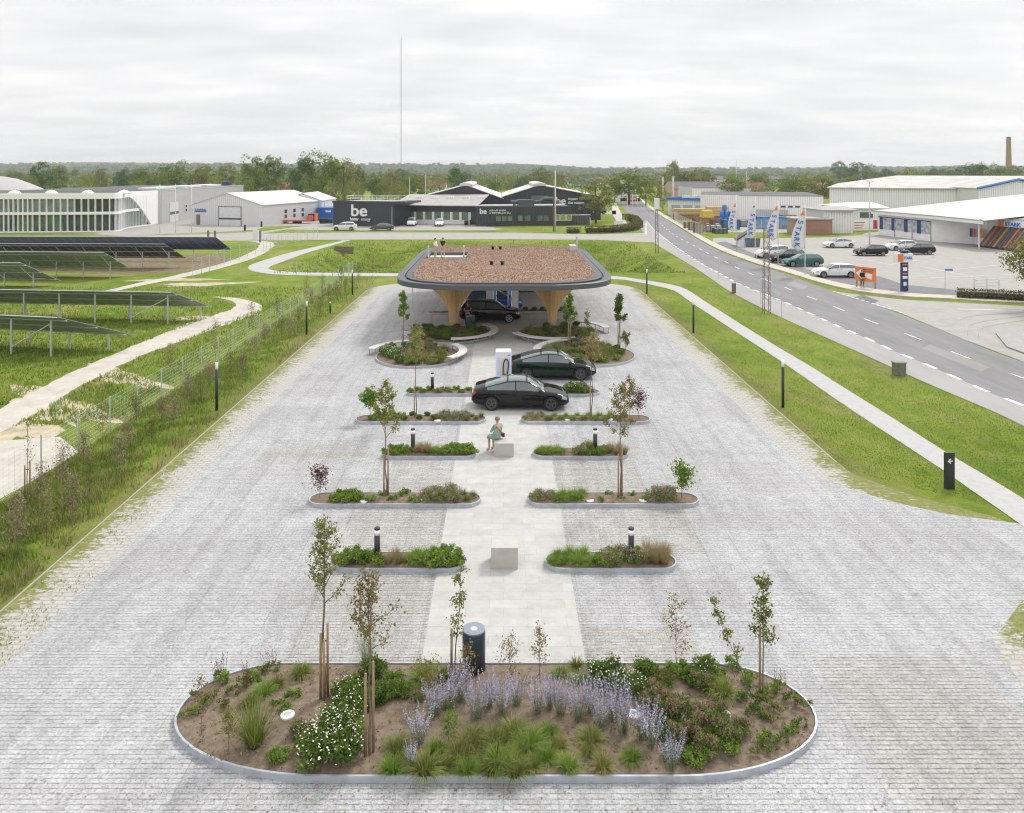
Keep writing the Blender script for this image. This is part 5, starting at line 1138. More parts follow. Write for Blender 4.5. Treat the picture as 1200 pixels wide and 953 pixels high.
pcar('sedan', 'grey', (.13, .14, .16), 433, 461, 270.5, 'grey saloon in front of the dark office with big lettering', PI, g2)
pcar('suv', 'white', wh, 475, 488, 265.3, 'white suv parked nose out before the office windows, left one', -PI/2, g2, 2)
pcar('estate', 'white', wh, 508, 521, 265.6, 'white estate parked nose out before the office windows, right one', -PI/2, g2, 2)
pcar('hatch', 'sand', (.35, .30, .22), 465, 474, 263.2, 'small beige car half hidden beside the dark office corner', -PI/2, g2, 2)
pcar('hatch', 'grey', (.13, .14, .16), 680, 694, 251, 'grey hatchback under the big drooping tree', PI, g2, 1)
pcar('hatch', 'navy', (.012, .016, .03), 694, 709, 251.3, 'navy hatchback right of the grey one under the drooping tree', PI, g2, 1)
# ------------------------------------------------------------------ people
SKIN = M('skin', (.55, .34, .25), .6, .08); HAIRR = M('hair_ginger', (.20, .09, .04), .8, .2, 20); HAIRG = M('hair_grey', (.22, .18, .16), .8, .2, 20); HAIRD = M('hair_dark', (.05, .03, .02), .8, .2, 20)
def cloth(n_, c_): return M('cloth_'+n_, c_, .85, .12, 9)
def skin(name, chains, mat, parent, sub=1):
    """chains: polylines of (point, radius); shared points are welded, then grown with a Skin modifier"""
    vs, rs, es, idx = [], [], [], {}
    for ch in chains:
        prev = None
        for p, r in ch:
            k = tuple(round(c_, 4) for c_ in p)
            if k not in idx: idx[k] = len(vs); vs.append(p); rs.append(r)
            if prev is not None: es.append((prev, idx[k]))
            prev = idx[k]
    me = bpy.data.meshes.new(name); me.from_pydata(vs, es, []); o = link(name, me)
    sk = o.modifiers.new('skin', 'SKIN'); sk.use_smooth_shade = True
    for i, r in enumerate(rs): rr = r if isinstance(r, tuple) else (r, r); me.skin_vertices[0].data[i].radius = rr
    me.skin_vertices[0].data[0].use_root = True
    s = o.modifiers.new('sub', 'SUBSURF'); s.levels = s.render_levels = sub
    e = evalmesh(o, name); bpy.data.objects.remove(o); e.materials.clear(); e.materials.append(mat)
    for p in e.polygons: p.use_smooth = True
    return link(name, e, parent)
def hand(wrist, d, side):
    d = Vector(d).normalized(); w_ = Vector(wrist); s = d.cross(Vector((0, 0, 1))); s = s.normalized() if s.length > .1 else Vector((1, 0, 0))
    palm = w_+d*.07; ch = [[(tuple(w_), .026), (tuple(palm), (.034))]]
    for i, l in enumerate((.065, .075, .07, .055)):
        b = palm+s*(.022*(i-1.5)); ch.append([(tuple(palm), .034), (tuple(b+d*.035), .010), (tuple(b+d*(.035+l*.6)-Vector((0, 0, .008))), .009), (tuple(b+d*(.03+l)-Vector((0, 0, .022))), .007)])
    ch.append([(tuple(w_), .026), (tuple(w_+d*.03+s*side*.035), .012), (tuple(w_+d*.07+s*side*.052), .010)])
    return ch
def person(label, loc, rotz, J, top, trousers, hair, shoes=None, dress=None, sleeves=True, grp=None):
    """J: joints; front of the body is -Y"""
    t = thing('person', label, 'person', loc, rotz, grp); j = {k: Vector(v) for k, v in J.items()}
    T = lambda v: tuple(v)
    ch = [[(T(j['pelvis']), .125), (T(j['waist']), .115), (T(j['chest']), .135), (T(j['neck']), .052), (T(j['head']-Vector((0, 0, .07))), .062), (T(j['head']), .094), (T(j['head']+Vector((0, 0, .07))), .075)]]
    for s in ('l', 'r'):
        ch.append([(T(j['chest']), .135), (T(j['sh'+s]), .056), (T(j['el'+s]), .040), (T(j['wr'+s]), .026)]); ch[-1:] = [ch[-1]]
        ch += hand(j['wr'+s], j['wr'+s]-j['el'+s], 1 if s == 'l' else -1)
        ch.append([(T(j['pelvis']), .125), (T(j['hip'+s]), .088), (T(j['kn'+s]), .056), (T(j['an'+s]), .038), (T(j['toe'+s]), .034)])
    f = j['face']-j['head']; f.normalize(); ch.append([(T(j['head']), .094), (T(j['head']+f*.115-Vector((0, 0, .01))), .016)])
    b = skin('body', ch, SKIN, t)
    up = lambda a, c_, q: T(a.lerp(c_, q))
    tc = [[(T(j['pelvis']), .145), (T(j['waist']), .138), (T(j['chest']), .158), (up(j['chest'], j['neck'], .75), .075)]]
    for s in ('l', 'r'):
        tc.append([(T(j['chest']), .158), (T(j['sh'+s]), .072), (up(j['sh'+s], j['el'+s], .98 if sleeves else .5), .058)]+([(up(j['el'+s], j['wr'+s], .9), .042)] if sleeves else []))
    if dress is None:
        skin('shirt' if not sleeves else 'jacket', tc, top, t)
        pc = [[(T(j['pelvis']+Vector((0, 0, .04))), .138), (T(j['pelvis']), .14)]]
        for s in ('l', 'r'): pc.append([(T(j['pelvis']), .14), (T(j['hip'+s]), .105), (T(j['kn'+s]), .076), (up(j['kn'+s], j['an'+s], .95), .058)])
        skin('trousers', pc, trousers, t)
    else:
        for s in ('l', 'r'): tc.append([(T(j['pelvis']), .145), (T(j['hip'+s]), .135), (up(j['hip'+s], j['kn'+s], 1.02), .11), (up(j['kn'+s], j['an'+s], .25), .12)])
        skin('dress', tc, dress, t)
    for s in ('l', 'r'):
        skin('shoe', [[(T(j['an'+s]-Vector((0, 0, .035))), .052), (T(j['toe'+s]), .045)]], shoes or BLK, t)
    h = j['head']-f*.018+Vector((0, 0, .02)); mb = MB(); n_ = 14; rows_ = []
    prof = [(.108*math.cos(a_), .112*math.sin(a_)) for a_ in np.linspace(-.35, PI/2, 9)]
    mb.lathe(prof, n_, tuple(h)); o = mb.build('hair', hair, t, True)
    for v in o.data.vertices:      # lift the fringe off the face
        d_ = (Vector(v.co)-h); q = d_.dot(f)
        if q > .03 and d_.z < .06: v.co -= f*(q-.03)
    for s_ in (-1, 1):
        sd = Vector((-f.y, f.x, 0))*s_*.034; e = MB(); p = j['head']+f*.092+sd+Vector((0, 0, .012)); e.lathe([(0, -.011), (.011, 0), (0, .011)], 8, tuple(p)); e.build('eye', HAIRD, t)
    return t
def standing(arm='down', h=1.0):
    J = dict(pelvis=(0, 0, .95), waist=(0, .01, 1.10), chest=(0, .01, 1.32), neck=(0, 0, 1.50), head=(0, -.01, 1.64), face=(0, -1, 1.60),
     shl=(.19, .01, 1.42), shr=(-.19, .01, 1.42), hipl=(.10, 0, .88), hipr=(-.10, 0, .88), knl=(.12, -.02, .50), knr=(-.12, -.01, .50), anl=(.13, .02, .09), anr=(-.13, .03, .09), toel=(.15, -.14, .045), toer=(-.15, -.13, .045))
    if arm == 'down': J.update(ell=(.27, .04, 1.15), elr=(-.27, .04, 1.15), wrl=(.26, -.04, .90), wrr=(-.26, -.04, .90))
    if arm == 'folded': J.update(ell=(.27, -.03, 1.16), elr=(-.27, -.03, 1.16), wrl=(.03, -.22, 1.20), wrr=(-.05, -.25, 1.14))
    if arm == 'front': J.update(ell=(.26, -.02, 1.16), elr=(-.26, -.02, 1.16), wrl=(.06, -.22, 1.02), wrr=(-.06, -.22, 1.04))
    return J
person('person in black with arms folded standing under the canopy', (XD(548, 59.2), 59.2, .02), .1, standing('folded'), cloth('black', (.012, .012, .014)), cloth('black', (.012, .012, .014)), HAIRR, grp=None, sleeves=False)
HZ = CZ-.12+.01
person('person in white shirt and beige trousers on the canopy roof', (-5.9, 68.7, HZ), 1.2, standing('front'), cloth('white', (.70, .70, .70)), cloth('beige', (.48, .40, .31)), HAIRD)
person('person in navy shirt facing forward on the canopy roof', (-5.3, 69.3, HZ), -.2, standing('front'), cloth('navy', (.02, .025, .045)), cloth('beige', (.48, .40, .31)), HAIRG, sleeves=False)
g = G(1010.5, 338.8); person('person in dark jacket and khaki trousers standing before the orange board', (g[0], g[1], .13), .1, standing('front'), cloth('black', (.012, .012, .014)), cloth('khaki', (.17, .12, .05)), HAIRR)
# seated person on the block, back to the viewer, bent a little to the left
sz = .57
J = dict(pelvis=(0, .0, sz+.12), waist=(-.01, .02, sz+.27), chest=(-.02, .0, sz+.47), neck=(-.02, -.03, sz+.66), head=(-.03, -.06, sz+.80), face=(-.3, -1, sz+.55),
 shl=(.17, -.01, sz+.58), shr=(-.21, -.01, sz+.57), ell=(.24, -.12, sz+.34), elr=(-.28, -.12, sz+.33), wrl=(.08, -.32, sz+.28), wrr=(-.12, -.34, sz+.28),
 hipl=(.10, -.05, sz+.10), hipr=(-.11, -.05, sz+.10), knl=(.10, -.44, sz+.05), knr=(-.13, -.44, sz+.04), anl=(.08, -.44, .10), anr=(-.15, -.45, .10), toel=(.08, -.60, .05), toer=(-.17, -.61, .05))
sg = person('person in a green dress sitting on the stone cube, bag strap across', (XD(583.0, 32.5), 32.5, .02), math.radians(-140), J, None, None, HAIRG, M('pink_shoe', (.5, .22, .2), .6), dress=cloth('sage', (.25, .36, .31)))
st = MB(); st.tube(smoothline([(.17, .10, sz+.60), (.03, .175, sz+.42), (-.14, .14, sz+.24), (-.24, .02, sz+.17)], 5), .014, 6); st.build('bag_strap', M('maroon_leather', (.20, .03, .04), .6), sg, True)
st = MB(); st.cbox((-.29, -.03, sz+.13), (.07, .24, .17)); bevel(st.build('handbag', M('maroon_leather', (.20, .03, .04), .6), sg), .02)
# ------------------------------------------------------------------ solar tables
PVB = M('solar_underside', (.28, .33, .30), .5, .15, 1.5, streak=(1, 1, 1)); PVD = M('solar_underside_dark', (.05, .06, .07), .35, .15, 1.5)
PVE = M('solar_frame', (.60, .62, .62), .4, .1, metal=.4); PVT = M('solar_face', (.015, .02, .04), .12, .1, spec=.7)
def solar(hc, lc, u, n, posts_hi, posts_lo, label, mat, length=None, modw=1.14, mid=None):
    """hc / lc: right-end corner of the raised (near) and lowered (far) edge; u: unit row direction to the left"""
    hc, lc = Vector(hc), Vector(lc); u = Vector((u[0], u[1], 0)).normalized(); base = Vector((hc.x, hc.y, 0)); t = thing('solar_table', label, 'solar panels', base, 0, 'rows of solar panels')
    H_, L_ = hc-base, lc-base; nrm = (H_-L_).cross(u).normalized(); nrm = nrm if nrm.z > 0 else -nrm
    for i in range(n):
        a = u*modw*i; b = u*(modw*i+modw-.02); mb = MB(); th = nrm*.035
        q = [H_+a, L_+a, L_+b, H_+b]; mb.add([p for p in q]+[p+th for p in q], [(0, 1, 2, 3), (0, 4, 5, 1), (1, 5, 6, 2), (2, 6, 7, 3), (3, 7, 4, 0)], 0); mb.add([p+th*1.05 for p in q], [(0, 3, 2, 1)], 1)
        ep = .05; mb.add([H_+a-th*.2, L_+a-th*.2, L_+a-th*.2+u*ep, H_+a-th*.2+u*ep], [(0, 1, 2, 3)], 2)
        o = mb.build('panel', [mat, PVT, PVE], t)
    for fr in (.12, .5, .88):      # purlins
        p = H_.lerp(L_, fr)-nrm*.09; mb = MB(); mb.tube([p-u*.05, p+u*(modw*n)], .045, 4); mb.build('purlin', STEEL, t)
    mb = MB(); mb.tube([H_-nrm*.02, H_+u*modw*n-nrm*.02], .03, 4); mb.build('edge_rail', PVE, t)
    def post(fr, s):
        p = H_.lerp(L_, fr)+u*s-nrm*.12; mb = MB(); mb.box(p.x-.055, p.x+.055, p.y-.04, p.y+.04, -.05, p.z); mb.build('post', STEEL, t); return p
    tops_h = [post(.14, s) for s in posts_hi]; tops_l = [post(.84, s) for s in posts_lo]
    if mid:
        for s in mid:
            p = post(.52, s)
            for fr in (.2, .82):
                e = H_.lerp(L_, fr)+u*s-nrm*.1; mb = MB(); mb.tube([(p.x, p.y, p.z-.55), e], .035, 5); mb.build('brace', STEEL, t)
    elif len(tops_h) > 1:
        a, b = tops_h[0], tops_h[1]; mb = MB(); mb.tube([(a.x, a.y-.06, a.z-.15), (b.x, b.y-.06, .45)], .035, 6); mb.build('brace', STEEL, t)
def GZ(px, py, z): return G(px, py, z)
solar(GZ(67, 372, 2.55), GZ(158, 393, .95), (-.975, .2), 22, [1.2+2.9*k for k in range(9)], [1.0+2.9*k for k in range(9)], 'nearest solar panel row at the left edge', PVB)
solar(GZ(200.5, 342.5, 2.5), GZ(248.7, 360, .95), (-.99, .1), 34, [.7+2.9*k for k in range(12)], [.4+2.9*k for k in range(12)], 'second nearest solar panel row, long grey green underside', PVB)
solar(GZ(24, 308, 2.6), GZ(71, 329.3, .5), (-.99, .06), 10, [], [], 'short light green solar row behind the second nearest row', PVB, mid=[.8+3*k for k in range(4)])
solar(GZ(121.7, 295.7, 3.0), GZ(152.6, 315, .85), (-.99, .06), 20, [], [], 'light green solar row in the middle of the field', PVB, mid=[.8+3*k for k in range(7)])
solar(GZ(193, 286, 3.0), GZ(218, 302.7, 1.1), (-.99, .04), 34, [], [], 'dark solar panel row, second from the back', PVD, mid=[.8+3.2*k for k in range(11)])
solar(GZ(253, 278, 3.0), GZ(271.5, 292.7, 1.4), (-.99, .03), 42, [], [], 'dark solar panel row at the back of the field', PVD, mid=[.8+3.2*k for k in range(12)])
# ------------------------------------------------------------------ fences
FW = M('fence_wire', (.50, .54, .52), .45, .1, metal=.5)
def fence(pts, label, h=1.6, step=2.5, wires=9, mesh=False, mat=None, name='wire_fence', pm=None, r=.0045):
    P = resample(pts, max(2, int(sum((Vector(pts[i+1][:2])-Vector(pts[i][:2])).length for i in range(len(pts)-1))/step)+1)); b = P[0]
    t = thing(name, label, 'fence', (b[0], b[1], 0)); Q = [Vector((p[0]-b[0], p[1]-b[1], 0)) for p in P]
    for q in Q[:100]: MB().tube([(q.x, q.y, -.05), (q.x, q.y, h)], .032, 6).build('post', pm or STEEL, t)
    mb = MB()
    for k in range(wires):
        z = .08+(h-.12)*k/(wires-1)
        for i in range(len(Q)-1): mb.tube([Q[i]+Vector((0, 0, z)), Q[i+1]+Vector((0, 0, z))], r, 3, caps=False)
    if mesh:
        for i in range(len(Q)-1):
            m_ = int((Q[i+1]-Q[i]).length/mesh)
            for k in range(m_): p = Q[i].lerp(Q[i+1], k/m_); mb.tube([p+Vector((0, 0, .08)), p+Vector((0, 0, h-.04))], r*.7, 3, caps=False)
    mb.build('wires', mat or FW, t); return t
fence([(-17.75, 20), (-17.3, 40), (-16.9, 60), (-16.7, 88)], 'galvanised wire fence running along the left verge of the car park', mesh=.3, wires=10)
fence([G(226, 327), G(271, 307), G(318, 292.5), G(367, 280)], 'wire fence slanting between the solar field and the gravel track', 2.0, 3.0, 8, .4)
fence([G(409, 323.5), G(340, 322.5), G(282, 325.5)], 'short post and wire fence crossing behind the bend of the footpath', 1.5, 4.5, 4)
fence([G(312, 291.5), G(340, 284), G(372, 279)], 'pale wire fence beside the footpath near the back road', 1.7, 3.0, 8, .4)
# gate beside the solar field
gt_ = thing('field_gate', 'white horizontal bar gate between grey posts behind the solar field', 'gate', G(244, 284))
w_ = 8.4
for x in (0, 1.1, w_): MB().box(x-.16, x+.16, -.1, .1, 0, 1.9).build('post', M('gate_grey', (.2, .2, .21), .6), gt_)
mb = MB(); [mb.box(.16, w_-.16, -.03, .03, z, z+.09) for z in (.25, 1.6)]; mb.build('bars', WHITE, gt_)
cb_ = thing('utility_cabinet', 'white utility cabinet beside the bar gate posts', 'cabinet', G(300, 281)); MB().box(-.45, .45, -.3, .3, 0, 1.55).build('body', WHITE, cb_); MB().box(-.47, .47, -.32, .32, 1.55, 1.6).build('lid', M('cab_lid', (.6, .6, .6), .5), cb_)
# ------------------------------------------------------------------ poles and small street things
def pole(name, label, cat, px, py, h, r0, r1, mat, group=None, head=None):
    g = G(px, py); t = thing(name, label, cat, g, 0, group); MB().tube([(0, 0, 0), (0, 0, h*.5), (0, 0, h)], [r0, (r0+r1)/2, r1], 8).build('pole', mat, t, True); return t
PW = M('pole_white', (.72, .72, .70), .5, .06)
for px, py, h_, lb in ((187.4, 273, 9.0, 'white flagpole left of three before the grey walled hall'), (205.7, 273, 9.0, 'white flagpole in the middle of three before the grey hall'), (224.6, 272.6, 9.0, 'white flagpole right of three before the gabled hall')):
    t = pole('flagpole', lb, 'flagpole', px, py, h_, .09, .05, PW, 'white flagpoles'); MB().lathe([(.0, 0), (.08, .06), (0, .12)], 8, (0, 0, h_)).build('finial', PW, t)
t = pole('tall_pole', 'tall white pole by the dark gabled building', 'pole', 650.7, 271.5, 11.6, .16, .10, M('pole_cream', (.66, .64, .60), .6)); MB().tube([(-.32, 0, 0), (-.32, 0, 8.5)], .13, 7).build('timber_stay', M('brown_pole', (.14, .09, .06), .8), t)
for px, py, h_, lb in ((776.7, 247, 9.7, 'left of two pale poles left of the blue trimmed building'), (788.8, 247.5, 9.8, 'right of two pale poles left of the blue trimmed building')):
    t = pole('pale_pole', lb, 'pole', px, py, h_, .22, .18, M('pole_cream', (.66, .64, .60), .6)); MB().lathe([(.24, 0), (.24, .1), (0, .14)], 8, (0, 0, h_)).build('cap', PW, t)
def lattice(name, label, px, py, h, w, sign=None):
    g = G(px, py); t = thing(name, label, 'lattice post', g); mb = MB(); c_ = w/2
    for x in (-c_, c_):
        for y in (-c_, c_): mb.tube([(x, y, 0), (x*.7, y*.7, h)], .025, 4)
    n_ = int(h/.45)
    for i in range(n_):
        z0, z1 = h*i/n_, h*(i+1)/n_; f0, f1 = 1-.3*i/n_, 1-.3*(i+1)/n_; s = 1 if i % 2 else -1
        for a_, b_ in (((-s*c_, -c_), (s*c_, -c_)), ((-s*c_, c_), (s*c_, c_)), ((-c_, -s*c_), (-c_, s*c_)), ((c_, -s*c_), (c_, s*c_))): mb.tube([(a_[0]*f0, a_[1]*f0, z0), (b_[0]*f1, b_[1]*f1, z1)], .014, 3)
    mb.build('lattice', M('rusty_lattice', (.20, .14, .11), .8, .3, 3), t)
    if sign: MB().box(-sign[0]/2, sign[0]/2, -.09, .09, h, h+sign[1]).build('sign_box', WHITE, t)
    return t
lattice('lattice_post', 'rusty lattice post standing by the cycle lane', 898.2, 367, 6.9, .5); lattice('lattice_sign_post', 'lattice post carrying a white box sign beside the road', 769.7, 297.3, 6.2, .4, (.72, 1.55))
def signpost(px, py, h, label, plate=None, r=.03, pc=None):
    g = G(px, py); t = thing('sign_post', label, 'sign post', g); MB().tube([(0, 0, 0), (0, 0, h)], r, 6).build('post', STEEL, t)
    if plate: MB().box(plate[0], plate[1], -.02, .0, h-plate[2], h).build('sign_plate', pc or WHITE, t)
signpost(842.5, 327.5, 2.0, 'thin grey pole in the grass by the road, left one', (-.03, .12, .08)); signpost(891.5, 357.5, 2.3, 'thin grey pole just left of the rusty lattice post', (-.02, .5, .06)); signpost(916, 373, 1.9, 'short thin pole with a weed at its foot by the cycle lane')
signpost(1107.5, 339.8, 2.05, 'thin post with a blue and white street sign in the shop car park', (-.02, .75, .2), pc=M('sign_blue', (.12, .25, .55), .5)); 
wp = tag(MB().box(-.16, .16, -.16, .16, 0, .95).build('timber_bollard', M('old_timber', (.17, .15, .10), .9, .25, 5), None, loc=G(860, 343.8)), 'weathered timber bollard in the grass beside the cycle lane', 'bollard')
cbx = thing('road_cabinet', 'small mossy grey cabinet on the grass by the road', 'cabinet', G(1053.7, 440)); MB().box(-.32, .3, -.2, .2, 0, .72).build('body', M('mossy_grey', (.16, .17, .13), .9, .3, 6), cbx); MB().box(-.35, .33, -.23, .23, .72, .78).build('lid', M('cab_lid2', (.25, .25, .23), .8), cbx)
lp = pole('car_park_lamp', 'tall grey lamp post in the shop car park with twin heads', 'lamp post', 1019, 286.5, 9.9, .11, .07, STEEL); MB().box(-.55, .55, -.15, .15, 9.85, 10.0).build('lamp_head', WHITE, lp)
# mast
ms = thing('radio_mast', 'very tall thin lattice mast rising into the sky', 'mast', (XD(470, 880), 880, 0)); mb = MB(); mh = 158
for x, y in ((-.9, -.5), (.9, -.5), (0, 1)): mb.tube([(x, y, 0), (x, y, mh)], .09, 4)
for i in range(52):
    z0, z1 = mh*i/52, mh*(i+1)/52; s = 1 if i % 2 else -1; mb.tube([(-.9*s, -.5, z0), (.9*s, -.5, z1)], .05, 3); mb.tube([(.9*s, -.5, z0), (0, 1, z1)], .05, 3)
mb.build('lattice', M('mast_steel', (.30, .28, .28), .7), ms); mb = MB()
for a_ in (.5, 2.6, 4.7):
    for f_ in (.35, .7, .97): mb.tube([(math.cos(a_)*60, math.sin(a_)*60, 0), (0, 0, mh*f_)], .03, 3)
mb.build('guy_wires', M('mast_steel', (.17, .15, .16)), ms); MB().tube([(0, 0, mh), (0, 0, mh+6)], .12, 4).build('antenna', M('mast_steel', (.17, .15, .16)), ms)
# ------------------------------------------------------------------ buildings
def clad(name, c1, rib=.3, var=.1, rough=.5, metal=.1, axis=0):
    if name in MATS: return MATS[name]
    m, nt, b = nodes_of(name); v = texco(nt); w = nt.nodes.new('ShaderNodeTexWave'); w.wave_type = 'BANDS'; w.bands_direction = 'XYZ'[axis]
    w.inputs['Scale'].default_value = 1/rib/3.14; lin(nt, v, w.inputs['Vector']); f = noise(nt, mapping(nt, v, (.3, .3, 1.5)), .8, 5, .65)
    col = mix(nt, tuple(x*(1-var) for x in c1), tuple(x*(1+var) for x in c1), f); col = mix(nt, col, ramp(nt, w.outputs['Fac'], [(.0, .78), (.35, 1.0)]), 1.0, 'MULTIPLY')
    lin(nt, col, b.inputs['Base Color']); b.inputs['Roughness'].default_value = rough; b.inputs['Metallic'].default_value = metal
    bump(nt, b, w.outputs['Fac'], .4, .04); MATS[name] = m; return m
WHC = clad('white_cladding', (.84, .84, .84), .5, .05); GRC = clad('grey_cladding', (.50, .50, .51), .45, .08); DKC = clad('charcoal_cladding', (.045, .049, .062), .32, .12)
LTC = clad('light_cladding', (.70, .70, .71), .5, .05); RFW = M('pale_roof', (.60, .59, .57), .7, .12, .6, streak=(.3, .3, 1)); RFG = M('grey_roof', (.36, .35, .34), .8, .12, .7)
RFD = M('dark_roof', (.10, .10, .11), .8, .15, .7); WINR = M('window_glass', (.05, .07, .06), .06, .2, .6, spec=.9); WING = M('window_green', (.13, .19, .13), .08, .25, .9, spec=.8)
BLUE = M('blue_paint', (.03, .17, .55), .5, .08); ORG = M('orange_paint', (.75, .22, .05), .5, .08); NAVY = M('navy_paint', (.02, .045, .16), .4, .08)
class Frame:
    """local frame of a facade: origin at a ground point, x along the wall, y into the building"""
    def __init__(s, a, b): s.a = Vector((a[0], a[1], 0)); d = Vector((b[0]-a[0], b[1]-a[1], 0)); s.L = d.length; s.rot = math.atan2(d.y, d.x); s.d = d.normalized(); s.n = Vector((-s.d.y, s.d.x, 0))
    def thing(s, name, label, cat='building', group=None): return thing(name, label, cat, tuple(s.a), s.rot, group)
    def loc(s, p): q = Vector((p[0], p[1], 0))-s.a; return (q.dot(s.d), q.dot(s.n))
def windows(t, xs, w, z0, z1, y=-.02, glass=WINR, frame=WHITE, fw=.07, cols=1):
    for x in xs:
        f = MB(); f.box(x-w/2, x+w/2, y-.06, y+.05, z0-fw, z0); f.box(x-w/2, x+w/2, y-.06, y+.05, z1, z1+fw); f.box(x-w/2-fw, x-w/2, y-.06, y+.05, z0-fw, z1+fw); f.box(x+w/2, x+w/2+fw, y-.06, y+.05, z0-fw, z1+fw)
        for k in range(1, cols): xx = x-w/2+w*k/cols; f.box(xx-.03, xx+.03, y-.05, y+.05, z0, z1)
        o = f.build('window', frame, t); MB().box(x-w/2, x+w/2, y-.02, y+.02, z0, z1).build('pane', glass, o)
def gable(t, L, D, he, hr, wall, roof, over=.3, x0=0, y0=0, ridge_x=None):
    rx = x0+L/2 if ridge_x is None else ridge_x; x1, y1 = x0+L, y0+D; mb = MB()
    mb.add([(x0, y0, 0), (x1, y0, 0), (x1, y0, he), (rx, y0, hr), (x0, y0, he), (x0, y1, 0), (x1, y1, 0), (x1, y1, he), (rx, y1, hr), (x0, y1, he)],
           [(0, 1, 2, 3, 4), (9, 8, 7, 6, 5), (1, 6, 7, 2), (0, 4, 9, 5), (0, 5, 6, 1)])
    mb.build('wall', wall, t); r = MB(); th = .16
    for (a, za, b, zb) in ((x0-over, he-over*(hr-he)/(rx-x0), rx, hr), (rx, hr, x1+over, he-over*(hr-he)/(x1-rx))):
        v = [(a, y0-over, za+.02), (b, y0-over, zb+.02), (b, y1+over, zb+.02), (a, y1+over, za+.02)]; v2 = [(x, y, z+th) for x, y, z in v]
        r.add(v+v2, [(3, 2, 1, 0), (4, 5, 6, 7), (0, 1, 5, 4), (1, 2, 6, 5), (2, 3, 7, 6), (3, 0, 4, 7)])
    r.build('roof', roof, t)
def marks(t, mat, x, y, z, w, h, n, cw):
    """far lettering too small to read: one row of letter-sized strokes"""
    rng = random.Random(int(x*10)+n); mb = MB(); p = w/n
    for k in range(n):
        a = x+p*k; c_ = min(cw, p*.82); st = c_*.28; mb.box(a, a+st, y, y+.05, z, z+h*rng.choice((1, 1, .75)))
        if rng.random() < .7: mb.box(a+st, a+c_, y, y+.05, z, z+h*.2)
        if rng.random() < .6: mb.box(a+st, a+c_, y, y+.05, z+h*.55, z+h*.75)
        if rng.random() < .5: mb.box(a+c_-st, a+c_, y, y+.048, z+h*.2, z+h*.55)
    mb.build('lettering', mat, t)
# white curved glass building at the left
fr = Frame(G(-90, 273.5), G(112, 272)); t = fr.thing('glass_building', 'long white curved building with glass facade and white fins', 'building'); Lb = fr.L
e0 = fr.loc(G(152, 267.2)); e1 = fr.loc(G(187, 262.6)); hb_ = 7.3
front = [(0, 0), (Lb, 0)]+[tuple(p[:2]) for p in smoothline([(Lb, 0, 0), (Lb+3.5, 1.5, 0), (e0[0], e0[1], 0), (e1[0], e1[1], 0)], 6)][1:]
FP = [tuple(p) for p in resample(front, 70)]; NI = []
for i, p in enumerate(FP):
    q = FP[min(i+1, 69)]; r_ = FP[max(i-1, 0)]; d = Vector((q[0]-r_[0], q[1]-r_[1], 0)).normalized(); NI.append(Vector((-d.y, d.x, 0)))
def inset(i, o): return (FP[i][0]+NI[i].x*o, FP[i][1]+NI[i].y*o)
WFM = M('white_fascia', (.86, .86, .855), .5, .04)
mb = MB(); mb.prism([inset(i, .6) for i in range(70)]+[(FP[-1][0]-.7, 30), (0, 30)], 0, hb_-.3, 0, 1); mb.build('wall', [WINR, RFD], t)
def wallband(name, zf, mat, th=.35, i0=0, i1=70):
    vs = []; mb = MB()
    for i in range(i0, i1):
        a, b = zf(i); o1 = inset(i, 0); o2 = inset(i, th); vs += [(o1[0], o1[1], a), (o2[0], o2[1], a), (o2[0], o2[1], b), (o1[0], o1[1], b)]
    n = i1-i0; mb.add(vs, [(i*4+k, i*4+(k+1) % 4, (i+1)*4+(k+1) % 4, (i+1)*4+k) for i in range(n-1) for k in range(4)]+[(3, 2, 1, 0), tuple((n-1)*4+k for k in range(4))])
    o = mb.build(name, mat, t); recalc(o.data); return o
SW = 58
wallband('fascia', lambda i: (6.25 if i < SW-4 else 6.25-6.2*min(1, max(0, (i-SW+4)/11))**1.5, hb_), WFM, .8); wallband('floor_band', lambda i: (3.3, 3.8), WFM, .7, 0, SW+2); wallband('base_band', lambda i: (0, .2), WFM, .7, 0, SW+8)
mb = MB(); mg = MB()
cumf = np.r_[0, np.cumsum([math.dist(FP[i], FP[i+1]) for i in range(69)])]; s_ = .4
while s_ < cumf[SW+6]:
    i = int(np.searchsorted(cumf, s_))-1; f_ = (s_-cumf[i])/(cumf[i+1]-cumf[i]); x = FP[i][0]*(1-f_)+FP[i+1][0]*f_; y = FP[i][1]*(1-f_)+FP[i+1][1]*f_; nv = NI[i]; side_ = i > 50
    w_ = .07 if not side_ else .05; dx, dy = nv.y*w_, -nv.x*w_; o_ = .02; dd = .5
    (mg if side_ else mb).prism(poly_ccw([(x-dx-nv.x*o_, y-dy-nv.y*o_), (x+dx-nv.x*o_, y+dy-nv.y*o_), (x+dx+nv.x*dd, y+dy+nv.y*dd), (x-dx+nv.x*dd, y-dy+nv.y*dd)]), .1, 6.3)
    s_ += .85 if s_ < Lb*.6 else 1.25
mb.build('facade_fins', WFM, t); mg.build('glazing_bars', M('glazing_bar', (.62, .68, .65), .4), t)
MB().box(Lb-27, Lb-6, .5, .58, .2, 3.3).build('green_glazing', M('green_glass', (.08, .14, .07), .1, .6, .5, spec=.8), t); MB().box(2, Lb-4, .5, .58, 3.8, 6.25).build('upper_glazing', M('upper_glass', (.20, .24, .24), .1, .35, .7, spec=.8), t)
for k, x in enumerate(np.linspace(Lb-31, Lb+3, 6)): q = MB(); q.lathe([(1.2, 0), (1.15, .25), (.7, .65), (0, .85)], 14, (x, 6, hb_-.3)); q.build('skylight', WHC, t, True)
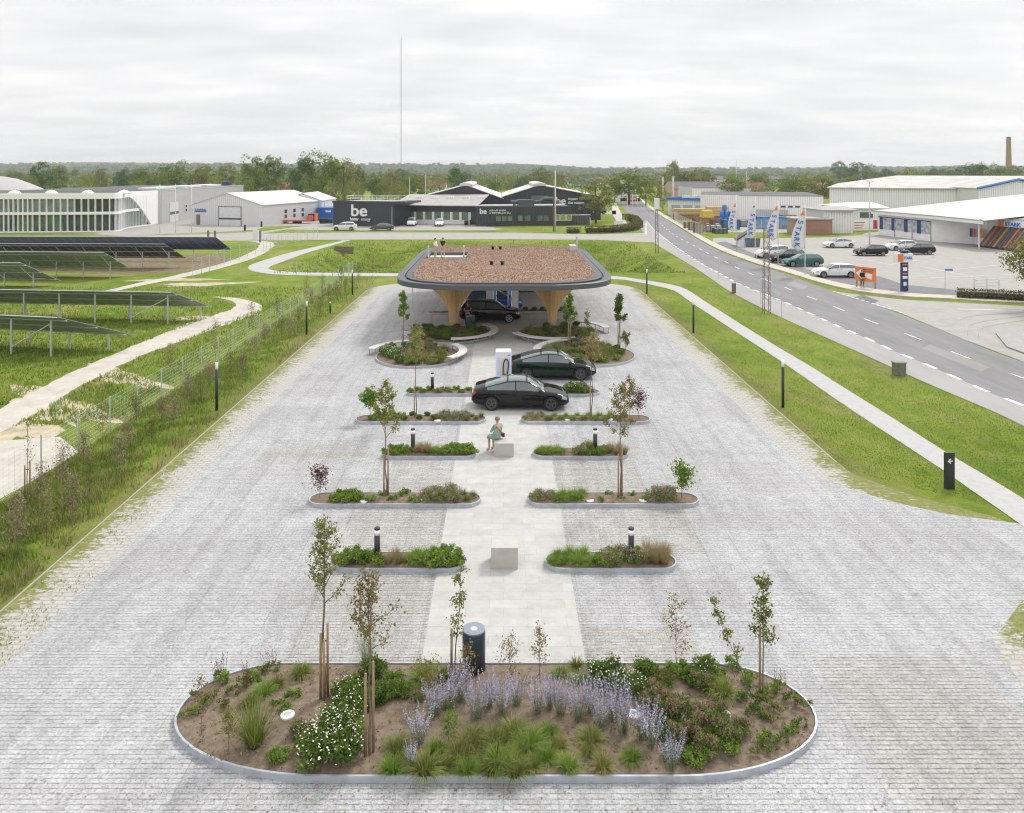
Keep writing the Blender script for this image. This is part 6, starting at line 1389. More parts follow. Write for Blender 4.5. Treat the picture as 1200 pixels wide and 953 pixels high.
q = MB(); q.cbox((Lb-25, -.18, 5.5), (4, .1, .75)); q.cbox((Lb-25.5, -.18, 6.1), (4.4, .1, .3)); q.build('sign_board', NAVY, t)
marks(t, BLUE, Lb-27.3, -.30, 6.0, 4.6, .75, 8, .42)
q = MB(); q.cbox((fr.loc(G(139, 250))[0], 1.0, 4.0), (1.1, .1, .5)); q.build('small_sign', BLUE, t)
# domed roof behind at the far left
dm = thing('dome_roof_hall', 'grey domed roof rising behind the white building at far left', 'building', (XD(-8, 230), 230, 0))
MB().lathe([(12.5, 0), (12.5, 6.0)], 36).build('wall', WHC, dm, True); MB().lathe([(13, 5.8), (12.5, 6.3), (9.5, 7.7), (6, 9.2), (2.5, 9.9), (0, 10)], 36).build('roof', M('dome_roof', (.42, .40, .39), .7, .06, 1), dm, True)
# grey hall behind (side wall seen)
a = G(187.5, 262.5); gh = thing('grey_hall', 'grey clad flat roofed hall with roller door behind the flagpoles', 'building', (a[0], a[1], 0), math.radians(92))
Lh = 62; mb = MB(); mb.prism([(0, -.0), (Lh, 0), (Lh, 30), (0, 30)], 0, 7.3, 0, 1)
mb.build('wall', [GRC, RFD], gh); MB().box(-.15, Lh, -.08, .0, 7.15, 7.4).build('roof_edge', M('edge_grey', (.5, .5, .5), .5), gh); MB().box(-.6, .0, -.3, .6, 0, 7.45).build('corner_trim', M('corner_grey', (.30, .30, .32), .6), gh)
q = MB(); q.box(5.5, 10.5, -.1, .05, 0, 4.4); o = q.build('roller_door', LTC, gh); MB().box(5.5, 10.5, -.13, -.1, 1.7, 2.3).build('door_window', WINR, o)
for x in (15.5, 19, 22.5, 26): windows(gh, [x], 1.2, 1.9, 2.6, -.02); windows(gh, [x], 1.2, 2.9, 3.5, -.02)
for x in (8, 26, 42): MB().box(x, x+12, 4, 8, 7.3, 7.75).build('skylight', WHC, gh)
MB().cbox((56, 3, 7.9), (2, 2, 1.0)).build('roof_unit', NAVY, gh)
# light gabled hall with a roller door
fr = Frame(G(225.3, 263.3), G(307, 265.2)); t = fr.thing('gabled_hall', 'light grey gabled hall with wide roller door and small blue lettering'); gable(t, fr.L, 26, 4.3, 6.75, LTC, M('white_roof', (.58, .58, .58), .6, .05, 1), .15)
o = MB().box(6.2+1.2, 6.2+6.6, -.08, .02, 0, 3.9).build('roller_door', M('door_white', (.66, .66, .67), .5), t)
X0 = fr.loc(G(257, 264))[0]; o.data.transform(Matrix.Translation((X0-7.4, 0, 0))); MB().box(X0, X0+5.4, -.11, -.08, 1.25, 1.6).build('door_window', WINR, o)
q = MB(); q.box(X0-.1, X0, -.12, .02, 0, 4.0); q.box(X0+5.4, X0+5.5, -.12, .02, 0, 4.0); q.box(X0-.1, X0+5.5, -.12, .02, 3.9, 4.02); q.build('door_frame', RFD, t)
o = MB().box(1.1, 2.0, -.06, .02, 0, 2.2).build('door', M('door_brown', (.16, .14, .13), .6), t); marks(t, BLUE, .8, -.08, 3.0, 2.7, .5, 6, .36); MB().box(.6, 3.6, -.06, 0, 2.75, 2.95).build('sign_underline', RFD, t)
s2 = MB()
for k in range(3): windows(t, [0], .1, .1, .2) if False else None
q = MB()
for y in (9, 12.5, 16):
    for z in (1.2, 2.3): q.box(fr.L, fr.L+.04, y-.45, y+.45, z, z+.75)
q.build('window', WINR, t)
fr = Frame(G(331, 257.5), G(377, 257.5)); t = fr.thing('gabled_hall', 'smaller pale gabled hall behind the blue container'); gable(t, fr.L, 16, 4.4, 6.1, LTC, M('white_roof', (.58, .58, .58), .6), .15)
MB().box(3.2, 6.6, -.06, .02, .6, 3.4).build('roller_door', M('door_white', (.66, .66, .67), .5), t)
# ---- dark offices
BEW = M('sign_white', (.80, .80, .80), .5, .02)
fr = Frame(G(390.5, 264.6), G(461, 266)); t = fr.thing('dark_office', 'charcoal ribbed box building with large white lettering on its front')
mb = MB(); mb.prism([(0, 0), (fr.L, 0), (fr.L, 13), (0, 13)], 0, 5.0, 0, 1); mb.build('wall', [DKC, RFG], t); q = MB(); q.box(-.15, fr.L+2.6, -.15, .0, 4.75, 5.25); q.box(fr.L, fr.L+2.6, 0, 9, 4.75, 5.2); q.box(-.15, .0, 0, 13, 4.75, 5.25); q.build('parapet', DKC, t)
q = MB()
for k in range(15):
    x = 1.2+k*.85; q.tube([(x, 4, 5.0), (x, 4, 6.15)], .025, 4)
for z in (5.6, 6.15): q.tube([(1.2, 4, z), (13.1, 4, z)], .03, 4); q.tube([(1.2, 4, z), (1.2, 9, z)], .03, 4); q.tube([(1.2, 9, z), (13.1, 9, z)], .03, 4)
q.build('roof_railing', WHITE, t)
text('be', 3.4, BEW, (4.0, -.06, 2.15), (PI/2, 0, 0), t, .04, .06, xscale=1.15); text('better', .92, BEW, (3.9, -.06, 1.2), (PI/2, 0, 0), t, .03, .022, xscale=.84); text('energy', .92, BEW, (6.42, -.06, 1.2), (PI/2, 0, 0), t, .03, .0, xscale=.84)
q = MB(); q.box(fr.L-.4, fr.L-.2, -.08, 0, .1, 4.0); q.build('downpipe', M('pipe_grey', (.3, .3, .32), .5), t)
fr = Frame(G(461.5, 262.2), G(559, 263.2)); t = fr.thing('office_wing', 'low dark office wing with white window band and shallow grey roof')
mb = MB(); L_ = fr.L; mb.box(0, L_, 0, 12, 0, 3.9); mb.build('wall', DKC, t); MB().box(.4, L_-1.6, -.1, 0, 0, .95).build('white_base', WHITE, t)
q = MB(); nW = 8; wp_ = (L_-2.4)/nW
for k in range(nW+1): q.box(.5+k*wp_, .95+k*wp_+.1, -.12, 0, .95, 2.65)
q.build('window_posts', WHITE, t)
for k in range(nW): MB().box(1.1+k*wp_, .45+(k+1)*wp_, -.06, -.01, .95, 2.65).build('window', WING, t)
MB().box(L_-1.5, L_-.4, -.08, 0, 0, 2.5).build('door', WINR, t); mb = MB(); mb.add([(-.3, -.9, 3.95), (L_+.3, -.9, 3.95), (L_+.3, 14, 5.9), (-.3, 14, 5.9), (-.3, -.9, 4.1), (L_+.3, -.9, 4.1), (L_+.3, 14, 6.05), (-.3, 14, 6.05)], [(3, 2, 1, 0), (4, 5, 6, 7), (0, 1, 5, 4), (1, 2, 6, 5), (2, 3, 7, 6), (3, 0, 4, 7)]); mb.build('roof', RFG, t)
for k in range(5): q = MB(); q.box(3+k*3.6, 4.3+k*3.6, 8, 9.2, 5.2, 5.75); q.build('roof_dome', WHC, t)
q = MB(); q.tube([(0, 0, 0), (0, 0, .01)], .01, 3)
fr = Frame(G(559, 265.3), G(669.5, 264.3)); t = fr.thing('dark_office', 'charcoal office block with green tinted windows and two rows of sign lettering'); L_ = fr.L
mb = MB(); mb.prism([(0, 0), (L_, 0), (L_, 11), (0, 11)], 0, 4.1, 0, 1); mb.build('wall', [DKC, RFG], t); MB().box(-.1, L_+.1, -.12, 0, 3.95, 4.25).build('parapet', M('parapet_grey', (.09, .095, .11), .5), t)
windows(t, [XX for XX in (3.9+.6, 5.7, 6.9, 9.1)], 1.0, 1.0, 2.15, glass=WING, frame=BLK); windows(t, [10.7, 13.3, 14.6], 1.1, 1.0, 2.15, glass=WING, frame=BLK); windows(t, [17.0, 18.25, 19.5], 1.0, 1.1, 2.25, glass=M('window_lime', (.30, .36, .12), .1, .15, .8), frame=WHITE)
text('be', 1.55, BEW, (.5, -.06, 2.6), (PI/2, 0, 0), t, .03, .03); marks(t, BEW, 2.6, -.08, 3.12, 3.5, .36, 12, .22); marks(t, BEW, 2.6, -.08, 2.6, 4.6, .36, 16, .22)
q = MB(); q.tube([(7.5, 3, 4.9), (18, 3, 4.9)], .45, 8); q.tube([(13.5, 2.5, 4.8), (14.6, 2.5, 5.6), (16.2, 2.5, 5.6), (17.4, 2.5, 4.6)], .42, 8); q.tube([(8.2, 2.5, 4.1), (8.2, 2.5, 4.9)], .3, 6); q.box(9, 12.5, 2.4, 4.6, 4.1, 5.4); q.build('ventilation_ducts', M('duct_dark', (.10, .105, .12), .3, .2, metal=.6), t)
for lb, x0p, x1p, xr, base, extra in (('dark gabled hall with pale roof, left of the two gables', 486, 589, 546, 258, False), ('dark gabled hall with lettering on its gable, right of the two', 589, 704, 632.5, 258, True)):
    Y = 186.0; X0_, X1_ = XD(x0p, Y), XD(x1p, Y); t = thing('gabled_hall', lb, 'building', (X0_, Y, 0)); hr = ZD(217.3, Y); he = ZD(233, Y) if not extra else ZD(231, Y)
    gable(t, X1_-X0_, 34, he, hr, DKC, RFW, .25, ridge_x=XD(xr, Y)-X0_)
    rx = XD(xr, Y)-X0_; q = MB(); q.add([(rx-1.5, -.3, hr-.15), (rx+1.5, -.3, hr-.15), (rx+1.5, -.3, hr+.35), (rx, -.3, hr+.6), (rx-1.5, -.3, hr+.35), (rx-1.5, 34, hr-.15), (rx+1.5, 34, hr-.15), (rx+1.5, 34, hr+.35), (rx, 34, hr+.6), (rx-1.5, 34, hr+.35)], [(0, 1, 2, 3, 4), (9, 8, 7, 6, 5), (0, 4, 9, 5), (1, 6, 7, 2), (2, 7, 8, 3), (3, 8, 9, 4)]); q.build('ridge_vent', RFW, t)
    q = MB(); q.box(rx-2, rx+2, -.05, 0, hr-3.2, hr-2.4); q.build('gable_panel', M('gable_grey', (.14, .15, .17), .4), t)
    if extra:
        text('be', 2.5, BEW, (XD(651, Y)-X0_, -.06, ZD(239.5, Y)), (PI/2, 0, 0), t, .03, .045); text('impact', .85, BEW, (XD(665.5, Y)-X0_, -.06, ZD(234.5, Y)), (PI/2, 0, 0), t, .03, .02); text('that matters', .85, BEW, (XD(665.5, Y)-X0_, -.06, ZD(239, Y)), (PI/2, 0, 0), t, .03, .02, xscale=.9)
# fenced bin shed right of offices
fr = Frame(G(670, 264), G(692, 263.7)); t = fr.thing('bin_shed', 'grey slatted bin shelter at the right end of the dark offices', 'shed'); L_ = fr.L
mb = MB(); [mb.box(k*.36, k*.36+.28, -.04, .04, .05, 2.1) for k in range(int(L_/.36))]; mb.build('slats', M('slat_grey', (.10, .10, .10), .7), t)
mb = MB(); mb.box(0, L_, 0, .1, 2.1, 2.25); mb.box(0, .1, 0, 4, 0, 2.2); mb.box(L_-.1, L_, 0, 4, 0, 1.6); mb.build('frame', WHC, t)
for k in range(3): MB().box(.5+k*1.2, 1.4+k*1.2, 1, 1.9, 0, 2.5+.2*(k % 2)).build('waste_container', BLK, t)
# ---- right: depot
fr = Frame(G(783, 251.5), G(863, 254.5)); t = fr.thing('blue_trim_building', 'low white building with a bright blue fascia beside the pallets'); L_ = fr.L
MB().prism([(0, 0), (L_, 0), (L_, 16), (0, 16)], 0, 4.2, 0, 1).build('wall', [WHC, RFD], t); q = MB(); q.box(-.3, L_*.68, -.5, 0, 3.9, 4.5); q.box(L_*.62, L_+.2, -1.2, 0, 3.8, 4.6); q.box(L_-.5, L_+.2, -1.2, 0, 0, 3.8); q.box(-.3, 0, 0, 16, 3.9, 4.5); q.build('blue_fascia', BLUE, t)
MB().box(L_*.70, L_-.6, -.06, 0, .4, 3.6).build('window', WINR, t); windows(t, [L_*.12, L_*.3, L_*.48], 2.6, 1.2, 2.6, glass=M('window_pale', (.4, .45, .45), .2))
for k in range(5): MB().box(2+k*2.4, 3.6+k*2.4, 4, 6, 4.2, 4.9).build('roof_unit', WHC, t)
fr = Frame(G(866, 257), G(965, 258.5)); t = fr.thing('white_warehouse', 'long plain white warehouse wall behind the banner flags'); L_ = fr.L
MB().prism([(-9, 3), (0, 0), (L_, 0), (L_, 34), (-9, 34)], 0, 5.7, 0, 1).build('wall', [WHC, RFD], t); MB().box(0, L_, -.06, 0, 5.55, 5.85).build('roof_edge', RFG, t); q = MB(); [q.box(L_*.5+k*1.6, L_*.5+1.1+k*1.6, -.05, 0, 2.9, 3.35) for k in range(3)]; q.build('window', WINR, t); MB().box(3, 11, -.4, 0, 0, 2.4).build('grey_lean_to', GRC, t)
fr = Frame(G(800, 243), G(880, 243)); t = fr.thing('white_workshop', 'white flat roofed workshop behind the blue trimmed building'); MB().prism([(3, 0), (fr.L, 0), (fr.L, 20), (3, 20)], 0, 6.2, 0, 1).build('wall', [WHC, RFD], t); MB().box(3, fr.L, -.06, 0, 6.0, 6.3).build('roof_edge', RFG, t)
# brick hut
BRK = bpy.data.materials.new('brick'); BRK.use_nodes = True; bnt = BRK.node_tree; bb_ = brick(bnt, mapping(bnt, texco(bnt), (1, 1, 1), (PI/2, 0, 0)), .24, .075, .008, (.38, .17, .11), (.30, .12, .08), (.4, .36, .32)); lin(bnt, bb_.outputs[0], bnt.nodes['Principled BSDF'].inputs['Base Color']); bnt.nodes['Principled BSDF'].inputs['Roughness'].default_value = .9
fr = Frame(G(930, 275.2), G(975.4, 275.6)); t = fr.thing('brick_hut', 'small red brick hut with flat roof and grey door by the lawn', 'hut'); L_ = fr.L
MB().box(0, L_, 0, 5, 0, 2.75).build('wall', BRK, t); MB().box(-.2, L_+.2, -.2, 5.2, 2.75, 3.0).build('roof', RFG, t); MB().box(.5, 1.4, -.05, 0, 0, 2.2).build('door', M('door_grey', (.4, .42, .45), .5), t)
tri_sheet('lawn_strip', GP((815, 272), (930, 273), (1020, 270.5), (1010, 275.5), (975, 278.3), (880, 279.7), (836, 278.5)), .028, grass_ground)
# small white gabled bin house beside the flags
fr = Frame(G(864.5, 289.3), G(881, 289.6)); t = fr.thing('bin_house', 'small white lean-to shelter with grey bins behind the flagpoles', 'shelter'); L_ = fr.L
mb = MB(); mb.add([(0, 0, 0), (L_, 0, 0), (L_, 0, 2.4), (0, 0, 1.0), (0, 2.5, 0), (L_, 2.5, 0), (L_, 2.5, 2.4), (0, 2.5, 1.0)], [(0, 1, 2, 3), (7, 6, 5, 4), (0, 3, 7, 4), (1, 5, 6, 2), (3, 2, 6, 7)]); mb.build('wall', WHC, t)
mb = MB(); mb.add([(-.3, -.3, .95), (L_+.2, -.3, 2.65), (L_+.2, 2.8, 2.65), (-.3, 2.8, .95), (-.3, -.3, 1.08), (L_+.2, -.3, 2.78), (L_+.2, 2.8, 2.78), (-.3, 2.8, 1.08)], [(3, 2, 1, 0), (4, 5, 6, 7), (0, 1, 5, 4), (1, 2, 6, 5), (2, 3, 7, 6), (3, 0, 4, 7)]); mb.build('roof', RFD, t)
for j in range(3):
    g = G(877+j*5.4, 289.8); tb = thing('wheelie_bin', ['blue grey wheelie bin beside the white lean-to shelter', 'middle grey wheelie bin beside the white lean-to shelter', 'grey wheelie bin farthest from the white lean-to shelter'][j], 'bin', (g[0], g[1]+.2, 0), 0, 'wheelie bins')
    MB().add([(-.28, -.3, 0), (.28, -.3, 0), (.28, .3, 0), (-.28, .3, 0), (-.36, -.4, 1.25), (.36, -.4, 1.25), (.36, .4, 1.25), (-.36, .4, 1.25)], [(3, 2, 1, 0), (4, 5, 6, 7), (0, 1, 5, 4), (1, 2, 6, 5), (2, 3, 7, 6), (3, 0, 4, 7)]).__class__
    b = MB(); b.add([(-.28, -.3, 0), (.28, -.3, 0), (.28, .3, 0), (-.28, .3, 0), (-.36, -.4, 1.25), (.36, -.4, 1.25), (.36, .4, 1.25), (-.36, .4, 1.25)], [(3, 2, 1, 0), (4, 5, 6, 7), (0, 1, 5, 4), (1, 2, 6, 5), (2, 3, 7, 6), (3, 0, 4, 7)]); b.build('body', M('bin_blue', (.10, .16, .24), .6) if j == 0 else M('bin_grey', (.13, .14, .15), .6), tb); MB().box(-.38, .38, -.42, .44, 1.25, 1.33).build('lid', BLK, tb)
# ---- shop (right edge)
fr = Frame(G(1029.5, 275.3), G(1091, 283.2)); t = fr.thing('diy_store', 'large white low store with picture windows and corner canopy'); L_ = fr.L
q1 = fr.loc(G(1152.4, 288.4)); q2 = fr.loc(G(1420, 318)); hE = 4.3
P_ = [(0, 0), (L_, 0), (L_+5.5, 3.5), (q1[0], q1[1]), q2, (q2[0]+10, q2[1]+75), (0, 75)]
mb = MB(); mb.prism(P_, 0, hE-.05); mb.build('wall', M('store_white', (.84, .84, .84), .6, .05, 1), t)
# roof: shallow pitch rising to the back
mb = MB(); E_ = [(-1, -.8, hE), (L_+2, -.8, hE), (L_+14, -2.2, hE), (q1[0]-1.5, q1[1]-.8, hE+.15), (q2[0], q2[1]-.8, hE+.2)]
R_ = [(-1+4, 36, hE+3.9), (L_+6, 37, hE+3.9), (L_+16, 38, hE+3.75), (q1[0]+6, q1[1]+37, hE+3.8), (q2[0]+8, q2[1]+36, hE+3.8)]
mb.add([p for p in E_]+[p for p in R_]+[(p[0], p[1]+40, hE) for p in R_], [(i, i+1, 5+i+1, 5+i) for i in range(4)]+[(5+i, 6+i, 11+i, 10+i) for i in range(4)]); mb.build('roof', M('store_roof', (.54, .535, .52), .8, .08, .25), t)
mb = MB()
for i in range(4):
    a_, b_ = Vector(E_[i]), Vector(E_[i+1]); mb.add([a_, b_, b_-Vector((0, 0, .55)), a_-Vector((0, 0, .55)), a_+Vector((0, .5, 0)), b_+Vector((0, .5, 0)), b_+Vector((0, .5, -.55)), a_+Vector((0, .5, -.55))], [(0, 3, 2, 1), (3, 7, 6, 2), (4, 5, 6, 7)])
mb.build('fascia', M('store_fascia', (.8, .8, .8), .5), t); mb = MB()
for i in range(4): a_, b_ = Vector(E_[i])+Vector((0, -.05, .03)), Vector(E_[i+1])+Vector((0, -.05, .03)); mb.tube([a_, b_], .07, 5)
mb.build('gutter', RFG, t)
for k in range(4):
    x = .4+k*(L_/4.1); o = MB().box(x, x+.9, -.08, 0, 1.1, 3.2).build('window_panel', NAVY, t); MB().box(x+.95, x+L_/4.1-.15, -.07, 0, 1.2, 3.1).build('picture_window', M('picture_pale', (.42, .44, .48), .3, .6, 1.6), t)
MB().box(0, L_, -.05, 0, 3.2, 3.35).build('window_head', NAVY, t); [MB().box(k*L_/3-.06, k*L_/3+.06, -.1, 0, 0, 3.3).build('downpipe', RFG, t) for k in range(1, 4)]
q = MB(); q.box(L_+11.7, L_+11.86, -1.15, -1.0, 0, hE-.5); q.build('canopy_post', WHITE, t)
for j in range(9): o = MB().box(6+j*5.2, 8.6+j*5.2, 17, 18.6, hE+1.5, hE+1.78); o.build('roof_light', M('roof_light_white', (.78, .78, .78), .4), t)
for j in range(6): MB().box(14+j*9, 16.4+j*9, 26, 27.4, hE+2.3, hE+2.6).build('roof_hatch', M('hatch_rust', (.30, .17, .11), .8) if j % 2 else M('roof_light_white', (.78, .78, .78), .4), t)
ws = Frame(G(1144, 287.4), G(1200, 294.3)); tw = ws.thing('tile_display', 'tilted display of orange and black roof tile samples against the store wall', 'display'); x0 = ws.loc(G(1153.5, 289.5))[0]
hh = 3.3
for k in range(26):
    xa = x0+k*.52; mb = MB(); mt = [RFD, M('tile_orange', (.48, .17, .07), .7), RFD, M('tile_red', (.34, .12, .08), .7), RFD, M('tile_yellow', (.52, .26, .08), .6), RFD, M('tile_slate', (.10, .11, .13), .7)][k % 8]; mb.add([(xa, -1.9, .3), (xa+.42, -1.9, .3), (xa+1.52, .0-.3, hh), (xa+1.1, -.3, hh), (xa, -1.8, .2), (xa+.42, -1.8, .2), (xa+1.52, -.2, hh-.1), (xa+1.1, -.2, hh-.1)], [(0, 1, 2, 3), (7, 6, 5, 4), (0, 4, 5, 1), (1, 5, 6, 2), (2, 6, 7, 3), (3, 7, 4, 0)]); mb.build('sample_panel', mt, tw)
mb = MB(); mb.add([(x0-.2, -1.85, .18), (x0+14.5, -1.85, .18), (x0+15.6, -.15, hh-.02), (x0+1.0, -.15, hh-.02)], [(0, 1, 2, 3)]); mb.box(x0-.3, x0+14.5, -2.0, -1.85, 0, .28); mb.build('frame', M('frame_black', (.03, .03, .035), .6), tw)
sw = ws.thing('store_sign', 'white and orange store sign high on the wall above tile display', 'sign'); xs_ = ws.loc(G(1170, 291))[0]; MB().box(xs_, xs_+5.6, -.5, -.38, 3.35, 4.15).build('board', WHITE, sw); MB().box(xs_, xs_+1.1, -.53, -.5, 3.35, 4.15).build('orange_square', ORG, sw); text('STARK', .72, BLUE, (xs_+1.4, -.53, 3.5), (PI/2, 0, 0), sw, .02, .03, xscale=1.3)
MB().box(xs_+6.2, xs_+9, -.5, -.38, 3.35, 4.1).build('side_board', NAVY, sw)
q = ws.thing('wall_poster', 'small posters on the store wall left of the tile display', 'poster'); xp = ws.loc(G(1134, 287))[0]
for k, mt in enumerate((NAVY, M('poster_red', (.5, .1, .1), .5), M('poster_grey', (.35, .36, .38), .5), ORG)): MB().box(xp+k*.75, xp+k*.75+.6, -.55, -.5, 1.3, 2.6).build('poster', mt, q)
# older hall behind left with grey roof + blue gable hall
def hall(label, px0, px1, Y, ye, yr, depth, wall, roof, name='store_hall', ridge=None, cat='building'):
    X0_, X1_ = XD(px0, Y), XD(px1, Y); t = thing(name, label, cat, (X0_, Y, 0)); he, hr = ZD(ye, Y), ZD(yr, Y); L = X1_-X0_
    mb = MB(); mb.box(0, L, 0, depth, 0, he); mb.build('wall', wall, t); r = MB(); r.add([(-.6, -.6, he), (L+.6, -.6, he), (L+.6, depth/2, hr), (-.6+depth*.25, depth/2, hr), (-.6, depth+.6, he), (L+.6, depth+.6, he)], [(0, 1, 2, 3), (3, 2, 5, 4), (0, 3, 4)]); r.add([(-.6, -.6, he-.25), (L+.6, -.6, he-.25), (L+.6, -.6, he), (-.6, -.6, he)], [(0, 1, 2, 3)]); r.build('roof', roof, t); return t
t = hall('older white hall with wide grey roof behind the store', 972, 1310, 196, 219.5, 206.5, 64, WHC, M('aged_roof', (.50, .49, .47), .9, .14, .3)); t.rotation_euler = (0, 0, math.radians(-25)); q = MB(); q.box(1, 5, -.06, 0, 1, 3.6); q.box(7, 10, -.06, 0, 1.2, 3.6); q.build('window', WINR, t); 
t = hall('white lower store wing with small windows left of picture windows', 996, 1038, 158, 243.5, 238.5, 14, WHC, RFW); MB().box(2, 4.6, -.06, 0, 2.2, 3.3).build('window', WINR, t)
YB = 176.0; t = thing('blue_gable_hall', 'white hall with a blue edged gable rising over the store roof', 'building', (XD(1146, YB), YB, 0)); hr_ = ZD(211, YB); he_ = ZD(221, YB); gable(t, 17.5, 26, he_, hr_, WHC, M('aged_roof', (.50, .49, .47)), .35); q = MB(); q.tube([(-.4, -.5, he_+.05), (8.75, -.5, hr_+.15), (17.9, -.5, he_+.05)], .28, 4); q.build('blue_verge', BLUE, t)
t = hall('pale low wing in front of the red brick hut, white roofed', 965, 1000, 146, 246, 243, 10, WHC, RFG, 'side_wing')
# store pylon, boards, flags
g = G(1059.7, 342.3); t = thing('pylon_sign', 'tall navy pylon sign with white and orange board near its top', 'sign', g)
q = MB(); q.box(-.33, .33, -.14, .14, .1, 4.0); bevel(q.build('column', NAVY, t), .03); o = MB().box(-1.0, .72, -.2, .2, 2.85, 3.7).build('board', WHITE, t); MB().box(-.72, -.18, -.215, -.2, 2.9, 3.65).build('orange_square', ORG, t); text('STARK', .36, BLUE, (-.15, -.22, 3.15), (PI/2, 0, 0), t, .008, .01, xscale=.75)
for z, mt, w, h_ in ((2.62, ORG, .44, .1), (2.2, BEW, .4, .35), (1.78, ORG, .46, .12), (1.42, BEW, .46, .26), (.8, BEW, .3, .36)): MB().box(-w/2, w/2, -.155, -.14, z-h_/2, z+h_/2).build('sign_mark', mt, t)
g0 = G(1002.5, 337.5); g1 = G(1026, 340.3); fr = Frame(g0, g1); t = fr.thing('arrow_board', 'orange board with white arrow on wooden posts by the pavement', 'sign'); L_ = fr.L
MB().box(0, L_, -.05, 0, .75, 2.15).build('board', ORG, t); [MB().box(x-.05, x+.05, 0, .1, 0, 2.15).build('post', STAKE, t) for x in (.1, L_-.05)]
q = MB(); q.add([(.05, -.06, 1.5), (.62, -.06, 1.0), (.62, -.06, 1.95)], [(0, 1, 2)]); q.box(.62, .66, -.06, -.055, 1.3, 1.5); q.add([(1.0, -.06, 1.15), (1.65, -.06, .98), (1.7, -.06, 1.52), (1.05, -.06, 1.6)], [(0, 1, 2, 3)]); q.build('arrow', WHITE, t)
marks(t, NAVY, .78, -.065, 1.88, 1.1, .12, 9, .09); marks(t, NAVY, .78, -.065, 1.68, 1.0, .12, 8, .09)
SAIL = M('flag_cloth', (.74, .74, .74), .8, .03)
for j, (px, py, h_, ytop, ybot, wd, txt) in enumerate(((862.7, 293.8, 8.1, 239, 269, .95, 'STARK'), (885, 302, 7.9, 241, 277, .9, 'STARK'), (911.8, 312, 7.9, 242, 279, 1.15, 'STARK'), (943.4, 323.3, 7.8, 247, 291, 1.25, 'STARK'))):
    g = G(px, py); Y = g[1]; lb = ['white banner flag with blue letters, leftmost of four', 'narrow white banner flag, second of four from left', 'white banner flag with orange top, third of four', 'white banner flag with orange top, rightmost and nearest of four'][j]
    t = thing('banner_flag', lb, 'flag', (g[0], g[1], .0), 0, 'banner flags at the shops'); MB().tube([(0, 0, 0), (0, 0, h_)], .055, 8).build('pole', PW, t, True)
    zt, zb = ZD(ytop, Y), ZD(ybot, Y); n_ = 16; mb = MB(); vs = []; w0 = []
    for i in range(n_+1):
        s = i/n_; z = zt+(zb-zt)*s; w_ = wd*(.12+1.05*math.sin(min(1, s*1.12)*PI*.62)) if s < .9 else wd*(1.0-(s-.9)*4.5); w0.append(w_)
        for u in (0, .33, .67, 1): vs.append((-.06-w_*u, .12*math.sin(u*3+s*4)*u, z-(.35*u*s)))
    mb.add(vs, [(i*4+k, i*4+k+1, (i+1)*4+k+1, (i+1)*4+k) for i in range(n_) for k in range(3)], 0); top = 2 if j != 1 else 1
    mb.m = [1 if (q_//3) < top else 0 for q_ in range(len(mb.m))]
    o = mb.build('flag_cloth', [SAIL, ORG if j != 1 else NAVY], t, True); sd = o.modifiers.new('s', 'SOLIDIFY'); sd.thickness = .015
    ht = (zt-zb)*.72; ch = ht/5.0
    for k, c_ in enumerate(txt):
        s = .27+.145*k; w_ = np.interp(s*n_, range(n_+1), w0); z = zt+(zb-zt)*s-.12
        text(c_, ch*1.35, BLUE, (-.16-w_*.72, -.17, z+ch*.3), (PI/2, PI/2+.12, 0), t, .004, .02, xscale=.95)
g0 = G(1141.5, 342); fr = Frame(g0, G(1171, 343)); t = fr.thing('white_rail_frame', 'white tubular frame barrier behind the hedge at the right', 'barrier'); q = MB()
for x in (0, fr.L*.5, fr.L): q.box(x-.06, x+.06, -.05, .05, 0, 1.25)
for z in np.linspace(.5, 1.22, 6): q.box(0, fr.L, -.03, .03, z, z+.06)
q.build('frame', WHITE, t)
# banner on the store fence, blue fence sheets, container etc.
fr = Frame(G(999, 271.5), G(1029, 270.6)); t = fr.thing('fence_banner', 'white and red banner tied on the fence left of the store', 'banner'); MB().box(0, fr.L, -.04, .04, .2, 2.2).build('banner', BEW, t); q = MB(); q.box(fr.L*.80, fr.L*.97, -.06, -.04, .4, 2.1); [q.box(.4, 2.9-.3*k, -.06, -.04, 1.6-.5*k, 1.75-.5*k) for k in range(3)]; q.build('red_print', M('print_red', (.45, .04, .12), .5), t)
for px0, px1, py, h_, lb in ((975, 998, 272.3, 2.0, 'pale blue sheeted mesh fence right of the brick hut'), (880, 928, 268.5, 1.9, 'pale blue sheeted fence left of the brick hut')):
    fr = Frame(G(px0, py), G(px1, py)); t = fr.thing('sheeted_fence', lb, 'fence'); MB().box(0, fr.L, -.03, .03, .1, h_).build('sheet', M('blue_sheet', (.22, .34, .48), .6, .25, 1), t); [MB().box(x-.05, x+.05, -.06, .06, 0, h_+.1).build('post', STEEL, t) for x in np.linspace(0, fr.L, 5)]
fr = Frame(G(371, 258), G(392, 258.5)); t = fr.thing('shipping_container', 'bright blue container beside the charcoal box building', 'container'); MB().box(0, fr.L, 0, 6, .15, 2.95).build('body', clad('blue_container', (.03, .16, .50), .25, .06, .5), t); MB().box(fr.L*.5, fr.L*.8, -.03, 0, 1.9, 2.3).build('lettering_patch', BEW, t); MB().box(0, fr.L, .1, 5.9, 0, .15).build('skids', BLK, t)
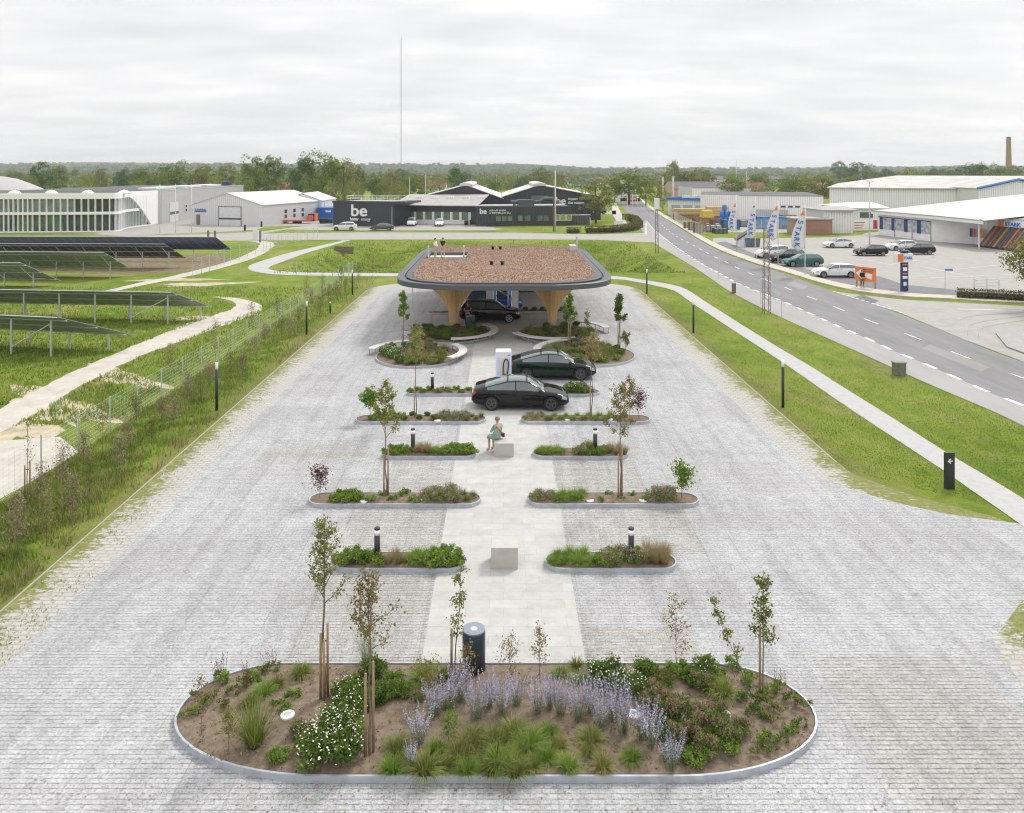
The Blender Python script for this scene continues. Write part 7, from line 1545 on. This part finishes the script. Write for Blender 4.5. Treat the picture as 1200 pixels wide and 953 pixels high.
fr = Frame(G(361, 259.6), G(370, 259.6)); t = fr.thing('shipping_container', 'black container with an orange end post beside the blue one', 'container'); MB().box(0, fr.L-.3, 0, 2.4, .1, 1.7).build('body', M('container_black', (.03, .03, .05), .5), t); MB().box(fr.L-.3, fr.L, 0, 2.4, 0, 1.7).build('end_post', ORG, t)
for px, py, w, h_, col, lb in ((379, 262, .9, 1.0, (.02, .02, .025), 'black skip bin left of the charcoal box building'), (387, 261.8, .7, .9, (.02, .10, .07), 'dark green bin at the left corner of the charcoal box')):
    t = thing('waste_bin', lb, 'bin', G(px, py)); b = MB(); b.add([(-w*.8, -.4, 0), (w*.8, -.4, 0), (w*.8, .4, 0), (-w*.8, .4, 0), (-w, -.6, h_), (w, -.6, h_), (w, .6, h_), (-w, .6, h_)], [(3, 2, 1, 0), (4, 5, 6, 7), (0, 1, 5, 4), (1, 2, 6, 5), (2, 3, 7, 6), (3, 0, 4, 7)]); b.build('body', M(lb[:8], col, .5), t); MB().box(-w*1.02, w*1.02, -.62, .62, h_, h_+.1).build('lid', M(lb[:8], col), t)
t = thing('bin', 'black litter bin outside the office windows', 'bin', G(546.5, 264.2)); MB().lathe([(.42, 0), (.45, 1.0), (.4, 1.05), (0, 1.1)], 14).build('body', BLK, t, True)
# trailer / white van and red machine in the yard
t = thing('box_van', 'small white truck parked at the corner of the gabled hall', 'truck', G(339.5, 260.5)); MB().box(-1.2, 1.2, 1.7, 4.6, .7, 3.2).build('cargo_box', WHC, t); MB().box(-1.0, 1.0, -.1, 1.6, .5, 2.3).build('cab', M('cab_grey', (.30, .32, .34), .4), t); MB().box(-.85, .85, -.13, -.1, 1.3, 2.1).build('windscreen', CGL, t); [MB().tube([(x-.1, y, .45), (x+.1, y, .45)], .45, 12).build('wheel', TYRE, t) for x in (-.95, .95) for y in (.6, 3.7)]
t = thing('flatbed_trailer', 'red flatbed trailer low in the yard before the pale halls', 'trailer', G(349, 262)); MB().box(-3, 3, -1, 1, .55, .8).build('bed', M('trailer_red', (.5, .13, .10), .6), t); [MB().tube([(x, y-.1, .35), (x, y+.1, .35)], .35, 12).build('wheel', TYRE, t) for x in (-.6, .4) for y in (-.8, .8)]; MB().box(2.2, 3.2, -.6, .6, .8, 1.7).build('load', M('load_orange', (.6, .12, .06), .6), t)
for j, (px, py, lb) in enumerate(((306.5, 266, 'short black bollard at the corner of the gabled hall'), (287, 270.5, 'short black bollard on the grass before the gabled hall'), (316, 264, 'short dark bollard along the gabled hall side wall'))): t = tag(MB().lathe([(.2, 0), (.2, 1.1), (.15, 1.15), (0, 1.15)], 10).build('bollard', BLK, None, loc=G(px, py)), lb, 'bollard')
tri_sheet('lawn_strip', GP((150, 276.5), (240, 274.5), (300, 272.2), (360, 264.6), (310, 265.6), (300, 269.6), (240, 272.6)), .016, grass_ground); tri_sheet('lawn_strip', GP((0, 275), (110, 274.3), (118, 273.2), (0, 273.6)), .016, grass_ground)
tri_sheet('lawn_strip', GP((338, 272.6), (380, 271), (420, 270.6), (575, 270.7), (583, 272.0), (420, 272.5)), .022, grass_ground)
kb_ = tag(MB().box(-1.6, 1.6, -.1, .1, 0, 1.0).build('timber_board', M('old_timber', (.17, .15, .10), .9, .25, 5), None, loc=G(403, 293.5)), 'weathered low timber board standing in the grass hollow', 'board'); kb_.rotation_euler = (0, 0, -.4); kb_.location.z = -.45
# ---- depot stacks
PAL = M('pallet_wood', (.30, .19, .11), .85, .3, 4); PALY = M('fresh_timber', (.55, .40, .20), .8, .15, 3)
def pallets(t, n, w=1.2, d=1.0, h=.145, mat=PAL):
    for k in range(n):
        z = k*h; mb = MB()
        for i in range(4): mb.box(-w/2+i*w/3.6, -w/2+i*w/3.6+.16, -d/2, d/2, z+.11, z+.135)
        for i in range(3): mb.box(-w/2, w/2, -d/2+i*(d-.12)/2, -d/2+i*(d-.12)/2+.12, z, z+.11)
        mb.build('pallet', mat, t)
pn = 0
for (px, py, n_) in ((806, 268, 9), (812, 270.5, 12), (818, 273.5, 14), (822, 272, 14), (826, 271, 10), (816, 266, 13), (836, 266.5, 12), (842, 266, 9), (831, 270, 7)):
    for r_ in range(1):
        pn += 1; t = thing('pallet_stack', '%s stack of brown pallets from the left in the depot' % ORD[pn-1], 'pallet stack', G(px, py), .1*pn, 'stacks of pallets'); pallets(t, n_, 1.5)
for j, (px, py, w, h_, mt, lb) in enumerate(((815, 257, 11, 1.4, PALY, 'long pile of yellow timber boards behind the pallets'), (840, 259, 5.4, 2.2, PALY, 'pile of yellow timber right of the brown pallets'), (828, 261, 2.6, 1.6, M('yellow_sheet', (.65, .5, .08), .6), 'bright yellow wrapped pack between the pallets'))):
    t = thing('timber_pile', lb, 'timber pile', G(px, py)); 
    for k in range(4): MB().box(-w/2+.1*k, w/2-.08*k, -1.2, 1.2, 1.2+h_*k/4, 1.2+h_*(k+1)/4-.04).build('layer', mt, t)
    MB().box(-w/2+.3, w/2-.3, -1, 1, 0, 1.2).build('base_stack', PAL, t)
CRB = M('crate_blue', (.05, .20, .55), .5, .2, 3); k_ = 0
for lv, row in enumerate(((845, 850, 855), (846, 851, 856), (849,))):
    for px in row:
        k_ += 1; Y = 160; t = thing('blue_drum', '%s blue drum of the drum stack in the depot' % ORD[k_-1], 'drum', (XD(px, Y), Y, 0.9+lv*.95*1.35), 0, 'stacked blue drums')
        MB().lathe([(.42, 0), (.45, .05), (.45, 1.15), (.42, 1.2), (0, 1.2)], 12).build('body', CRB, t, True)
t = thing('drum_platform', 'grey platform carrying the stacked blue drums', 'platform', (XD(850, 160), 160, 0)); MB().box(-1.8, 1.8, -.6, 1, 0, .9).build('deck', GRC, t)
for px, py, w, h_, mt, lb in ((857, 269.3, 3.2, 1.9, M('skip_blue', (.04, .15, .32), .5, .2, 1), 'blue open skip behind the leftmost flag'), (845, 274, 2.3, .9, M('box_grey', (.13, .14, .16), .6), 'dark grey low box on the depot grass'), (836, 272, 3.2, 1.2, M('net_silver', (.35, .38, .39), .5, .2, 3), 'silver grey wire bundle beside the depot fence'), (872, 266, 4.2, 1.3, M('wall_grey', (.28, .30, .30), .7), 'grey low concrete bay left of the second flag'), (913, 268, 9, 2.4, M('racks_blue', (.07, .22, .45), .6, .5, 1.2), 'long stack of blue goods behind the third flag'), (925, 262, 3, 1.8, PAL, 'brown rack pile against the white warehouse')):
    t = thing('depot_goods', lb, 'goods', G(px, py)); b = MB(); b.box(-w/2, w/2, 0, 1.8, .1, h_); b.build('body', mt, t); q = MB(); [q.box(x-.06, x+.06, -.06, 1.86, 0, h_+.05) for x in np.linspace(-w/2, w/2, 4)]; q.build('frame', BLK, t)
fence([G(783, 250), G(795, 263), G(812, 272.5), G(826, 279)], 'tall mesh fence around the pallet depot along the pavement', 2.2, 3.0, 6, .3, STEEL, r=.008)
# ---- hedges
def hedge(label, P, h, w, mat, seed, size=.16, dens=90):
    rng = np.random.default_rng(seed); c_ = resample(P, 40); t = np.gradient(c_, axis=0); Ln = np.sum(np.linalg.norm(np.diff(c_, axis=0), axis=1)); n = int(dens*Ln); u = rng.uniform(0, 39, n); i = u.astype(int); f = (u-i)[:, None]; B = c_[i]*(1-f)+c_[np.minimum(i+1, 39)]*f
    tn = t[i]/np.linalg.norm(t[i], axis=1)[:, None]; nr = np.c_[-tn[:, 1], tn[:, 0]]; side = rng.integers(0, 3, n); off = np.where(side == 0, -1, np.where(side == 1, 1, rng.uniform(-1, 1, n)))*w/2+rng.normal(size=n)*.05; z = np.where(side == 2, h, rng.uniform(0, h, n))+rng.normal(size=n)*.05
    Q = np.c_[B+nr*off[:, None], np.abs(z)]; o = thing('hedge', label, 'hedge', (c_[0][0], c_[0][1], 0)); Q[:, :2] -= c_[0]
    link('foliage', mesh_np('foliage', *leaves(Q, size, .7, rng=rng), mat), o); mb = MB(); cc = c_-c_[0]
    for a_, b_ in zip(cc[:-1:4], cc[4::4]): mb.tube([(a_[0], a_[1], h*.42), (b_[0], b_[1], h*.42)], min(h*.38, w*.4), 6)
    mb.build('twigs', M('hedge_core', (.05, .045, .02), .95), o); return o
HG = leafmat('hedge_leaf', [(.07, .06, .02), (.12, .12, .03), (.17, .17, .05)], rand=0)
hedge('short clipped hedge block on the lawn left of the long hedge', [G(664.5, 273.5), G(680, 273.3)], 1.0, 1.4, HG, 1, .2, 160); hedge('long clipped hedge curving round the street corner', [G(687, 273.5), G(720, 272.8), G(740, 270.5), G(748.5, 266.5), G(743, 259.5), G(733, 257)], 1.25, 1.7, HG, 2, .2, 170)
hedge('low scruffy hedge along the pavement at the right edge', [G(1122, 350), G(1160, 351.5), G(1235, 356)], .85, 1.1, leafmat('scruffy_leaf', [(.10, .07, .03), (.14, .13, .04), (.2, .19, .07)], rand=0), 3, .13, 260)
hedge('planted strip with a red sign in front of the street trees', [G(727, 236.5), G(752, 236.6)], 2.0, 1.6, LG, 4, .35, 60); t = thing('red_sign', 'red and white sign strip before the street trees', 'sign', (XD(740, 292), 292, 0)); MB().box(-1.8, 1.8, -.05, .05, .5, 1.7).build('board', M('print_red2', (.6, .05, .03), .5), t); q = MB(); [q.box(-1.6+k*.42, -1.35+k*.42, -.07, -.05, .8, 1.4) for k in range(8)]; q.build('white_marks', BEW, t)
t = thing('yard_sign', 'small white sign board behind the curved hedge', 'sign', G(725, 268)); MB().box(-.9, .9, -.05, .05, .3, 1.5).build('board', WHITE, t); MB().box(-.05, .05, .06, .1, 0, 1.3).build('post', STEEL, t)
# ------------------------------------------------------------------ distant trees
def crown(name, seed, n, r, h, mat, leaf, clumps=34, low=.25, irr=.3):
    rng = np.random.default_rng(seed); C = []; R = []
    for i in range(clumps):
        v = rng.normal(size=3); v /= np.linalg.norm(v); q = rng.uniform(.35, 1)**.6; C.append((v[0]*r*q*.8, v[1]*r*q*.8, h*.5+h*low*.5+v[2]*h*(1-low)*.45*q)); R.append(r*rng.uniform(.2, .2+irr))
    C = np.array(C); R = np.array(R); k = rng.integers(0, clumps, n); v = rng.normal(size=(n, 3)); v /= np.linalg.norm(v, axis=1)[:, None]; v[:, 2] = np.where(v[:, 2] < -.2, -v[:, 2]*.5, v[:, 2])
    P = C[k]+v*(R[k]*rng.uniform(.7, 1.05, n))[:, None]; return mesh_np(name, *leaves(P, leaf, .7, rng=rng), mat)
T1 = leafmat('crown_green', [(.10, .155, .03), (.19, .255, .055), (.30, .36, .09)], scale=.5, trans=.2); T2 = leafmat('crown_dark', [(.07, .125, .04), (.125, .20, .06), (.21, .29, .085)], scale=.5, trans=.15)
T3 = leafmat('crown_brown', [(.15, .175, .05), (.235, .26, .08), (.34, .345, .12)], scale=.5, trans=.2); T4 = leafmat('crown_yellow', [(.15, .17, .03), (.25, .27, .05), (.33, .33, .08)], scale=.5, trans=.25); T5 = leafmat('crown_bluegreen', [(.08, .14, .07), (.14, .205, .095), (.21, .28, .12)], scale=.5, trans=.15)
def trunkm(seed, h, r, mat=BARK2):
    rng = np.random.default_rng(seed); mb = MB(); mb.tube([(0, 0, 0), (.02*h, 0, h*.3), (0, .02*h, h*.75)], [r, r*.75, r*.3], 7)
    for i in range(6): a_ = i*2.1; z = h*(.25+.07*i); mb.tube([(0, 0, z), (math.cos(a_)*h*.13, math.sin(a_)*h*.13, z+h*.16), (math.cos(a_)*h*.22, math.sin(a_)*h*.22, z+h*.3)], [r*.4, r*.25, r*.08], 5)
    return mb.mesh('trunk', mat, True)
KINDS = {}
for kname, mats_, shape in (('round', (T1, T2, T3, T4, T5), dict(r=.42, h=1.0, clumps=36, low=.18, irr=.2)), ('airy', (T1, T3, T5), dict(r=.40, h=1.0, clumps=70, low=.16, irr=.10)), ('pine', (T2, T5), dict(r=.24, h=1.0, clumps=44, low=.08, irr=.12)), ('bush', (T1, T3, T4, T2, T5), dict(r=.62, h=1.0, clumps=30, low=.0, irr=.18))):
    for mi_, mt in enumerate(mats_):
        KINDS[(kname, mt.name)] = [crown('crown', 100+7*mi_+s, 3400 if kname != 'airy' else 3800, mat=mt, leaf=.034 if kname != 'airy' else .033, **shape) for s in range(2)]
TRK = [trunkm(1, 1, .022), trunkm(2, 1, .016, BIRCH)]
def tree(label, px, ytop, Y, w=None, kind_='round', mt=T1, h=None, group=None, X=None):
    h = h or ZD(ytop, Y); X = XD(px, Y) if X is None else X; ms_ = KINDS.get((kind_, mt.name)) or KINDS[('round', mt.name)]
    t = thing('tree', label, 'tree', (X, Y, -.1), random.uniform(0, 6.28), group); link('crown', random.choice(ms_), t); link('trunk', TRK[1] if kind_ == 'airy' else TRK[0], t)
    base = {'round': .84, 'airy': .80, 'pine': .5, 'bush': 1.2}[kind_]; ww = (w*Y/F if w else h*base); t.scale = (ww/base, ww/base, h*1.03); return t
man = [ # px, ytop, Y, width px, kind, material, phrase
 (50, 190.5, 300, 28, 'round', T2, 'dark pointed tree over the left end of the glass building'), (68, 195, 310, 22, 'airy', T3, 'brown thin tree right of the dark pointed tree'), (20, 203, 330, 30, 'round', T5, 'blue green tree beside the grey dome roof'), (118, 197.5, 300, 18, 'airy', T3, 'narrow brownish tree above the glass building'), (32, 206, 290, 26, 'bush', T4, 'yellowish bush tree behind the glass building roof'), (104, 210, 280, 26, 'bush', T4, 'light green bush above the white skylights'), (143, 198.5, 330, 22, 'round', T5, 'rounded blue green tree above the glass building right part'), (160, 212, 270, 22, 'bush', T4, 'bright yellow green bush above the glass building end'), (172, 198, 300, 26, 'round', T1, 'round green tree above the grey hall corner'), (150, 207, 310, 22, 'round', T2, 'dark low tree above the glass building end'),
 (205, 191, 290, 38, 'round', T1, 'big green tree behind the left flagpoles'), (237, 194.5, 300, 32, 'round', T3, 'olive wide tree above the grey hall'), (265, 193.5, 310, 26, 'round', T3, 'brownish tree above the gabled hall ridge'), (190, 205, 270, 18, 'bush', T1, 'small green tree left of the big one behind flagpoles'), (253, 207, 260, 24, 'bush', T1, 'low green tree above the grey hall roof end'),
 (296, 183.5, 250, 36, 'airy', T1, 'tall airy birch above the white gabled roof, left one'), (320, 184.5, 255, 30, 'airy', T1, 'tall airy birch above the gabled roof, right one'), (285, 206, 240, 30, 'bush', T1, 'dense low tree behind the gabled hall'), (312, 214, 235, 28, 'bush', T2, 'dark low tree between the two pale halls'), (330, 212, 240, 22, 'bush', T1, 'low leafy tree above the smaller pale hall'),
 (352, 185, 235, 34, 'round', T2, 'dense dark green tree above the smaller pale hall'), (378, 181.5, 240, 44, 'round', T1, 'tallest rounded green tree above the blue container'), (403, 188.5, 245, 34, 'round', T3, 'olive tree above the charcoal box building'), (366, 205, 230, 30, 'bush', T1, 'low dense tree above the pale hall ridge'), (393, 210, 225, 34, 'bush', T3, 'low olive tree behind the charcoal box railing'), (421, 194, 235, 16, 'airy', T3, 'narrow bare brown tree behind the roof railing'), (416, 212, 225, 30, 'bush', T4, 'yellowish low tree right of the roof railing'), (440, 206, 250, 20, 'round', T1, 'small green tree behind the dark office roof'), (459, 198.5, 240, 24, 'airy', T3, 'bare twiggy brown tree left of the mast base'), (452, 215, 230, 26, 'bush', T3, 'low brown bush tree behind the dark office roof'), (478, 205, 260, 20, 'round', T1, 'small round green tree right of the mast'), (472, 216, 235, 26, 'bush', T4, 'low yellow green tree beside the mast'),
 (494, 206, 260, 24, 'round', T3, 'olive tree above the office wing'), (515, 206, 280, 26, 'bush', T4, 'yellowish tree left of the left dark gable'), (537, 197.5, 300, 24, 'round', T2, 'dark green tree over the left dark gable'), (561, 207, 280, 20, 'bush', T3, 'orange brown tree right of the left gable ridge'), (578, 209, 300, 20, 'round', T1, 'green tree in the dip between two dark gables'), (599, 205, 320, 22, 'bush', T4, 'yellow green tree left of the right gable ridge'), (633, 197.5, 330, 28, 'round', T3, 'brown olive tree over the right gable ridge'), (612, 207, 300, 20, 'round', T5, 'blue green tree just left of the right gable ridge'), (654, 212, 260, 24, 'bush', T4, 'yellow green bush right of the right gable ridge'),
 (698, 208.5, 174, 46, 'round', T3, 'big drooping brownish tree right of the dark gables'), (737, 199, 272, 50, 'round', T1, 'large round green street tree where the road ends'), (757, 207, 262, 26, 'round', T1, 'rounded green tree right of the street trees'), (720, 208, 290, 24, 'round', T3, 'olive street tree left of the large round one'), (770, 214, 230, 28, 'bush', T4, 'bushy yellow green tree left of the two pale poles'),
 (789, 188.5, 420, 18, 'airy', T3, 'tall almost bare tree above the pale poles'), (781, 200, 330, 22, 'round', T3, 'brown olive tree behind the two pale poles'), (822, 197, 360, 32, 'round', T3, 'wide olive tree above the blue trimmed building'), (806, 200, 420, 22, 'round', T5, 'blue green tree right of the tall bare tree'), (857.5, 203, 250, 27, 'round', T1, 'bright green round tree above the white warehouse left end'), (894, 201, 340, 16, 'airy', T3, 'narrow brown tree above the second flag'), (907, 211, 250, 32, 'bush', T1, 'low green tree left in the row above the warehouse'), (926, 205, 255, 28, 'round', T1, 'green tree in the middle of the row above the warehouse'), (944, 208, 250, 30, 'round', T3, 'olive tree in the row above the warehouse'), (964, 202, 255, 28, 'round', T1, 'tallest green tree at the right end of the warehouse row'), (885, 213, 245, 22, 'bush', T3, 'low olive bush above the warehouse between flags'),
 (983, 188.5, 620, 20, 'round', T5, 'dark hilltop tree above the brick hut'), (1005, 190, 500, 34, 'round', T5, 'wide blue green tree left of the car park lamp'), (1040, 197, 420, 20, 'round', T5, 'round bluish tree above the store roof middle'), (1065, 197, 380, 26, 'bush', T4, 'yellowish low tree above the store roof'), (1095, 196, 420, 16, 'round', T5, 'small round dark tree above the store roof'), (1132, 191.5, 460, 28, 'round', T5, 'blue green tree left of the brown chimney'), (1152, 192, 440, 28, 'round', T2, 'dark tree next to the brown chimney, left one'), (1168, 193, 420, 26, 'round', T1, 'green tree at the foot of the brown chimney'), (1190, 194, 400, 26, 'round', T3, 'olive tree right of the brown chimney foot'), (1078, 199, 460, 22, 'round', T3, 'brown low tree above the blue edged gable left'), (1110, 196, 520, 20, 'round', T1, 'pale green tree above the store roof right part'), (1020, 198, 540, 20, 'round', T1, 'small green tree just right of the lamp head')]
for px, yt, Y, w, kk, mt, ph in man: tree(ph, px, yt-(1.5 if px < 660 else 0), Y, w*1.18, kk, mt)
lmk = [(-60, 'beyond the grey dome'), (60, 'beyond the glass building'), (190, 'beyond the grey hall'), (260, 'beyond the gabled halls'), (390, 'beyond the charcoal box'), (470, 'beyond the office wing'), (590, 'beyond the right dark gable'), (700, 'beyond the street corner'), (780, 'beyond the depot'), (870, 'beyond the white warehouse'), (975, 'beyond the store')]
cnt = {}; rp = []
for i in range(150):
    Y = 330*(1300/330)**random.random(); px = random.uniform(-70, 1260); rp.append((px, Y))
rp.sort(); houses_px = []
mk_ = {'crown_green': 'green', 'crown_dark': 'dark green', 'crown_brown': 'olive brown', 'crown_yellow': 'yellow green', 'crown_bluegreen': 'blue green'}
for px, Y in rp:
    lm = [n for x, n in lmk if px >= x][-1] if px >= -60 else lmk[0][1]; mt = random.choice([T1, T2, T3, T3, T5, T4, T1]); key = (lm, mt.name); cnt[key] = cnt.get(key, 0)+1; dist = 'far' if Y > 620 else 'mid distance'
    right = px > 700; h = random.uniform(7, 11.5) if not right else random.uniform(6, 10)
    if 700 < px < 770 and Y < 700 or (px > 770 and random.random() < .2): continue
    tree('%s %s %s tree %s, counted from left' % (ORD[cnt[key]-1], dist, mk_[mt.name], lm), px, 0, Y, None, random.choice(['round', 'bush', 'round']), mt, h*1.12, 'trees of the distant belt')
# houses
HR = [M('tile_roof_red', (.36, .15, .10), .85, .15, 1), M('tile_roof_dark', (.13, .12, .13), .85, .15, 1), M('tile_roof_brown', (.22, .12, .09), .85, .15, 1)]; HW = [M('render_white', (.68, .66, .62), .8, .06, 1), M('brick_pale', (.5, .38, .24), .85, .1, 1), M('brick_red', (.34, .16, .10), .85, .1, 1)]
hs = [(878, 232, 330, 3, 0, 2, 'white house with dark red roof above the flags'), (322, 213, 330, 1, 0, 0, 'white house with red roof between the birches'), (245, 214, 330, 1, 0, 0, 'red roofed house above the grey hall, left'), (262, 212, 360, 1, 1, 0, 'red roofed pale brick house above the grey hall, right'), (215, 214, 320, 1, 0, 1, 'small white house behind the left flagpoles'), (690, 210, 520, 2, 0, 1, 'wide white building beyond the drooping tree'), (716, 205, 700, 1, 1, 2, 'brown roofed house left of the street trees'), (700, 208, 560, 1, 1, 0, 'red roofed house above the drooping tree'), (660, 207, 640, 1, 0, 2, 'white house behind the tall white pole'), (840, 207, 620, 4, 0, 1, 'long pale building behind the warehouse trees, left'), (800, 219, 330, 3, 2, 0, 'long red roofed brick house beyond the depot'), (820, 222, 300, 4, 1, 1, 'dark roofed wide house beyond the depot'), (900, 205, 560, 5, 0, 1, 'large pale industrial hall beyond the warehouse trees'), (880, 211, 450, 1, 1, 2, 'yellowish gabled house beyond the flags'), (920, 204, 640, 3, 0, 1, 'grey roofed hall beyond the warehouse, right'), (975, 213, 330, 1, 2, 0, 'red roofed house left of the store halls'), (955, 203, 760, 3, 0, 2, 'brown roofed row far beyond the warehouse'), (1000, 200, 880, 4, 0, 2, 'long hillside building above the store, left'), (1085, 202, 560, 3, 0, 0, 'white gabled house above the store roof'), (1060, 201, 700, 3, 1, 1, 'dark roofed row above the store roof'), (1110, 202, 600, 2, 1, 1, 'pale brick house above the blue edged gable'), (1030, 203, 520, 1, 0, 1, 'little white house beside the lamp post head'), (1150, 201, 700, 3, 0, 1, 'long house row left of the chimney'), (510, 214, 420, 1, 0, 2, 'small house glimpsed above the office wing'), (560, 212, 520, 1, 0, 1, 'pale house glimpsed between the dark gables'), (640, 203, 900, 2, 0, 1, 'far white hall right of the right gable ridge'), (780, 204, 760, 2, 1, 0, 'red roofed house far beyond the pale poles')]
for px, py, Y, sz_, wi, ri, lb in hs:
    t = thing('house', lb, 'house', (XD(px, Y), Y, 0), random.uniform(-.25, .25)); L = 7+3.5*sz_; D = 8 if sz_ < 4 else 14; he, hr = (3.0, 6.4) if sz_ < 4 else (5.0, 7.2)
    mb = MB(); mb.add([(-L/2, 0, 0), (L/2, 0, 0), (L/2, 0, he), (-L/2, 0, he), (-L/2, D, 0), (L/2, D, 0), (L/2, D, he), (-L/2, D, he), (-L/2, D/2, hr), (L/2, D/2, hr)], [(0, 1, 2, 3), (5, 4, 7, 6), (1, 5, 6, 9, 2), (4, 0, 3, 8, 7)]); mb.build('wall', HW[wi], t)
    mb = MB(); e_ = .4; mb.add([(-L/2-e_, -e_, he-.2), (L/2+e_, -e_, he-.2), (L/2+e_, D/2, hr+.15), (-L/2-e_, D/2, hr+.15), (-L/2-e_, D+e_, he-.2), (L/2+e_, D+e_, he-.2)], [(0, 1, 2, 3), (3, 2, 5, 4)]); mb.build('roof', HR[ri], t)
    for k in range(min(4, 1+sz_)): x = -L/2+L*(k+.5)/min(4, 1+sz_); MB().box(x-.6, x+.6, -.04, .02, .9, 2.2).build('window', WINR, t)
    if sz_ < 4: MB().box(L*.2, L*.2+.7, D/2-.4, D/2+.4, hr-.8, hr+1.0).build('chimney', HW[2], t)
# brown chimney tower on the right skyline
Yc = 760; t = thing('chimney_tower', 'tall tapering brown brick chimney on the right skyline', 'chimney', (XD(1182, Yc), Yc, 0)); MB().tube([(0, 0, 0), (0, 0, 20), (0, 0, ZD(161, Yc))], [2.9, 2.5, 1.9], 12).build('shaft', M('chimney_brick', (.30, .21, .12), .9, .08, .3), t); MB().lathe([(2.1, 0), (2.1, .8), (0, .8)], 12, (0, 0, ZD(161, Yc)-.4)).build('cap', M('chimney_cap', (.25, .2, .15), .8), t)
for j, (px, yt, Y) in enumerate(((498.5, 205, 240), (863, 187, 700), (480, 207, 230), (735, 228, 250), (741, 229, 250), (747, 230, 250), (582, 205, 300), (875, 200, 420))):
    t = thing('distant_pole', ['thin white pole above the office wing', 'thin distant pole above the warehouse trees', 'thin pale pole left of the office wing pole', 'street lamp before the street trees, left', 'street lamp before the street trees, middle', 'street lamp before the street trees, right', 'thin pale pole in the dip between the dark gables', 'thin distant lamp beyond the first flag'][j], 'pole', (XD(px, Y), Y, 0)); MB().tube([(0, 0, 0), (0, 0, ZD(yt, Y))], .10 if Y < 400 else .18, 5).build('pole', PW, t)
# ------------------------------------------------------------------ hills and far woodland
def hills():
    xs = np.linspace(-3600, 4200, 260); ys = np.linspace(1500, 4600, 60); X, Y = np.meshgrid(xs, ys)
    amp = np.interp(X/Y*F+XC, [-300, 60, 300, 590, 700, 900, 1100, 1300], [40, 37, 35, 34, 20, 19, 24, 26]); s = np.clip((Y-1500)/1700, 0, 1); s = s*s*(3-2*s)
    Z = amp*s*(1+.10*np.sin(X*.004+1)+.07*np.sin(X*.011))-3+s*2; rough = RNG.uniform(0, 1, X.shape)*np.clip(s*3, 0, 1)*3.5; Z = Z+rough
    V = np.stack([X, Y, Z], -1).reshape(-1, 3); i = np.arange(X.size).reshape(X.shape); Fc = np.stack([i[:-1, :-1], i[:-1, 1:], i[1:, 1:], i[1:, :-1]], -1).reshape(-1, 4)
    m, nt, b = nodes_of('wooded_hills'); v = texco(nt); f = noise(nt, v, .02, 6, .7); g_ = noise(nt, mapping(nt, v, (1, .4, 1)), .003, 3)
    col = ramp(nt, f, [(.35, (.025, .045, .02)), (.6, (.07, .10, .035))]); col = mix(nt, col, (.16, .2, .07), ramp(nt, g_, [(.58, 0.0), (.63, .6)])); lin(nt, col, b.inputs['Base Color']); b.inputs['Roughness'].default_value = 1; b.inputs['Specular IOR Level'].default_value = 0
    kind(link('hills', mesh_np('hills', V, Fc, m)), 'structure')
hills()
def woodland():
    rng = np.random.default_rng(77); n = 3600; Y = 430*(3300/430)**rng.uniform(0, 1, n); px = rng.uniform(-60, 1260, n); X = (px-XC)*Y/F
    kp = ~((px > 700) & (px < 775) & (Y < 650)) & ~((px > 770) & (Y < 1100) & (rng.uniform(0, 1, n) < .6)); Y, px, X = Y[kp], px[kp], X[kp]; n = len(Y)
    amp = np.interp(px, [-300, 60, 300, 590, 700, 900, 1100, 1300], [40, 37, 35, 34, 20, 19, 24, 26]); s = np.clip((Y-1500)/1700, 0, 1); s = s*s*(3-2*s); base = amp*s
    k = 90; h = rng.uniform(4.5, 9.5, n)*np.interp(px, [600, 800], [1, .86]); v = rng.normal(size=(n, k, 3)); v /= np.linalg.norm(v, axis=2)[..., None]
    P = np.stack([X, Y, base+h*.5], -1)[:, None, :]+v*np.stack([h*.8, h*.8, h*.5], -1)[:, None, :]*rng.uniform(.6, 1, (n, k, 1))
    sz = np.repeat(np.clip(Y*.0022, 1.1, 4.6), k); a = P.reshape(-1, 3); V, Fc = leaves(a, 1.0, .75, rng=rng); V = ((V.reshape(-1, 4, 3)-a[:, None])*sz[:, None, None]+a[:, None]).reshape(-1, 3)
    kind(link('far_woodland', mesh_np('far_woodland', V, Fc, leafmat('woodland_leaf', [(.08, .125, .04), (.16, .22, .07), (.27, .27, .11)], scale=.03, trans=.15, rand=0))), 'stuff')
woodland()
if HAZE:
    hz = MB().box(-4600, 5200, -60, 5200, -1.2, 175); o = hz.build('haze', bpy.data.materials.new('haze_air')); m = o.data.materials[0]; m.use_nodes = True; nt = m.node_tree; nt.nodes.remove(nt.nodes['Principled BSDF'])
    pv_ = nt.nodes.new('ShaderNodeVolumePrincipled'); pv_.inputs['Density'].default_value = HAZE; pv_.inputs['Color'].default_value = (.93, .96, 1.0, 1); pv_.inputs['Anisotropy'].default_value = .2; lin(nt, pv_.outputs[0], nt.nodes['Material Output'].inputs['Volume']); kind(o, 'stuff')
